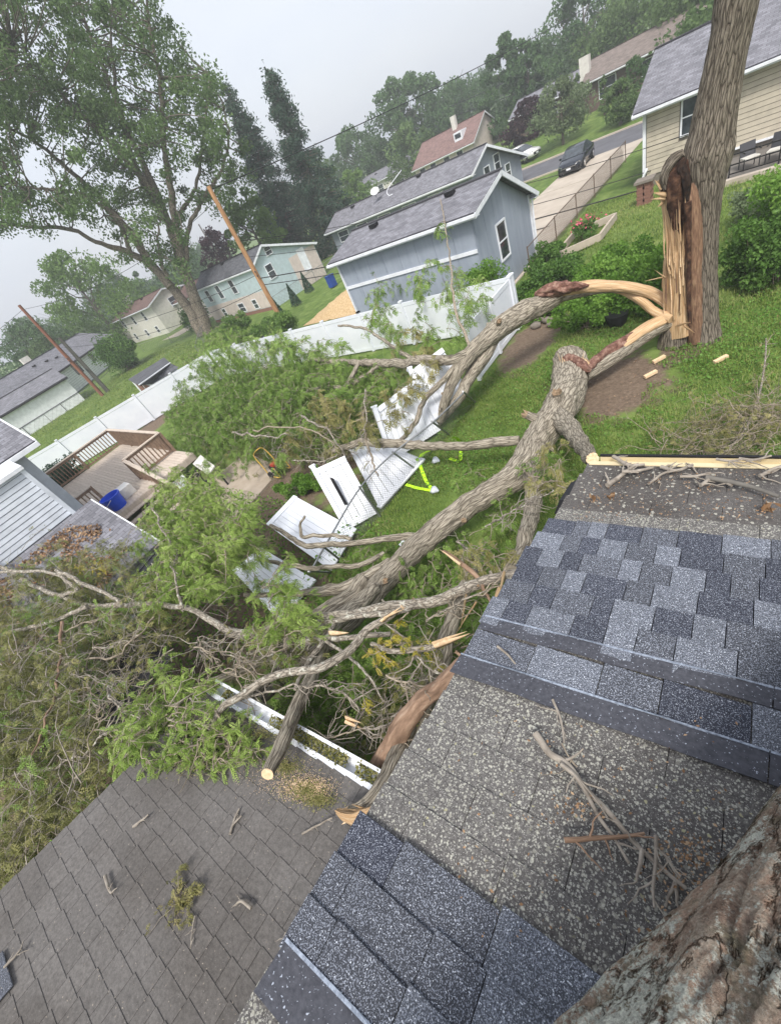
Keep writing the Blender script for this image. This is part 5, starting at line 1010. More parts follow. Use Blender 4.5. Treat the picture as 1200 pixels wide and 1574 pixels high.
nodirt = lambda Q: (fbm(Q[:, 0] * 2, Q[:, 1] * 2, 3, 9) * .6 + np.hypot((Q[:, 0] + 3.0) / 1.3, (Q[:, 1] - 10.8) / 1.7) > 1) & (np.hypot((Q[:, 0] + 6.3) / .9, (Q[:, 1] - 13.6) / 2) > 1)
lawn('grass', 90000, -7.1, 3.2, 2.2, 15.5, .075, MT['grassblade'], .007, nodirt)
Q = np.stack([RNG.uniform(-7.1, 3.2, 42000), RNG.uniform(6, 15.5, 42000)], 1); Q = Q[nodirt(Q)]; Q = Q[fbm(Q[:, 0] * .8, Q[:, 1] * .8, 3, 55) > RNG.uniform(-.6, .5, len(Q))]
mb = MB(); leaves(mb, np.c_[Q, RNG.uniform(.02, .10, len(Q))], .055 * RNG.uniform(.6, 1.3, len(Q)), np.clip(.5 + .4 * fbm(Q[:, 0], Q[:, 1], 3, 8) + RNG.normal(0, .2, len(Q)), 0, 1), flat_=1.2, aspect=.8)
tag(mb.build('lawn_weeds', MT['weed'], kind='stuff', origin=(-2, 10, 0)), 'broad leaved weeds spreading through the lawn', 'weeds')
lawn('grass', 45000, -9, 6, 15.5, 30, .10, MT['grassblade'], .011, lambda Q: (Q[:, 0] > -8.9) & ((Q[:, 0] < -2.7) | (Q[:, 1] < 26.4)))
lawn('grass', 40000, -60, -34, -6, 24, .11, MT['grassblade'], .02)

Q = np.stack([RNG.uniform(-6.8, 3, 1500), RNG.uniform(4, 15, 1500)], 1); w_ = np.exp(-((Q[:, 0] + 2.4) ** 2 + (Q[:, 1] - 11.2) ** 2) / 7); Q = Q[RNG.uniform(0, 1, len(Q)) < .25 + .75 * w_]; mb = MB(); leaves(mb, np.c_[Q, RNG.uniform(.05, .09, len(Q))], .07 * RNG.uniform(.4, 1.2, len(Q)), RNG.uniform(0, 1, len(Q)), flat_=2, aspect=.4); tag(mb.build('lawn_debris', MT['deadleaf'], kind='stuff', origin=(-2, 10, 0)), 'dead leaves and wood crumbs scattered on the lawn round the split trunk', 'leaf litter')
# ================================================================== THE SPLIT TRUNK
TY = 12.7
def V3(px, py, y=TY): return PY(px, py, y)
t = thing('split_trunk', 'tall split tree trunk with bare torn wood at the right', 'trunk', V3(1060, 520))
mb = MB(); cl = [(1081, 540, 62), (1081, 505, 46), (1081, 450, 40), (1081, 390, 41), (1082, 330, 44), (1084, 280, 58), (1088, 235, 76), (1095, 195, 68), (1104, 145, 63), (1114, 95, 62), (1124, 45, 63), (1132, 0, 66), (1142, -60, 66), (1158, -140, 66)]
Q = [V3(a, b, TY + .05 * (i > 5)) for i, (a, b, w) in enumerate(cl)]; C_, rr_, VV_ = tube(mb, Q, [rad(q, w * 1.03) for q, (_, _, w) in zip(Q, cl)], 96, n=260, noise=.07, ridge=.02, seed=2); mb.build('bark', MT['bark_big'], t)
# upper stem carries on above the picture
mb = MB(); q0 = Q[-1]; tube(mb, [q0, q0 + (.3, .2, 2.5), q0 + (1.2, .6, 5)], [rad(Q[-1], 66), .26, .1], 32, n=30, noise=.08, ridge=.012); tube(mb, [q0, q0 + (-.6, .3, 2.0), q0 + (-2.0, .8, 4)], [.3, .18, .06], 20, n=24, noise=.08); mb.build('upper_limb', MT['bark_big'], t)
# torn wood slab (pale)
def slabcol(name, m, cl, y, seg=40, n=120, sq=.55, noise=.12, ridge=.02, seed=0, par=None):
    mb = MB(); Q = [V3(a, b, y) for a, b, w in cl]; C = tube(mb, Q, [rad(q, w) for q, (_, _, w) in zip(Q, cl)], seg, n=n, noise=noise, ridge=ridge, seed=seed, squash=(1, 1)); return mb.build(name, m, par or t)
slabcol('torn_wood', MT['wood'], [(1043, 512, 44), (1043, 470, 44), (1040, 430, 44), (1041, 402, 42), (1042, 380, 34), (1038, 350, 30), (1032, 325, 26), (1026, 300, 22), (1019, 285, 15), (1012, 276, 7)], TY - .12, noise=.16, ridge=.03, seed=5)
slabcol('torn_wood', MT['wood_red'], [(1070, 525, 24), (1068, 470, 24), (1066, 420, 26), (1066, 370, 28), (1066, 330, 30), (1064, 300, 30), (1062, 280, 20)], TY - .22, noise=.2, ridge=.03, seed=8)
slabcol('rotten_hollow', MT['rot'], [(1052, 372, 12), (1050, 350, 26), (1046, 325, 36), (1043, 300, 44), (1042, 278, 46), (1046, 258, 40), (1052, 242, 26)], TY - .16, noise=.5, ridge=.04, seed=12)
slabcol('bark_lip', MT['bark_big'], [(1024, 290, 10), (1022, 276, 18), (1025, 262, 20), (1032, 250, 20), (1040, 241, 16), (1050, 234, 10)], TY - .3, noise=.6, ridge=.035, seed=13, seg=24)
slabcol('rotten_hollow', MT['hollow'], [(1056, 312, 4), (1055, 295, 12), (1052, 275, 17), (1047, 257, 14), (1052, 243, 7)], TY - .40, seg=30, noise=.6, seed=14)
slabcol('rotten_hollow', MT['rot'], [(1060, 500, 5), (1058, 450, 7), (1059, 400, 7), (1058, 350, 9), (1056, 310, 12)], TY - .44, seg=12, noise=.5, seed=15)
slabcol('stump_base', MT['bark_big'], [(1034, 548, 56), (1034, 528, 50), (1036, 505, 46), (1038, 492, 40)], TY - .1, noise=.15, ridge=.03, seed=16)
def splinters(parent, specs, m=None, name='splinter'):
    for k, (a, b, w) in enumerate(specs):
        a = np.array(a); b = np.array(b); d = b - a; mb = MB(); q = np.linspace(0, 1, 6)[:, None]; C = a + d * q + RNG.normal(0, .02, (6, 3)) * np.linalg.norm(d) * .25; r_ = w * np.array([1, 1.0, .85, .6, .35, .04])
        tube(mb, C, r_, 5, n=8, noise=.4, seed=k, squash=(1, .45)); mb.build(name, m or MT['wood'], parent)
splinters(t, [(V3(1026, 395, TY - .3), V3(1022, 330, TY - .35), .06), (V3(1030, 420, TY - .4), V3(1023, 392, TY - .4), .07), (V3(1024, 300, TY - .35), V3(1004, 296, TY - .5), .05), (V3(1022, 305, TY - .35), V3(1000, 306, TY - .55), .035), (V3(1016, 290, TY - .3), V3(1006, 276, TY - .35), .06), (V3(1020, 310, TY - .3), V3(1010, 318, TY - .5), .04),
    (V3(1028, 430, TY - .3), V3(1005, 414, TY - .7), .022), (V3(1026, 424, TY - .3), V3(990, 432, TY - .7), .02), (V3(1024, 450, TY - .3), V3(1024, 400, TY - .4), .06), (V3(1046, 480, TY - .45), V3(1048, 420, TY - .45), .05), (V3(1036, 490, TY - .45), V3(1038, 430, TY - .45), .06),
    (V3(1050, 500, TY - .5), V3(1068, 512, TY - .9), .035), (V3(1040, 500, TY - .5), V3(1062, 495, TY - .9), .035), (V3(1056, 340, TY - .4), V3(1052, 300, TY - .45), .05), (V3(1048, 470, TY - .4), V3(1050, 340, TY - .42), .05)])
for k in range(46):
    x_ = RNG.uniform(1020, 1056); y_ = RNG.uniform(330, 490); y_ = y_ if x_ < 1046 or y_ > 400 else y_ + 80
    if y_ < 390 and x_ < 1026: continue
    splinters(t, [(V3(x_, y_, TY - .38 - .1 * RNG.uniform()), V3(x_ + RNG.uniform(-4, 1), y_ - RNG.uniform(30, 70), TY - .40), RNG.uniform(.012, .035))], m=[MT['wood'], MT['cutwood'], MT['wood'], MT['wood_red']][k % 4])
# ================================================================== FALLEN LIMBS
def limb(mbx, pl, seg=24, n=None, noise=.08, ridge=0., seed=0, wob=.0):
    """pl: (px, py, z, width_px)"""
    Q = [P(a, b, z) for a, b, z, w in pl]; return tube(mbx, Q, [rad(q, p_[3] * .9) for q, p_ in zip(Q, pl)], seg, n=n or len(pl) * 12, noise=noise, ridge=ridge, seed=seed, wob=wob)
CL = {}
def byl(a): return [o for o in bpy.data.objects if str(o.get('label', '')).startswith(a)][0]
def LIMB(name, label, cat, main, subs=(), m='bark', ridge=.012, cuts=(), part='main_stem', thin='bark', jag=.02, grp=None):
    t = thing(name, label, cat, P(*main[len(main) // 2][:3]), grp); mb = MB(); C, rr, V = limb(mb, main, 64 if ridge > .01 else 24, n=len(main) * 22, noise=.17 if ridge > .01 else .12, ridge=ridge * 1.3, seed=len(CL), wob=.03); mb.build(part, MT[m], t); CL[label] = [C]
    for q in range(max(2, len(main) // 2)):            # broken stubs and knots
        i_ = int(RNG.uniform(.06, .94) * (len(C) - 1)); r_ = float(np.linalg.norm(V[i_][0] - C[i_])); d_ = unit(RNG.normal(0, 1, 3) + np.array([0, 0, .5]) + unit(C[min(i_ + 2, len(C) - 1)] - C[i_ - 1]) * .6); ln_ = r_ * RNG.uniform(1.15, 1.9)
        mb = MB(); C3, _, V3_ = tube(mb, [C[i_], C[i_] + d_ * ln_ * .6, C[i_] + d_ * ln_], [r_ * .55, r_ * .30, r_ * .24], 12, n=10, noise=.4, seed=q); o_ = mb.build('stub', MT[m], t)
        if q % 2: endcap(C3, V3_, 1, 'broken_end', MT['torn_dull'], t, jag=r_ * .3)
    for e in cuts: endcap(C, V, e, 'cut_face', MT['cutwood'], t, jag=jag)
    for k, s in enumerate(subs):
        mb = MB(); C2, r2, V2 = limb(mb, s[0], 24, n=len(s[0]) * 14, noise=.15, ridge=ridge * .6, seed=k + 20, wob=.045); mb.build('branch', MT[s[1] if len(s) > 1 else thin], t); CL[label].append(C2)
        if len(s) > 2 and s[2]: endcap(C2, V2, 1, 'cut_face', MT['cutwood'], t, jag=jag)
    return t
# A: limb still hinged to the stump, arching left over the fence
tA = LIMB('fallen_limb', 'thick fallen limb arching from the stump over the white fence with a red-brown hollow end', 'fallen limb',
    [(868, 447, 1.75, 26), (845, 459, 1.75, 36), (815, 475, 1.75, 41), (785, 492, 1.8, 41), (760, 510, 1.8, 40), (735, 532, 1.75, 34), (712, 556, 1.6, 28), (694, 590, 1.2, 22), (684, 618, .8, 18), (676, 648, .3, 15)],
    [([(758, 520, 1.6, 30), (745, 548, 1.4, 28), (722, 580, 1.1, 25), (706, 610, .8, 22), (688, 632, .4, 18), (672, 652, .15, 13)],), ([(735, 532, 1.7, 22), (700, 552, 1.75, 20), (660, 553, 1.7, 20), (615, 558, 1.6, 18), (570, 557, 1.5, 15), (530, 556, 1.4, 11), (480, 552, 1.4, 8)],),
     ([(712, 548, 1.7, 14), (690, 575, 1.5, 12), (655, 610, 1.2, 11), (638, 650, .9, 10), (615, 678, .7, 8)],), ([(552, 557, 1.5, 8), (540, 580, 1.3, 9), (520, 610, 1., 7)],), ([(726, 540, 1.75, 7), (712, 505, 2.2, 6), (700, 480, 2.6, 5), (694, 440, 3.0, 4), (692, 400, 3.3, 3), (683, 340, 3.9, 2.5), (676, 300, 4.3, 2)], 'twig'),
     ([(640, 556, 1.6, 9), (600, 530, 1.9, 7), (560, 505, 2.3, 5), (520, 500, 2.5, 4)],), ([(590, 557, 1.5, 10), (540, 590, 1.2, 9), (480, 600, 1.3, 8), (440, 620, 1.2, 6)],)], ridge=.016)
# torn hinge: light wood strands
Cs = [P(1030, 470, 1.0), P(1005, 452, 1.35), P(965, 441, 1.7), P(925, 439, 1.85), P(885, 443, 1.85), P(850, 452, 1.8)]
mb = MB(); tube(mb, Cs, [.16, .14, .15, .17, .19, .17], 36, n=90, noise=.25, ridge=.03, seed=33, squash=(.75, 1)); mb.build('torn_wood', MT['wood'], tA)
mb = MB(); tube(mb, [c - (0, 0, .13) + (0, .06, 0) for c in Cs[2:]], [.03, .1, .16, .18], 20, n=40, noise=.15, seed=35); mb.build('bark_underside', MT['bark'], tA)
mb = MB(); tube(mb, [P(822, 452, 2.03), P(838, 448, 2.05), P(860, 443, 2.02), P(885, 440, 2.0), P(905, 438, 1.98)], [.05, .15, .17, .12, .02], 24, n=50, noise=.7, seed=36, nscale=2); mb.build('rotten_hollow', mat('red_rot', [(.3, (.06, .025, .018)), (.5, (.2, .10, .075)), (.75, (.46, .31, .24))], scale=7, detail=9, bump=1, bscale=14, rdist=.06), tA)
for k in range(16):
    o = RNG.normal(0, 1, 3) * np.array([.05, .09, .07]); f = RNG.uniform(.0, .3); pts_ = resample(Cs, 12)[int(f * 6):int(6 + RNG.integers(0, 5))]; mb = MB(); rr0 = RNG.uniform(.018, .045); tube(mb, pts_ + o, np.linspace(rr0, .008, len(pts_)), 6, n=24, noise=.3, seed=k, squash=(1, .5)); mb.build('splinter', MT['cutwood' if k % 2 else 'wood'], tA)
mb = MB(); tube(mb, [P(1032, 490, .85), P(1005, 478, 1.0), P(985, 462, 1.3), P(960, 450, 1.5), P(930, 446, 1.65)], [.10, .1, .09, .07, .02], 16, n=40, noise=.3, seed=40); mb.build('torn_wood', MT['wood'], tA)
# B: big forked limb across the lawn
tB = LIMB('fallen_limb', 'large pale forked limb lying across the lawn toward the roof', 'fallen limb',
    [(866, 548, .6, 40), (872, 560, .58, 56), (876, 582, .6, 66), (872, 606, .7, 66), (858, 632, .8, 66), (838, 660, .85, 62), (818, 690, .9, 58), (806, 718, .95, 60), (785, 738, .95, 52), (755, 755, .95, 46), (720, 776, .95, 48), (688, 800, .95, 50), (650, 833, 1.0, 48), (620, 862, 1.1, 46), (592, 890, 1.2, 46), (572, 915, 1.35, 42), (545, 950, 1.5, 32), (500, 990, 1.7, 28), (450, 1030, 1.8, 22), (400, 1075, 1.9, 16)],
    [([(848, 628, .8, 36), (868, 650, 1.1, 38), (885, 672, 1.7, 34), (897, 690, 2.4, 30), (913, 707, 3.1, 24)], 'bark', True),
     ([(812, 715, 1.0, 36), (818, 745, 1.1, 34), (818, 780, 1.3, 32), (812, 812, 1.5, 31), (802, 845, 1.7, 32), (785, 880, 1.9, 30)],),
     ([(798, 676, 1.0, 18), (760, 680, 1.0, 20), (710, 685, 1.0, 18), (660, 686, 1.0, 17), (610, 682, 1.05, 18), (570, 680, 1.1, 18), (540, 684, 1.1, 14), (500, 700, 1.0, 9)],),
     ([(650, 825, 1.0, 16), (615, 826, 1.1, 15), (570, 832, 1.2, 13), (520, 836, 1.3, 12), (470, 838, 1.3, 11), (440, 822, 1.4, 9), (415, 808, 1.45, 7)],),
     ([(600, 868, 1.1, 26), (570, 882, 1.2, 27), (540, 898, 1.25, 26), (505, 908, 1.3, 24), (470, 912, 1.35, 14), (420, 914, 1.4, 11), (375, 916, 1.5, 9)],),
     ([(560, 895, 1.2, 36), (530, 925, 1.3, 38), (490, 950, 1.35, 34), (450, 980, 1.4, 26), (420, 1020, 1.45, 20)],),
     ([(540, 830, 1.25, 8), (500, 822, 1.35, 8), (465, 826, 1.4, 7), (462, 808, 1.6, 5), (470, 794, 1.8, 4)],), ([(590, 850, 1.15, 9), (560, 866, 1.2, 10), (500, 872, 1.3, 10), (452, 870, 1.35, 10), (410, 862, 1.4, 7)],)], ridge=.018, jag=.01)
# torn arm from the stump to the knob
Cs = [P(1062, 481, .75), P(1035, 488, .75), P(1000, 505, .7), P(960, 532, .65), P(925, 555, .6), P(895, 572, .6)]
mb = MB(); tube(mb, [c - (0, 0, .05) for c in Cs], [.10, .17, .20, .21, .21, .24], 30, n=80, noise=.14, ridge=.01, seed=50); mb.build('torn_arm', MT['bark'], tB)
mb = MB(); tube(mb, [c + (-.04, -.05, .08) for c in Cs[:4]] + [P(938, 547, .62)], [.10, .17, .19, .16, .04], 30, n=90, noise=.22, ridge=.02, seed=51, squash=(.7, 1)); mb.build('torn_wood', MT['wood'], tB)
mb = MB(); tube(mb, [c + (-.05, -.05, .12) for c in Cs[2:5]] + [P(900, 568, .75)], [.03, .13, .15, .10], 20, n=60, noise=.6, seed=52); mb.build('inner_bark', bpy.data.materials['red_rot'], tB)
for k in range(10):
    o = RNG.normal(0, 1, 3) * .05; mb = MB(); tube(mb, [Cs[3] + o, Cs[2] + o, Cs[1] + o * 1.3, Cs[0] + o * 2 + RNG.normal(0, .04, 3)], [.02, .04, .03, .006], 6, n=14, noise=.3, seed=k, squash=(1, .5)); mb.build('splinter', MT['cutwood' if k % 2 else 'wood'], tB)
mb = MB(); tube(mb, [P(858, 560, .55), P(866, 546, .62), P(878, 540, .66), P(890, 548, .64), P(897, 560, .6)], [.13, .17, .17, .17, .12], 28, n=60, noise=.55, ridge=.02, seed=59, nscale=1.6); mb.build('knob', MT['bark'], tB)
mb = MB(); tube(mb, [P(862, 556, .86), P(872, 551, .93), P(884, 556, .92), P(897, 566, .88), P(908, 570, .8)], [.03, .11, .13, .11, .04], 24, n=50, noise=.8, seed=60, nscale=2); mb.build('torn_wood', bpy.data.materials['red_rot'], tB)
for k in range(14): splinters(tB, [(P(862 + k * 2.6, 560 + (k % 3) * 3, .86), P(859 + k * 3 + RNG.uniform(-3, 3), 541 + (k % 4) * 3, 1.0 + .06 * (k % 2)), .03)], m=MT['cutwood' if k % 2 else 'wood'])
mb = MB(); tube(mb, [P(884, 556, .68), P(893, 562, .75), P(905, 566, .75)], [.13, .16, .08], 20, n=20, noise=.6, seed=57); mb.build('torn_wood', MT['wood'], tB)
# others
LIMB('fallen_limb', 'dark limb running under the crossed pale branches down to the gutter end', 'fallen limb', [(585, 900, 1.2, 26), (540, 932, 1.3, 27), (500, 965, 1.45, 26), (462, 1000, 1.6, 25), (425, 1035, 1.75, 22), (390, 1068, 1.9, 20), (355, 1100, 2.0, 16)], m='bark', ridge=.008)
LIMB('fallen_limb', 'limb lying left of the dark limb, half under the lowest white panel leaves', 'fallen limb', [(520, 925, 1.25, 24), (480, 950, 1.3, 25), (440, 985, 1.4, 23), (400, 1015, 1.5, 20), (360, 1035, 1.6, 17), (315, 1050, 1.7, 12)], m='bark', ridge=.008)
LIMB('broken_branch', 'slim branch running level between the double pale branch and the curved grey branch', 'branch', [(600, 975, 2.5, 10), (560, 978, 2.6, 11), (520, 980, 2.6, 11), (470, 985, 2.6, 10), (420, 995, 2.6, 9), (380, 1005, 2.6, 7)], m='bark_thin', ridge=0)
LIMB('broken_branch', 'slim forked branch dropping from the double pale branch toward the gutter', 'branch', [(520, 950, 2.4, 10), (500, 985, 2.6, 10), (470, 1025, 2.7, 9), (452, 1060, 2.8, 7)], [([(500, 985, 2.6, 7), (540, 1010, 2.7, 6), (570, 1040, 2.8, 5), (590, 1075, 2.9, 3)], 'bark_thin')], m='bark_thin', ridge=0)
LIMB('broken_log', 'thick reddish log with torn lower end, wedged beside the lichen covered roof edge', 'log', [(578, 1184, 2.55, 40), (594, 1152, 2.7, 40), (616, 1118, 2.9, 44), (645, 1082, 3.1, 36), (680, 1050, 3.3, 31), (712, 1020, 3.45, 26), (745, 990, 3.6, 20)], m='bark_log', ridge=.008, cuts=(0,), jag=.06)
LIMB('fallen_limb', 'limb running under the roof edge down to the split orange end on the brown shingles', 'fallen limb', [(538, 1254, 3.04, 26), (556, 1246, 3.04, 32), (580, 1224, 3.02, 40), (603, 1186, 2.9, 44), (626, 1138, 2.7, 42), (654, 1082, 2.5, 40), (674, 1026, 2.4, 36), (692, 966, 2.3, 32), (708, 918, 2.2, 30), (728, 880, 2.1, 22)], m='bark', ridge=.008, cuts=(0,), jag=.08)
t_ = byl('limb running under the roof edge'); mb = MB(); tube(mb, [P(518, 1247, 3.06), P(530, 1253, 3.08), P(546, 1256, 3.1), P(562, 1253, 3.12), P(578, 1242, 3.14)], [.015, .03, .04, .04, .02], 20, n=40, noise=.8, ridge=.01, seed=70, nscale=2); mb.build('torn_wood', MT['wood'], t_); splinters(t_, [(P(570, 1248, 3.1), P(520, 1243, 3.1), .03), (P(575, 1255, 3.06), P(532, 1262, 3.05), .03), (P(560, 1244, 3.12), P(540, 1236, 3.2), .02), (P(600, 1250, 3.05), P(545, 1262, 3.03), .025)])
LIMB('fallen_limb', 'limb with a sawn round end resting on the brown-grey roof edge', 'fallen limb', [(410, 1188, 3.30, 25), (422, 1163, 3.2, 29), (437, 1132, 3.1, 30), (455, 1092, 2.9, 30), (474, 1050, 2.7, 29), (490, 1010, 2.5, 28), (512, 970, 2.2, 27), (545, 935, 1.8, 28), (575, 905, 1.5, 26)], m='bark', ridge=.005, cuts=(0,), jag=.003)
LIMB('broken_branch', 'curved grey branch with a pale broken tip above the sawn limb', 'branch', [(327, 1110, 3.1, 10), (345, 1084, 3.15, 14), (375, 1065, 3.2, 15), (410, 1045, 3.2, 16), (450, 1033, 3.2, 17), (492, 1026, 3.2, 18), (525, 1008, 3.15, 18), (545, 990, 3.1, 17), (562, 968, 3.1, 16), (590, 952, 3.1, 14), (616, 934, 3.1, 9)], m='bark_thin', ridge=0, cuts=(1,), jag=.03)
splinters(byl('curved grey branch'), [(P(585, 955, 3.16), P(618, 932, 3.18), .025), (P(590, 950, 3.18), P(622, 936, 3.16), .018)], m=MT['cutwood'])
LIMB('broken_branch', 'long double pale branch crossing over the limbs to the roof edge', 'branch', [(808, 880, 2.9, 22), (775, 886, 2.85, 22), (745, 893, 2.8, 22), (712, 905, 2.75, 24), (672, 922, 2.7, 22), (632, 930, 2.65, 20), (585, 932, 2.6, 18), (530, 945, 2.5, 17), (480, 952, 2.4, 16), (440, 955, 2.4, 18), (400, 972, 2.3, 16), (370, 974, 2.3, 13), (345, 966, 2.3, 13)],
     [([(650, 928, 2.68, 12), (610, 944, 2.62, 13), (560, 948, 2.6, 12), (510, 957, 2.5, 11), (488, 957, 2.5, 8)], 'bark_thin')], m='bark_thin', ridge=0)
LIMB('broken_branch', 'branch with a long pale split tip pointing at the roof edge', 'branch', [(570, 990, 2.9, 9), (600, 1000, 2.9, 11), (640, 999, 2.95, 13), (672, 992, 3.0, 15), (700, 980, 3.05, 11)], m='bark_thin', ridge=0)
t_ = byl('branch with a long pale split tip'); splinters(t_, [(P(668, 993, 3.03), P(722, 974, 3.1), .045), (P(665, 990, 3.06), P(718, 970, 3.13), .03)], m=MT['cutwood'])
LIMB('broken_branch', 'short splintered stick standing up beside the roof edge', 'branch', [(680, 848, 3.0, 6), (705, 866, 2.9, 9), (735, 888, 2.8, 10), (745, 908, 2.8, 7), (756, 930, 2.8, 5)], m='bark_log', ridge=0)
splinters(byl('short splintered stick'), [(P(708, 868, 2.95), P(676, 845, 3.05), .035)], m=MT['cutwood'])
t_ = thing('torn_wood', 'orange torn wood strip hanging under the roof edge', 'torn wood', P(760, 930, 3.2)); splinters(t_, [(P(768, 905, 3.2), P(752, 950, 3.2), .045), (P(775, 880, 3.2), P(764, 925, 3.2), .03), (P(716, 915, 2.7), P(708, 965, 2.7), .03), (P(732, 925, 2.7), P(700, 975, 2.6), .02)], m=MT['wood'])
t_ = thing('torn_wood', 'torn orange chip of wood among the dark twigs above the gutter', 'torn wood', P(545, 1110, 2.7)); splinters(t_, [(P(530, 1108, 2.8), P(560, 1122, 2.7), .05), (P(532, 1103, 2.82), P(556, 1112, 2.8), .04)], m=MT['cutwood'])
t_ = thing('torn_wood', 'small pale block of split wood on the crossed branches', 'torn wood', P(522, 974, 3.0)); splinters(t_, [(P(508, 973, 3.0), P(536, 973, 3.0), .05)], m=MT['cutwood'])
LIMB('fallen_limb', 'long grey limb reaching left over the dark crushed canopy', 'fallen limb', [(430, 990, 2.2, 20), (397, 977, 2.4, 21), (362, 975, 2.5, 18), (340, 964, 2.6, 14), (310, 944, 2.7, 12), (283, 935, 2.7, 11), (233, 928, 2.7, 10), (185, 931, 2.7, 10), (140, 932, 2.7, 11), (110, 922, 2.7, 10), (80, 912, 2.7, 9), (45, 897, 2.7, 8), (12, 876, 2.7, 8), (-30, 860, 2.7, 6)],
     [([(135, 933, 2.8, 10), (100, 950, 2.8, 8), (60, 962, 2.7, 8), (0, 975, 2.6, 7), (-30, 985, 2.6, 6)], 'bark_thin'), ([(95, 915, 2.8, 8), (120, 905, 2.9, 7), (75, 880, 3.0, 6), (20, 878, 3.1, 6), (-20, 880, 3.1, 5)], 'bark_thin'), ([(95, 958, 2.8, 7), (92, 1000, 2.9, 5), (87, 1060, 3.0, 5), (70, 1110, 3.0, 4), (50, 1160, 3.0, 3)], 'bark_log'),
      ([(190, 931, 2.85, 8), (165, 915, 2.9, 7), (130, 898, 3.0, 8), (88, 877, 3.1, 7)], 'bark_thin'), ([(283, 935, 2.8, 7), (275, 912, 2.95, 5), (268, 880, 3.1, 4), (262, 870, 3.2, 3)], 'bark_thin')], m='bark_thin', ridge=0)
BIGTW = [[(0, 1010, 2.6), (60, 985, 2.7), (120, 965, 2.8), (180, 940, 2.8)], [(0, 1045, 2.5), (40, 1000, 2.6), (90, 985, 2.7), (150, 972, 2.8)], [(105, 1000, 2.6), (160, 995, 2.7), (215, 980, 2.8)], [(70, 1050, 2.6), (120, 1020, 2.7), (165, 1008, 2.7), (210, 985, 2.8), (240, 950, 2.8)],
    [(30, 1100, 2.5), (90, 1070, 2.6), (140, 1035, 2.6), (200, 1050, 2.7), (260, 1055, 2.8)], [(0, 1195, 2.2), (60, 1190, 2.3), (120, 1165, 2.6), (160, 1130, 2.8), (180, 1105, 2.9)], [(110, 1200, 2.5), (130, 1165, 2.7), (150, 1120, 2.8), (155, 1090, 2.9)], [(10, 1310, 2.0), (30, 1260, 2.1), (60, 1200, 2.3), (70, 1140, 2.5)],
    [(0, 1335, 1.8), (20, 1320, 1.9), (60, 1295, 2.0)], [(300, 980, 2.9), (330, 1000, 2.9), (380, 1020, 3.0), (395, 1045, 3.0)], [(310, 995, 2.9), (360, 1010, 2.9), (420, 1005, 3.0)], [(350, 1075, 2.9), (420, 1065, 3.0), (470, 1055, 3.0), (510, 1062, 3.0), (540, 1082, 2.9), (548, 1100, 2.9)], [(300, 1000, 3.0), (345, 1030, 3.0), (380, 1060, 3.0)],
    [(160, 1060, 3.1), (190, 1085, 3.1), (225, 1110, 3.1)], [(260, 1115, 3.1), (305, 1120, 3.1), (350, 1150, 3.05)], [(240, 1085, 3.0), (300, 1085, 3.05), (320, 1130, 3.1)], [(230, 870, 2.8), (258, 900, 2.7), (285, 940, 2.6)], [(230, 780, 3.0), (260, 830, 2.9), (275, 900, 2.7)], [(390, 660, 1.9), (440, 655, 2.0), (490, 668, 1.9), (520, 690, 1.6)], [(360, 665, 1.9), (400, 672, 1.9), (440, 668, 1.9)],
    [(465, 640, 1.8), (500, 660, 1.8), (530, 700, 1.3)], [(560, 660, 1.8), (570, 700, 1.2), (580, 730, .9)], [(560, 600, 2.2), (562, 640, 2.0), (558, 680, 1.8)], [(520, 700, 1.2), (490, 710, 1.2), (450, 705, 1.3)], [(600, 1050, 2.9), (640, 1060, 3.0), (670, 1060, 3.1)], [(600, 960, 3.0), (650, 1020, 3.0), (680, 1045, 3.1), (730, 1050, 3.2)],
    [(620, 1090, 2.6), (615, 1120, 2.7), (625, 1150, 2.8)], [(480, 1140, 2.7), (520, 1125, 2.8), (560, 1130, 2.8)], [(650, 940, 2.8), (690, 930, 2.9), (730, 915, 3.0), (755, 900, 3.0)], [(745, 800, 2.0), (780, 790, 2.4), (820, 770, 2.6), (850, 755, 2.8)], [(800, 720, 1.4), (830, 745, 1.8), (850, 750, 2.2)], [(700, 830, 1.4), (730, 850, 1.5), (740, 880, 1.6)]]
TWL = ['grey twig crossing the left edge just under the long grey limb', 'grey twig rising from the left edge to the middle of the olive tangle', 'short grey twig below the fork of the long grey limb', 'long twig running up to the long grey limb from the lower left', 'twig crossing level over the dark ribbed roof', 'twig from the left edge toward the bright green sprays', 'twig in front of the lowest dark roof panel', 'dark twig climbing from the lower left corner of the tangle', 'thick grey stub at the left edge beside the brown-grey roof', 'pale twig joining the curved grey branch near its middle', 'pale twig running level under the double branch', 'pale lichen covered twig hooked over the sawn limb', 'short twig left of the sawn limb', 'bare stem carrying the bright green sprays', 'twig lying over the tip of the brown-grey roof', 'brown twig dangling over the roof tip', 'twig standing behind the long grey limb', 'tall dark twig rising from the long grey limb toward the deck', 'long white barkless twig over the green heap', 'shorter white twig left of the long barkless one', 'dark forked twig above the cracked panels', 'upright twig leaning on the long horizontal limb', 'upright pale twig behind the leaning white panel', 'twig lying level behind the slotted white panel', 'thin twig arching over the reddish log', 'thin twig crossing the branch with the split tip', 'short stub standing beside the reddish log', 'twig above the white gutter beside the torn chip', 'curved twig near the splintered stick', 'thin twig stretching from the big limb to the black roof corner', 'short twig at the fork of the big limb', 'thin twig on the big limb above the splintered stick']
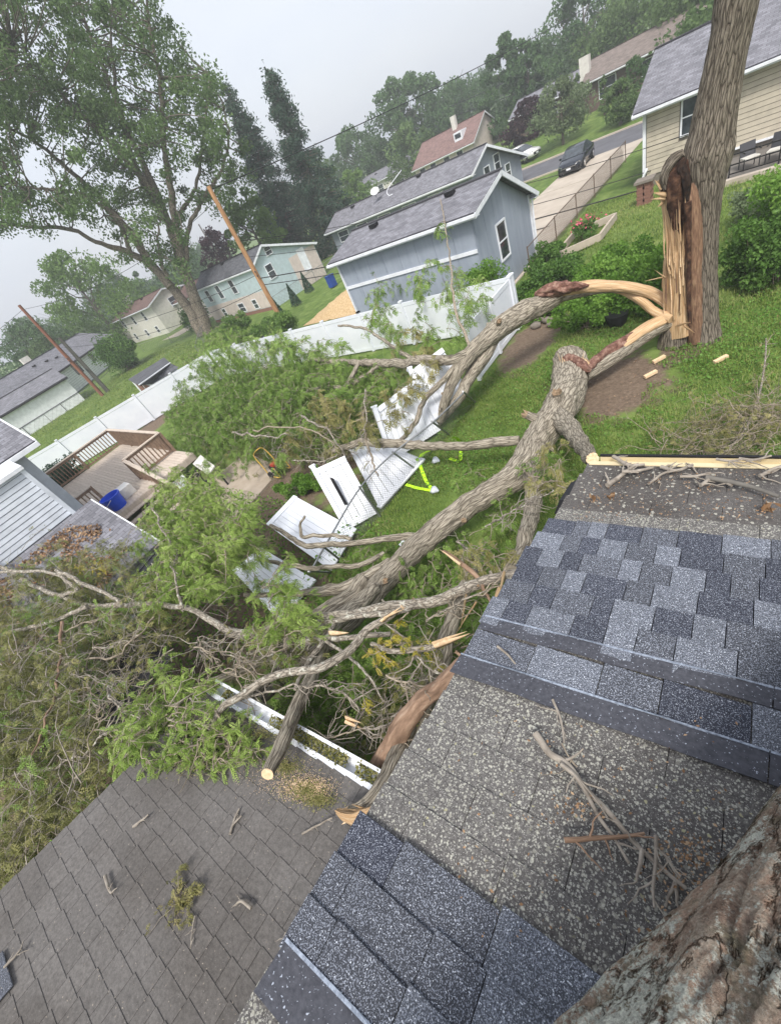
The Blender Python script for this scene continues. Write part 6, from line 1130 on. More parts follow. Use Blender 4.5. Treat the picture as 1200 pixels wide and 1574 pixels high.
for k, pl in enumerate(BIGTW):
    lab_ = TWL[k] if True else 'bare grey forked twig in the dark tangle at left' if pl[0][0] < 345 else ('thin bare twig in the tangle between the two roofs' if pl[0][1] > 880 else 'thin bare twig in the fallen crown around the broken fence')
    t_ = thing('bare_branch', lab_, 'twig', P(*pl[0]), 'bare twigs crossing the fallen crown'); mb = MB(); Q = [P(*a) for a in pl]; w0 = RNG.uniform(2.6, 5); C, _, _ = tube(mb, Q, [rad(q, w0 * (1 - .5 * i / len(Q))) for i, q in enumerate(Q)], 8, n=20, noise=.2, wob=.12, seed=k)
    mb.build('stem', MT['bark_thin'] if k % 3 else MT['twig'], t_); S, d_ = along(C, 14); D2 = unit(d_ + RNG.normal(0, .6, d_.shape)); mb = MB(); A_ = paths(S, D2, RNG.uniform(.15, .6, 14), 6, .1, .25); multitube(mb, A_, np.linspace(.008, .003, 6)[None] * np.ones((14, 1)), 5); j_ = RNG.integers(0, 14, 20); S2 = A_[j_, 3]; multitube(mb, paths(S2, D2[j_] + RNG.normal(0, .6, (20, 3)), RNG.uniform(.08, .25, 20), 4, .1, .2), np.linspace(.005, .002, 4)[None] * np.ones((20, 1)), 4); mb.build('side_twigs', MT['twig_grey'] if k % 2 else MT['twig'], t_, kind='stuff')

# ================================================================== FOLIAGE
def foliage(name, label, ells, n, zlo, zhi, L1, n2, L2, m, r1=.008, fl=.24, fd=5, rlo=0, rhi=1, droop=.3, updir=.1, leafy=1., twig='twig', zmin=None, pairs=6, bias=None, fw=.42, cat='fallen crown', group=None, lf=.42):
    S = inell(ells, n, zlo, zhi); D = RNG.normal(0, 1, (n, 3)) * np.array([1, 1, .45]) + np.array([0, 0, updir]); 
    if bias is not None: D = unit(D) + np.array(bias)
    lm, tm = MB(), MB(); tangle(S, D, L1, n2, L2, lm, tm, r1, fl, fd, droop, rlo, rhi, leafy, pairs=pairs, zmin=zmin, fw=fw, lf=lf)
    t = thing(name, label, cat, S.mean(0) * np.array([1, 1, 0]), group); tm.build('twigs', MT[twig], t, kind='stuff')
    if lm.n: lm.build('leaves', MT[m], t, kind='stuff')
    return t
FC = 'leafy_branch'
foliage(FC, 'large heap of drooping green foliage of the fallen crown behind the deck', [(350, 605, 80, 62, .2, 2.0), (430, 580, 100, 45, .2, 2.0), (320, 640, 66, 50, .1, 1.5), (520, 585, 80, 34, .2, 1.8), (440, 640, 110, 50, .1, 1.4), (350, 545, 50, 26, .8, 2.6), (290, 640, 30, 30, .2, 1.6)], 760, 0, 2, .9, 7, .38, 'leaf', fl=.18, fd=8, droop=.5, zmin=.05, pairs=5, rlo=.0, rhi=.9)
foliage(FC, 'green foliage spilling over the left white fence', [(318, 540, 34, 30, 1.4, 2.9), (292, 560, 16, 18, 1.4, 2.6), (395, 525, 50, 16, 1.5, 2.4), (470, 535, 60, 14, 1.5, 2.2), (345, 515, 24, 20, 1.6, 2.9)], 110, 0, 2, .8, 5, .36, 'leaf', fl=.22, fd=5, droop=.4, rlo=.3, rhi=1.)
foliage(FC, 'drooping green sprays in front of the white fence corner and garage wall', [(585, 455, 16, 42, 2.0, 3.6), (580, 500, 34, 22, 1.6, 2.4), (650, 430, 18, 38, 2.2, 3.6), (688, 330, 10, 38, 3.7, 4.5), (700, 430, 30, 34, 2.2, 3.3), (655, 510, 44, 18, 1.6, 2.4), (725, 475, 18, 16, 1.8, 2.4)], 80, 0, 2, .50, 5, .28, 'leaf', fl=.20, fd=4, droop=.75, updir=.2, rlo=.2, rhi=1.)
foliage(FC, 'tangle of twigs and thinner foliage on the ground behind the broken panels', [(480, 640, 120, 50, .1, 1.2), (520, 690, 70, 28, .1, .8), (410, 680, 90, 26, .1, .9), (600, 600, 40, 50, .3, 1.4)], 260, 0, 2, .8, 5, .33, 'leaf_dry', fl=.16, fd=3, droop=.3, zmin=.05, rlo=0, rhi=.7, leafy=.6, twig='twig_grey', r1=.010)
foliage(FC, 'yellowing sprays hanging among the fallen crown', [(500, 620, 24, 28, 1.6, 2.4), (470, 680, 45, 22, 1.2, 1.8), (640, 530, 50, 34, 1.6, 2.3), (600, 600, 40, 26, 1.5, 2.2), (540, 640, 40, 25, 1.3, 2.)], 46, 0, 2, .40, 4, .22, 'leaf_dry', fl=.22, fd=5, droop=.8, rlo=.5, rhi=1.)
foliage(FC, 'bright green foliage hanging in front of the deck steps and broken panels', [(290, 750, 50, 34, 2.0, 3.0), (255, 800, 46, 36, 2.2, 3.0), (325, 800, 56, 46, 2.0, 2.9), (290, 860, 60, 40, 2.2, 3.0), (365, 830, 26, 34, 1.8, 2.5), (415, 905, 22, 24, 2.0, 2.5), (270, 900, 50, 26, 2.2, 3.0), (430, 960, 24, 20, 2.6, 2.9), (236, 702, 12, 8, 2.6, 2.9)], 330, 0, 3, .38, 6, .20, 'leaf_fresh', fl=.15, fd=6, droop=.4, rlo=.1, rhi=1., pairs=8, lf=.24, fw=.5)
foliage(FC, 'fresh bright green sprays overhanging the tip of the brown-grey roof', [(225, 1120, 44, 40, 2.8, 3.3), (275, 1060, 36, 30, 2.8, 3.2), (290, 1150, 50, 20, 2.95, 3.2), (240, 1040, 34, 24, 2.7, 3.2), (350, 1160, 60, 16, 3.0, 3.12), (300, 1110, 60, 30, 2.9, 3.15)], 110, 0, 3, .24, 5, .14, 'leaf_fresh', fl=.13, fd=5, droop=.35, rlo=.2, rhi=1., pairs=10, fw=.5, lf=.2)
foliage(FC, 'olive wilted foliage and grey twigs covering the ground at the left edge', [(60, 960, 110, 90, 1.6, 3.0), (40, 1080, 100, 90, 1.6, 3.0), (130, 900, 110, 50, 1.8, 2.95), (30, 1200, 80, 90, 1.2, 2.6), (120, 1230, 60, 40, 1.4, 2.4), (-30, 1000, 60, 200, 1.5, 2.8), (190, 960, 60, 40, 1.8, 2.6), (20, 1310, 50, 30, 1.0, 2.1)], 760, 0, 3, .50, 6, .24, 'leaf_olive_dry', fl=.14, fd=6, lf=.28, droop=.35, rlo=.0, rhi=.8, r1=.006, pairs=6, twig='twig_grey', zmin=.3, leafy=.95, fw=.5)
foliage(FC, 'green wilting sprays mixed through the tangle at the left edge', [(60, 1040, 110, 120, 2.2, 3.0), (120, 940, 110, 60, 2.2, 3.0), (60, 1180, 80, 70, 1.8, 2.7), (170, 860, 60, 20, 2.3, 2.8), (60, 870, 50, 14, 2.5, 2.9)], 130, 0, 3, .38, 5, .22, 'leaf', fl=.14, fd=5, lf=.26, droop=.45, rlo=.2, rhi=.9, r1=.006, twig='twig_grey')
foliage(FC, 'grey leafless twigs thickly crossing the tangle at the left edge', [(100, 980, 150, 110, 2.5, 3.2), (200, 1010, 120, 60, 2.5, 3.1), (60, 1160, 90, 80, 2.2, 3.0), (100, 870, 130, 30, 2.6, 3.1)], 110, 0, 3, .8, 6, .30, 'leaf_dry', fl=.1, fd=2, droop=.1, rlo=.2, rhi=.9, leafy=.5, r1=.0065, twig='twig_grey')
foliage(FC, 'shaded green leaves in the dark hollow between the two roofs', [(600, 1040, 80, 50, 1.2, 2.3), (540, 1100, 60, 40, 1.3, 2.3), (500, 1080, 50, 40, 1.2, 2.2), (690, 1000, 30, 50, 1.2, 2.2), (620, 970, 50, 24, 1.2, 2.0), (440, 1060, 30, 30, 1.2, 2.2)], 210, 0, 2, .42, 5, .22, 'leaf', fl=.15, fd=5, lf=.28, droop=.3, rlo=0, rhi=.7)
foliage(FC, 'olive twigs and seed clusters tangled above the white gutter', [(600, 1090, 50, 44, 2.2, 2.8), (560, 1140, 50, 20, 2.3, 2.8), (640, 1030, 40, 24, 2.4, 2.9), (430, 1000, 80, 24, 2.3, 2.9), (380, 1000, 60, 24, 2.3, 2.9)], 130, 0, 2, .34, 4, .17, 'leaf_dry', fl=.08, fd=3, droop=.2, rlo=0, rhi=.8, leafy=.6, r1=.005, twig='twig_grey')
foliage(FC, 'yellow leaf sprays between the crossed branches', [(625, 990, 22, 14, 3.0, 3.1), (630, 938, 12, 8, 3.1, 3.2), (555, 1065, 14, 12, 2.9, 3.), (590, 1000, 30, 10, 2.9, 3.), (130, 870, 26, 10, 2.9, 3.0)], 18, 0, 3, .16, 3, .10, 'leaf_yellow', fl=.08, fd=4, droop=.5)
foliage(FC, 'green leaves under and around the big limb beside the lawn', [(760, 870, 54, 44, .3, 1.4), (700, 880, 56, 34, .3, 1.3), (650, 905, 36, 26, .3, 1.4), (765, 780, 34, 20, .1, 1.1), (690, 830, 40, 18, .1, .9), (725, 740, 50, 18, .1, .5), (720, 930, 46, 26, .8, 1.6), (835, 720, 20, 30, .8, 1.6), (560, 850, 40, 20, .5, 1.2)], 170, 0, 2, .42, 5, .22, 'leaf', fl=.13, fd=4, droop=.4, rlo=.1, rhi=.9, zmin=.05)
foliage(FC, 'light yellow-green sprays by the black roof corner', [(855, 700, 20, 30, 2.0, 2.8), (835, 745, 24, 22, 2.2, 2.8), (735, 860, 34, 18, 2.4, 2.8)], 26, 0, 2, .28, 4, .17, 'leaf_dry', fl=.10, fd=4, droop=.5, rlo=.4, rhi=1.)
foliage('branch_pile', 'low heap of dry thorny twigs and grass on the lawn beyond the gutter', [(1130, 660, 70, 30, .05, .5), (1060, 680, 60, 22, .05, .4), (1180, 640, 40, 40, .05, .5), (1110, 700, 90, 18, .05, .4)], 200, 0, 1, .7, 4, .3, 'leaf_dry', fl=.09, fd=3, droop=.1, updir=.35, rlo=.2, rhi=1., leafy=.6, r1=.008, zmin=.03, cat='twig pile')
t_ = thing('bare_branch', 'long bare curved branch lying on the lawn beyond the gutter', 'branch', P(1140, 650, .2)); mb = MB(); C, _, _ = limb(mb, [(1090, 706, .25, 6), (1120, 690, .3, 6), (1150, 650, .3, 5), (1168, 600, .3, 4), (1176, 550, .35, 3), (1177, 520, .4, 2)], 8); mb.build('stem', MT['bark_thin'], t_)
S, d_ = along(C, 12); mb = MB(); multitube(mb, paths(S, d_ + RNG.normal(0, .5, d_.shape), RNG.uniform(.2, .5, 12), 5, .1, .2), np.linspace(.008, .003, 5)[None] * np.ones((12, 1)), 4); mb.build('side_twigs', MT['twig'], t_, kind='stuff')
# ground litter in the dark hollow
mb = MB(); Q = np.stack([RNG.uniform(-16, -1.2, 16000), RNG.uniform(-4, 4.5, 16000)], 1); leaves(mb, np.c_[Q, RNG.uniform(.03, .3, len(Q))], .10, RNG.uniform(0, 1, len(Q)), flat_=1); tag(mb.build('leaf_litter', MT['shrub'], kind='stuff', origin=(-8, 0, 0)), 'dark leaves littering the ground beneath the fallen branches', 'leaf litter')

# ================================================================== CRUSHED CANOPY (dark ribbed panels)
t = thing('gazebo_roof', 'crushed dark ribbed metal roof showing through the fallen twigs at left', 'metal roof', (-8, -1, 1.5))
for k, (q4, nr) in enumerate(([(P(120, 1085, 1.6)), P(212, 985, 1.7), P(265, 1010, 1.7), P(215, 1068, 1.5)], 9), ([P(40, 1165, 1.5), P(110, 1080, 1.6), P(210, 1075, 1.5), P(160, 1150, 1.4)], 10), ([P(20, 1060, 1.6), P(110, 965, 1.7), P(200, 975, 1.75), P(110, 1075, 1.6)], 10), ([P(190, 900, 1.7), P(235, 850, 1.7), P(290, 870, 1.7), P(250, 950, 1.6)], 8)) if False else enumerate([([P(120, 1085, 1.6), P(212, 985, 1.7), P(265, 1010, 1.7), P(215, 1068, 1.5)], 9), ([P(40, 1165, 1.5), P(110, 1080, 1.6), P(210, 1075, 1.5), P(160, 1150, 1.4)], 10), ([P(20, 1060, 1.6), P(110, 965, 1.7), P(200, 975, 1.75), P(110, 1075, 1.6)], 10), ([P(190, 900, 1.7), P(235, 850, 1.7), P(290, 870, 1.7), P(250, 950, 1.6)], 8)]):
    q = np.array(q4); mb = MB(); mb.slab(q, .02, (0, 0, 1)); s_ = mb.build('roof_panel', MT['dark_metal'], t)
    for j in range(nr):
        f = (j + .5) / nr; a = q[0] * (1 - f) + q[3] * f; b = q[1] * (1 - f) + q[2] * f; mb = MB(); mb.beam(a + (0, 0, .015), b + (0, 0, .015), .05, .03); r_ = mb.build('rib', MT['dark_metal'], t)

# ================================================================== OUR ROOFS
def mz(x, y): return 4.8 - .187 * y
SK = .1
def RM(x, v, h=0.):      # main roof: x, v = distance down-slope at the rake, h above the deck
    y = v + SK * (x + .855); n = np.array([0, .184, .983]); return np.array([x, y, mz(x, y)]) + n * h
def lz(x, y): return 2.83 - .19 * y
def RL(x, v, h=0.):
    y = v + .11 * (x + 1.8); n = np.array([0, .187, .982]); return np.array([x, y, lz(x, y)]) + n * h
SHM = {}
def shingle(fn, x0, x1, v_butt, ln, th, m, parent, lift=.009, gap=.0015, jit=0., k=0):
    """tab from butt (low) end up-slope; neighbours share one unit mesh"""
    key = m.name
    if key not in SHM:
        me = bpy.data.meshes.new('shingle'); V = [(0, 0, 0), (1, 0, 0), (1, 1, 0), (0, 1, 0), (.004, .002, 1), (.996, .002, 1), (.996, .99, 1), (.004, .99, 1)]
        me.from_pydata(V, [], [(0, 3, 2, 1), (4, 5, 6, 7), (0, 1, 5, 4), (1, 2, 6, 5), (2, 3, 7, 6), (3, 0, 4, 7)]); me.materials.append(m); SHM[key] = me
    a = fn(x0 + gap, v_butt - ln, .001); b = fn(x1 - gap, v_butt - ln, .001); c = fn(x0 + gap, v_butt, lift); X = b - a; Yv = c - a; n = np.cross(X, Yv); n = n / np.linalg.norm(n) * th
    o = bpy.data.objects.new('shingle', SHM[key]); COL.objects.link(o); o.parent = parent; off = np.array(ROOTLOC[parent.name])
    o.matrix_local = Matrix(((X[0], Yv[0], n[0], a[0] - off[0]), (X[1], Yv[1], n[1], a[1] - off[1]), (X[2], Yv[2], n[2], a[2] - off[2]), (0, 0, 0, 1))); return o
# main house
HM = thing('house', 'near house with lichen covered roof patched with new blue-black shingles', 'house', (2, 0, 0))
mb = MB(); q = [RM(-.84, 2.44, 0), RM(4.5, 2.44, 0), RM(4.5, -2.6, 0), RM(-.84, -2.6, 0)]; mb.slab(q, .03, (0, 0, 1)); mb.build('roof_deck', MT['felt'], HM)
mb = MB(); q = [RM(-.84, -2.6, 0), RM(4.5, -2.6, 0), RM(4.5, -5.4, 0) - (0, 0, 1.05), RM(-.84, -5.4, 0) - (0, 0, 1.05)]; mb.slab(q, .03, (0, 0, 1)); mb.build('roof_deck', MT['old_plain'], HM)
mb = MB(); a, b = RM(-.82, 2.44, -.1), RM(-.82, -2.6, -.1); mb.beam(a, b, .03, .17, up=(0, 0, 1)); mb.build('barge_board', MT['brownwall'], HM)
mb = MB(); mb.hexa([(-.45, -5.2, 0), (4.3, -5.2, 0), (4.3, 2.1, 0), (-.45, 2.1, 0), (-.45, -5.2, 4.2), (4.3, -5.2, 4.2), (4.3, 2.1, 4.15), (-.45, 2.1, 4.15)]); mb.build('wall', MT['s_beige'], HM)
mb = MB(); q = [RM(-.84, 2.4, -.2), RM(4.5, 2.4, -.2), RM(4.5, 2.0, -.2), RM(-.84, 2.0, -.2)]; mb.slab(q, .02, (0, 0, 1)); mb.build('soffit', MT['white'], HM)
# gutter at the far eave
g0, g1 = RM(-.80, 2.47, -.06), RM(4.5, 2.47, -.06); gd = unit(g1 - g0); gs = np.array([-gd[1], gd[0], 0])
mb = MB(); mb.beam(g0 + gs * .05, g1 + gs * .05, .11, .01); mb.beam(g0 + gs * .005 + (0, 0, .01), g1 + gs * .005 + (0, 0, .01), .012, .07); mb.beam(g0 + gs * .105 + (0, 0, .02), g1 + gs * .105 + (0, 0, .02), .012, .07); mb.build('gutter', MT['cream'], HM)
mb = MB(); mb.beam(g0 + gs * .108 + (0, 0, .06), g1 + gs * .108 + (0, 0, .06), .02, .012); mb.build('gutter_lip', MT['black'], HM)
mb = MB(); mb.beam(RM(-.85, 2.45, .018), RM(4.5, 2.45, .018), .045, .006, up=(0, .18, .98)); mb.build('drip_edge', MT['cream'], HM)
mb = MB(); mb.hexa([RM(-.93, 1.95, -.10), RM(-.86, 1.95, -.10), RM(-.86, 2.28, -.10), RM(-.93, 2.22, -.10), RM(-.90, 1.98, -.0), RM(-.85, 1.98, -.0), RM(-.85, 2.28, -.0), RM(-.90, 2.20, -.0)]); mb.build('corner_flashing', MT['black'], HM)
tones = ['new_light', 'new_mid', 'new_dark']
EX = .145; rr = random.Random(5)
def row_new(vb, xa, xb, parent, wlo=.08, whi=.20, h=.022, ln=.17, overh=.0, lift=None, pat=None):
    x = xa; last = None
    while x < xb:
        w = rr.uniform(wlo, whi); m = rr.choice([a for a in tones if a != last]); last = m; x1 = min(x + w, xb + .3)
        shingle(lambda a, v, hh: RM(a, v, hh + h), x, x1, vb, ln, .004 + (.002 if m == 'new_light' else 0) + rr.uniform(0, .0015), MT[m], parent, lift=.010 if lift is None else lift); x = x1
# old courses over the deck
v = 2.46; k = 0
while v > -2.6:
    if v > 1.70 or v < .98:
        x = -.865 - rr.uniform(0, .01) - (.17 if k % 2 else 0) ; 
        while x < 1.25:
            w = .333; x0 = max(x, -.862 + rr.uniform(-.006, .006)); x1 = x + w
            if x1 > x0 + .02:
                pl = v > 1.9; shingle(RM, x0, x1, v + rr.uniform(-.003, .003), .17, .0045, MT['old_plain' if pl else 'old'], HM, lift=.007, gap=.0008)
            x = x1
    v -= EX; k += 1
    if v < -1.1: break
# patch 1
for j in range(6): row_new(1.725 - j * EX, -.87 - .012 * ((j * 7) % 3), 1.3, HM, ln=.175)
def band(v0, v1, h, parent, x0=-.88, x1=1.3, m='new_band', th=.004, pieces=2):
    xs = np.linspace(x0, x1, 16)
    for p_ in range(pieces):
        X = np.linspace(x0 + (x1 - x0) * p_ / pieces, x0 + (x1 - x0) * (p_ + 1) / pieces - .004, 12); V = []
        for xx in X:
            wv = .006 * math.sin(xx * 7 + v0 * 9) + .004 * math.sin(xx * 17)
            for vv, hh in ((v0, h), (v1, h - .003 + abs(wv))): V += [RM(xx, vv, hh), RM(xx, vv, hh - th)]
        Fq = []
        for i in range(11):
            a = i * 4; b = a + 4; Fq += [(a, a + 2, b + 2, b), (a + 1, b + 1, b + 3, a + 3), (a, b, b + 1, a + 1), (a + 2, a + 3, b + 3, b + 2)]
        mb = MB(); mb.add(V, Fq, smooth=False); mb.build('shingle_head', MT[m], parent)
band(.870, .785, .030, HM); band(.872, .864, .0335, HM, m='new_lip')
row_new(.785 , -.875, 1.3, HM, wlo=.20, whi=.34, h=.012, ln=.175); band(.622, .515, .026, HM); band(.624, .616, .0295, HM, m='new_lip')
# patch 3, near the lower rake
def row3(vb, xa, xb, ws, ms, h, ln=.155):
    x = xa
    for w, m in zip(ws, ms):
        shingle(lambda a, v, hh: RM(a, v, hh + h), x, x + w, vb, ln, .005, MT[m], HM, lift=.008, gap=.001); x += w
row3(-.125, -.872, .6, [.20, .34, .30, .3, .3], ['new_dark', 'new_mid', 'new_light', 'new_mid', 'new_dark'], .014)
row3(-.265, -.868, .6, [.10, .30, .16, .26, .3, .3], ['new_mid', 'new_mid', 'new_mid', 'new_light', 'new_mid', 'new_mid'], .018)
row3(-.395, -.862, .6, [.13, .26, .3, .3, .3, .3], ['new_mid', 'new_mid', 'new_light', 'new_mid', 'new_light', 'new_mid'], .022, .14)
band(-.515, -.64, .030, HM, x0=-.85, x1=1.2); band(-.508, -.518, .034, HM, x0=-.85, x1=1.2, m='new_lip')
# left wing
HL = thing('garage_wing', 'lower brown-grey shingled roof wing at the lower left with a white gutter', 'roof', (-2.6, -2, 0))
mb = MB(); mb.slab([RL(-4.30, -.13, 0), RL(-.7, -.13, 0), RL(-.7, -3.6, 0), RL(-4.30, -3.6, 0)], .03, (0, 0, 1)); mb.build('roof_deck', MT['felt'], HL)
mb = MB(); mb.hexa([(-4.1, -6.5, 0), (-.8, -6.5, 0), (-.8, -.75, 0), (-4.1, -.75, 0), (-4.1, -6.5, 2.8), (-.8, -6.5, 2.8), (-.8, -.75, 2.7), (-4.1, -.75, 2.7)]); mb.build('wall', MT['s_beige'], HL)
mb = MB(); mb.beam(RL(-4.31, -.1, -.08), RL(-4.31, -3.6, -.08), .03, .15); mb.build('barge_board', MT['white'], HL)
v = -.10; k = 0
while v > -3.5:
    x = -4.345 - .0 ; first = True
    while x < -.75:
        w = rr.uniform(.17, .30) if rr.random() < .75 else rr.uniform(.09, .15)
        if first: w = rr.uniform(.08, .28); first = False
        shingle(RL, x, min(x + w, -.70), v + rr.uniform(-.002, .002), .165, (.0045), MT['brown'], HL, lift=.0065, gap=.0018); x += w
    v -= .139; k += 1
    if v < -2.75: break
mb = MB(); mb.slab([RL(-4.35, -2.75, .012), RL(-.7, -2.75, .012), RL(-.7, -3.6, .012), RL(-4.35, -3.6, .012)], .01, (0, 0, 1)); mb.build('roof_deck', MT['brown'], HL)
# drip edge, gutter and its litter
a, b = RL(-4.35, -.085, .004), RL(-1.2, -.085, .004); mb = MB(); mb.beam(a, b, .05, .008, up=(0, .18, .98)); mb.build('drip_edge', MT['white'], HL)
gd = unit(b - a); gs = np.array([-gd[1], gd[0], 0.]); mb = MB(); 
mb.beam(a + gs * .08 - (0, 0, .10), b + gs * .08 - (0, 0, .10), .13, .008); mb.beam(a + gs * .15 - (0, 0, .05), b + gs * .15 - (0, 0, .05), .01, .11); mb.beam(a + gs * .14 + (0, 0, .003), b + gs * .14 + (0, 0, .003), .03, .008); mb.beam(a + gs * .012 - (0, 0, .06), b + gs * .012 - (0, 0, .06), .008, .09); mb.build('gutter', MT['white'], HL)
Q = a + (b - a) * RNG.uniform(0, 1, 2600)[:, None]; keep = fbm(Q[:, 0] * 2.2, Q[:, 0] * 0, 3, 77) > -.15; Q = Q[keep] + gs * RNG.uniform(.02, .14, keep.sum())[:, None] + np.array([0, 0, -.01]) + RNG.normal(0, .012, (keep.sum(), 3)); mb = MB(); leaves(mb, Q, .035, RNG.uniform(0, 1, len(Q)), flat_=1.5); tag(mb.build('gutter_litter', MT['leaf_dry'], kind='stuff', origin=tuple(a)), 'wilted leaves clogging the white gutter', 'leaf litter')
# small new shingle at the far lower-left corner
shingle(lambda x, v, h: RL(x, v, h + .02), -3.75, -3.42, -2.28, .3, .006, MT['new_mid'], HL)
# ---- litter on the roofs
def roofstick(pxs, w, label, fn='M', m='twig_grey', sub=4, grp=None, sl=.12):
    pz = (lambda px, py: (lambda r: CAM + r * (-(CAMZ - 4.83) / (r[2] + .187 * r[1])))(ray(px, py))) if fn == 'M' else (lambda px, py: (lambda r: CAM + r * (-(CAMZ - 2.86) / (r[2] + .19 * r[1])))(ray(px, py)))
    Q = np.array([pz(*a) for a in pxs]); Q = Q + np.array([0, 0, .02 if fn == 'M' else .012]); t = thing('stick', label, 'stick', Q[0], grp); mb = MB(); rr_ = [rad(q, w * (1 - .55 * i / len(Q))) for i, q in enumerate(Q)]; C, _, _ = tube(mb, Q, rr_, 10, n=len(Q) * 8, noise=.2, wob=.02, seed=int(pxs[0][0])); mb.build('stem', MT[m], t)
    if sub:
        S, d_ = along(C, sub); mb = MB(); D2 = unit(d_ + RNG.normal(0, .7, d_.shape) * np.array([1, 1, .15])); multitube(mb, paths(S, D2, RNG.uniform(.4, 1, sub) * sl, 5, 0, .15), np.linspace(rr_[0] * .5, rr_[0] * .2, 5)[None] * np.ones((sub, 1)), 5); mb.build('side_twigs', MT[m], t, kind='stuff')
    return t
roofstick([(823, 1132), (845, 1160), (872, 1178), (900, 1215), (935, 1250), (968, 1290), (1005, 1325), (1055, 1362)], 13, 'longest grey forked stick lying on the lichen covered shingles')
roofstick([(862, 1182), (890, 1205), (915, 1250), (940, 1290), (965, 1330)], 9, 'lichen covered stick lying beside the longest forked stick')
roofstick([(868, 1294), (920, 1291), (960, 1289), (990, 1285)], 9, 'reddish brown stick lying across the forked sticks', m='bark_log')
roofstick([(1005, 1288), (1003, 1320), (998, 1360), (1000, 1395)], 8, 'short bare twig pointing down from the knot of sticks'); roofstick([(985, 1308), (982, 1330), (975, 1350)], 8, 'stubby twig at the left of the knot of sticks', sub=2); roofstick([(1008, 1290), (1030, 1330), (1045, 1350)], 5, 'thin twig at the right of the knot of sticks')
roofstick([(845, 1078), (856, 1110), (860, 1143)], 5, 'thin upright twig just below the lower dark shingle band'); roofstick([(864, 1146), (880, 1175), (888, 1182)], 3, 'fine yellow twig by the end of the longest stick', m='twig'); roofstick([(764, 1000), (780, 1010), (793, 1024)], 5, 'small pale twig on the new blue shingle strip', sub=0)
for k in range(9):
    a = 935 + k * 28 + RNG.uniform(-8, 8); b = 712 + RNG.uniform(-2, 26); roofstick([(a, b + 14 * RNG.uniform(-1, 1)), (a + 22, b), (a + 48, b + 12 * RNG.uniform(-1, 1))], RNG.uniform(4, 8), ['leftmost', 'second from left', 'third from left', 'fourth from left', 'middle', 'fourth from right', 'third from right', 'second from right', 'rightmost'][k] + ' of the bare twigs along the far gutter', sub=5, grp='twigs along the far gutter')
roofstick([(1085, 738), (1140, 748), (1198, 768)], 10, 'long flat dark stick near the gutter at the right edge', m='pole_grey', sub=0); roofstick([(935, 748), (952, 735), (975, 718)], 10, 'thick pale forked stick near the gutter corner', sub=2)
for pl, w, l_ in (([(206, 1270), (222, 1260), (230, 1253)], 5, 'small forked twig near the top corner of the brown-grey roof'), ([(355, 1282), (362, 1256), (368, 1243)], 5, 'Y shaped twig in the upper middle of the brown-grey roof'), ([(358, 1268), (372, 1254)], 4, 'short twig crossing the Y shaped twig'), ([(163, 1347), (167, 1362), (174, 1372)], 6, 'bent grey twig in the middle left of the brown-grey roof'), ([(10, 1490), (25, 1475), (37, 1460)], 5, 'grey twig at the lower left corner of the picture'), ([(300, 1408), (296, 1432), (293, 1458)], 3, 'thin straight twig below the green tuft on the roof'), ([(388, 1398), (374, 1388), (366, 1390)], 6, 'curled pale bark flake right of the green tuft'), ([(443, 1435), (436, 1452)], 4, 'tiny twig at the right of the brown-grey roof'), ([(465, 1282), (490, 1268), (512, 1258)], 4, 'thin dark twig near the split orange branch end')): roofstick(pl, w, l_, 'L', sub=3, sl=.07)
def lroof(px, py, h=.02):
    r = ray(px, py); return CAM + r * (-(CAMZ - 2.86 - h) / (r[2] + .19 * r[1]))
def mroof(px, py, h=.02):
    r = ray(px, py); return CAM + r * (-(CAMZ - 4.83 - h) / (r[2] + .187 * r[1]))
S = np.array([lroof(277, 1378)] * 22) + RNG.normal(0, .03, (22, 3)) * (1, 1, .1); lm, tm = MB(), MB(); tangle(S, RNG.normal(0, 1, (22, 3)) * (1, 1, .15), .16, 3, .07, lm, tm, .002, .05, 3, .05, rlo=.2, zmin=None); t = thing('leaf_tuft', 'tuft of wilted green leaves lying on the brown-grey shingles', 'leaf tuft', S[0]); tm.build('twigs', MT['twig'], t, kind='stuff'); lm.build('leaves', MT['leaf_dry'], t, kind='stuff')
# sawdust and leaf crumbs near the gutter
C = [(470, 1215, 42, 24), (400, 1130, 60, 24), (330, 1130, 50, 30), (300, 1170, 70, 26), (440, 1180, 40, 24), (490, 1230, 30, 16)]
Q = []
for e in C:
    for _ in range(900):
        a = RNG.uniform(0, 2 * PI); r = abs(RNG.normal(0, .55)); Q.append(lroof(e[0] + math.cos(a) * r * e[2], e[1] + math.sin(a) * r * e[3], .008))
Q = np.array(Q); mb = MB(); leaves(mb, Q, .013 * RNG.uniform(.5, 1.6, len(Q)), RNG.uniform(0, 1, len(Q)), flat_=4); tag(mb.build('leaf_crumbs', MT['leaf_dry'], kind='stuff', origin=tuple(Q[0])), 'crumbled leaves scattered near the white gutter', 'leaf litter')
Q = np.array([lroof(470 + RNG.normal(0, 20), 1212 + RNG.normal(0, 10), .006) for _ in range(2600)] + [lroof(430 + RNG.normal(0, 30), 1190 + RNG.normal(0, 16), .006) for _ in range(700)]); mb = MB(); leaves(mb, Q, .008, RNG.uniform(0, 1, len(Q)), flat_=4); tag(mb.build('sawdust', MT['cutwood'], kind='stuff', origin=tuple(Q[0])), 'pale sawdust beside the sawn limb end', 'sawdust')
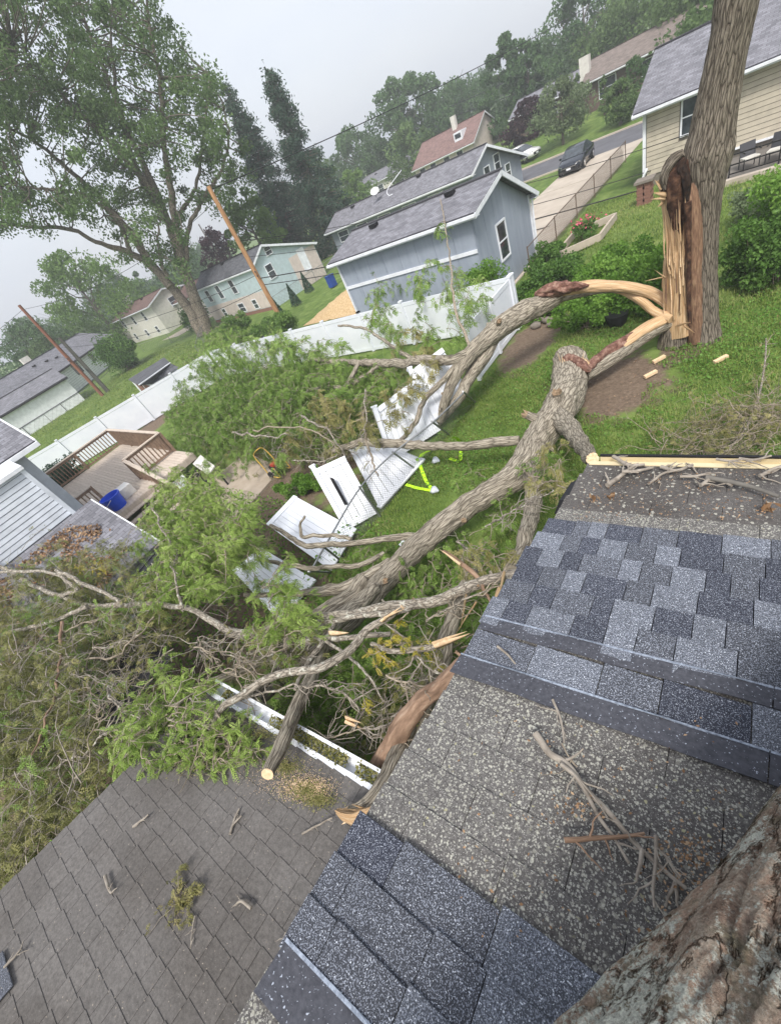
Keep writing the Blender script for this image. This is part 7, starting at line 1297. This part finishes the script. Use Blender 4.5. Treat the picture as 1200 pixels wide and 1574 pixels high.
Q = np.array([lroof(RNG.uniform(0, 520), RNG.uniform(1200, 1570), .012) for _ in range(420)]); Q = Q[(Q[:, 0] > -4.3) & (Q[:, 0] < -.9)]; mb = MB(); leaves(mb, Q, .012, RNG.uniform(0, 1, len(Q)), flat_=4); tag(mb.build('debris_crumbs', MT['twig_grey'], kind='stuff', origin=tuple(Q[0])), 'tiny pale crumbs strewn over the brown-grey shingles', 'debris')
Q = np.array([mroof(*a) for a in [(RNG.uniform(880, 1190), RNG.uniform(725, 800)) for _ in range(500)] + [(RNG.normal(890, 30), RNG.normal(1240, 12)) for _ in range(60)] + [(RNG.normal(1060, 25), RNG.normal(1320, 30)) for _ in range(160)] + [(RNG.uniform(700, 1150), RNG.uniform(1100, 1450)) for _ in range(160)]]); Q = Q[(Q[:, 0] > -.82)]
mb = MB(); leaves(mb, Q, .0085 * RNG.uniform(.6, 1.8, len(Q)), RNG.uniform(0, 1, len(Q)), flat_=3); tag(mb.build('leaf_crumbs', MT['deadleaf'], kind='stuff', origin=tuple(Q[0])), 'brown leaf crumbs on the lichen covered roof', 'leaf litter')
for k, (a, b) in enumerate(((912, 764), (941, 762), (1185, 785), (1175, 780))):
    p_ = mroof(a, b, .015); mb = MB(); leaves(mb, p_ + RNG.normal(0, .012, (5, 3)), .05, RNG.uniform(0, 1, 5)); tag(mb.build('dead_leaf', MT['deadleaf'], origin=tuple(p_)), ('curled brown leaf left of its twin near the gutter corner', 'curled brown leaf right of its twin near the gutter corner', 'dead brown leaf at the right edge below the gutter', 'dead brown leaf just left of the right edge leaf')[k], 'leaf')
# brown leaves on the neighbour's lower roof
Q = np.stack([RNG.uniform(-15, -11.7, 5000), RNG.uniform(-3.5, .9, 5000)], 1); Q = Q[fbm(Q[:, 0] * .8, Q[:, 1] * .8, 3, 5) > -.12 + .25 * (Q[:, 1] > .1)]; z_ = 2.42 - (Q[:, 0] + 15.45) * -.0 - (Q[:, 0] + 15.45) * .226 + RNG.uniform(.0, .1, len(Q)); mb = MB(); leaves(mb, np.c_[Q, z_], .11, RNG.uniform(0, 1, len(Q)), flat_=2); tag(mb.build('dead_leaves', MT['deadleaf'], kind='stuff', origin=(-13, -1, 2)), 'drift of dead brown leaves on the neighbour grey porch roof', 'dead leaves')

# ================================================================== LOG AT THE BOTTOM RIGHT
t = thing('large_log', 'huge lichen spotted log lying on the roof in the bottom right corner', 'log', (.45, .2, 4.8))
dl = unit(np.array([.355, .935, -.187 * .935])); per = np.array([.935, -.355, 0.]); c0 = np.array([.0, 0., 4.8]) + per * .302; rl = .33
pts_ = [c0 + dl * s + np.array([0, 0, .31]) + per * (.03 * math.sin(s * 2.3)) for s in (-1.6, -.8, -.3, 0, .3, .6, .9, 1.3, 1.9, 2.4)]
mb = MB(); C, rr_, V_l = tube(mb, pts_, [.31, .32, .335, .33, .325, .34, .33, .32, .32, .30], 260, n=420, noise=.03, ridge=0, seed=91, nscale=1.0)
# bark plates relief
V = mb.v[0].reshape(420, 261, 3); th = np.linspace(0, 2 * PI, 261); TH, LN = np.meshgrid(th, np.linspace(0, 4, 420)); Cc = C[:, None]; dirn = unit(V - Cc); w1 = fbm(np.cos(TH) * 5 + LN * 2.2, np.sin(TH) * 5 + LN * 3.0, 5, 61); w2 = np.abs(fbm(np.cos(TH) * 3 + 4 + LN * .8, np.sin(TH) * 3 + LN * 1.2, 4, 71)); w3 = fbm(np.cos(TH) * 22, np.sin(TH) * 22 + LN * 9, 3, 81)
rel = .016 * w1 - .022 * np.exp(-(w2 / .045) ** 2) + .005 * w3; mb.v[0] = (V + dirn * rel[..., None]).reshape(-1, 3)
m = bpy.data.materials.new('lichen_bark'); m.use_nodes = True; nt = m.node_tree; nt.nodes.clear(); L = nt.links.new
out = nt.nodes.new('ShaderNodeOutputMaterial'); bs = nt.nodes.new('ShaderNodeBsdfPrincipled'); bs.inputs['Roughness'].default_value = .95; bs.inputs['Specular IOR Level'].default_value = .1
g = nt.nodes.new('ShaderNodeNewGeometry'); rot = nt.nodes.new('ShaderNodeMapping'); rot.inputs['Rotation'].default_value = (0, 0, math.radians(25)); rot.inputs['Scale'].default_value = (1, .38, 1); L(g.outputs['Position'], rot.inputs[0])
def mixc(fac, a, b, blend='MIX'):
    mx = nt.nodes.new('ShaderNodeMix'); mx.data_type = 'RGBA'; mx.blend_type = blend
    if hasattr(fac, 'links'): L(fac, mx.inputs[0])
    else: mx.inputs[0].default_value = fac
    L(a, mx.inputs[6])
    if hasattr(b, 'links'): L(b, mx.inputs[7])
    else: mx.inputs[7].default_value = tuple(b) + (1,)
    return mx.outputs[2]
n1 = _n(nt, 'ShaderNodeTexNoise', Scale=14, Detail=10, Roughness=.72); L(rot.outputs[0], n1.inputs['Vector']); r1 = _ramp(nt, [(.32, (.17, .11, .08)), (.43, (.36, .26, .20)), (.52, (.49, .41, .33)), (.6, (.45, .31, .23)), (.72, (.64, .58, .49))]); L(n1.outputs[0], r1.inputs[0]); c = r1.outputs[0]
n4 = _n(nt, 'ShaderNodeTexNoise', Scale=5.1, Detail=7, Roughness=.7); L(g.outputs['Position'], n4.inputs['Vector']); r4 = _ramp(nt, [(.53, (0, 0, 0)), (.62, (.75, .75, .75))]); L(n4.outputs[0], r4.inputs[0]); c = mixc(r4.outputs[0], c, (.155, .145, .09))
n2 = _n(nt, 'ShaderNodeTexNoise', Scale=4.5, Detail=4, Roughness=.6); L(g.outputs['Position'], n2.inputs['Vector']); n3 = _n(nt, 'ShaderNodeTexNoise', Scale=70, Detail=7, Roughness=.8); L(g.outputs['Position'], n3.inputs['Vector'])
mm = nt.nodes.new('ShaderNodeMath'); mm.operation = 'MULTIPLY'; L(n2.outputs[0], mm.inputs[0]); L(n3.outputs[0], mm.inputs[1]); r2 = _ramp(nt, [(.245, (0, 0, 0)), (.275, (1, 1, 1))]); L(mm.outputs[0], r2.inputs[0]); c = mixc(r2.outputs[0], c, (.68, .69, .61))
vv = _n(nt, 'ShaderNodeTexVoronoi', Scale=70); L(g.outputs['Position'], vv.inputs['Vector']); rv = _ramp(nt, [(.18, (1, 1, 1)), (.26, (0, 0, 0))]); L(vv.outputs['Distance'], rv.inputs[0]); sp = nt.nodes.new('ShaderNodeSeparateColor'); L(vv.outputs['Color'], sp.inputs[0]); gt = nt.nodes.new('ShaderNodeMath'); gt.operation = 'GREATER_THAN'; gt.inputs[1].default_value = .72; L(sp.outputs[0], gt.inputs[0]); m5 = nt.nodes.new('ShaderNodeMath'); m5.operation = 'MULTIPLY'; L(rv.outputs[0], m5.inputs[0]); L(gt.outputs[0], m5.inputs[1]); c = mixc(m5.outputs[0], c, (.55, .56, .50))
n5 = _n(nt, 'ShaderNodeTexNoise', Scale=160, Detail=5, Roughness=.75); L(g.outputs['Position'], n5.inputs['Vector']); r5 = _ramp(nt, [(.32, (.45, .45, .45)), (.68, (1.35, 1.35, 1.35))]); L(n5.outputs[0], r5.inputs[0]); c = mixc(1., c, r5.outputs[0], 'MULTIPLY')
ve = _n(nt, 'ShaderNodeTexVoronoi', Scale=9); ve.feature = 'DISTANCE_TO_EDGE'; dn = _n(nt, 'ShaderNodeTexNoise', Scale=7, Detail=6, Roughness=.7); L(rot.outputs[0], dn.inputs['Vector']); va = nt.nodes.new('ShaderNodeVectorMath'); va.operation = 'MULTIPLY_ADD'; L(dn.outputs['Color'], va.inputs[0]); va.inputs[1].default_value = (.22, .22, .22); L(rot.outputs[0], va.inputs[2]); L(va.outputs[0], ve.inputs['Vector'])
re_ = _ramp(nt, [(.0, (.12, .10, .09)), (.02, (.5, .45, .42)), (.05, (1, 1, 1))]); L(ve.outputs['Distance'], re_.inputs[0]); c = mixc(.9, c, re_.outputs[0], 'MULTIPLY'); L(c, bs.inputs['Base Color'])
rb = _ramp(nt, [(.0, (0, 0, 0)), (.06, (1, 1, 1))]); L(ve.outputs['Distance'], rb.inputs[0]); ba = nt.nodes.new('ShaderNodeMath'); ba.operation = 'ADD'; L(n1.outputs[0], ba.inputs[0]); L(n3.outputs[0], ba.inputs[1]); bb = nt.nodes.new('ShaderNodeMath'); bb.operation = 'ADD'; L(ba.outputs[0], bb.inputs[0]); L(rb.outputs[0], bb.inputs[1]); bp = nt.nodes.new('ShaderNodeBump'); bp.inputs['Strength'].default_value = 1; bp.inputs['Distance'].default_value = .016; L(bb.outputs[0], bp.inputs['Height']); L(bp.outputs[0], bs.inputs['Normal']); L(bs.outputs[0], out.inputs[0])
mb.build('bark', m, t)
# ---- haze
mb = MB(); mb.box((-230, -40, -1.0), (120, 220, 33)); hz = mb.build('haze', MT['white'], kind='stuff'); hm = bpy.data.materials.new('haze_air'); hm.use_nodes = True; nt = hm.node_tree; nt.nodes.clear(); o_ = nt.nodes.new('ShaderNodeOutputMaterial'); pv = nt.nodes.new('ShaderNodeVolumePrincipled'); pv.inputs['Color'].default_value = (.94, .97, 1, 1); pv.inputs['Anisotropy'].default_value = .0; pv.inputs['Density'].default_value = .0015; nt.links.new(pv.outputs[0], o_.inputs['Volume']); hz.data.materials.clear(); hz.data.materials.append(hm)
tag(hz, 'thin pale haze filling the air over the whole neighbourhood', 'haze')
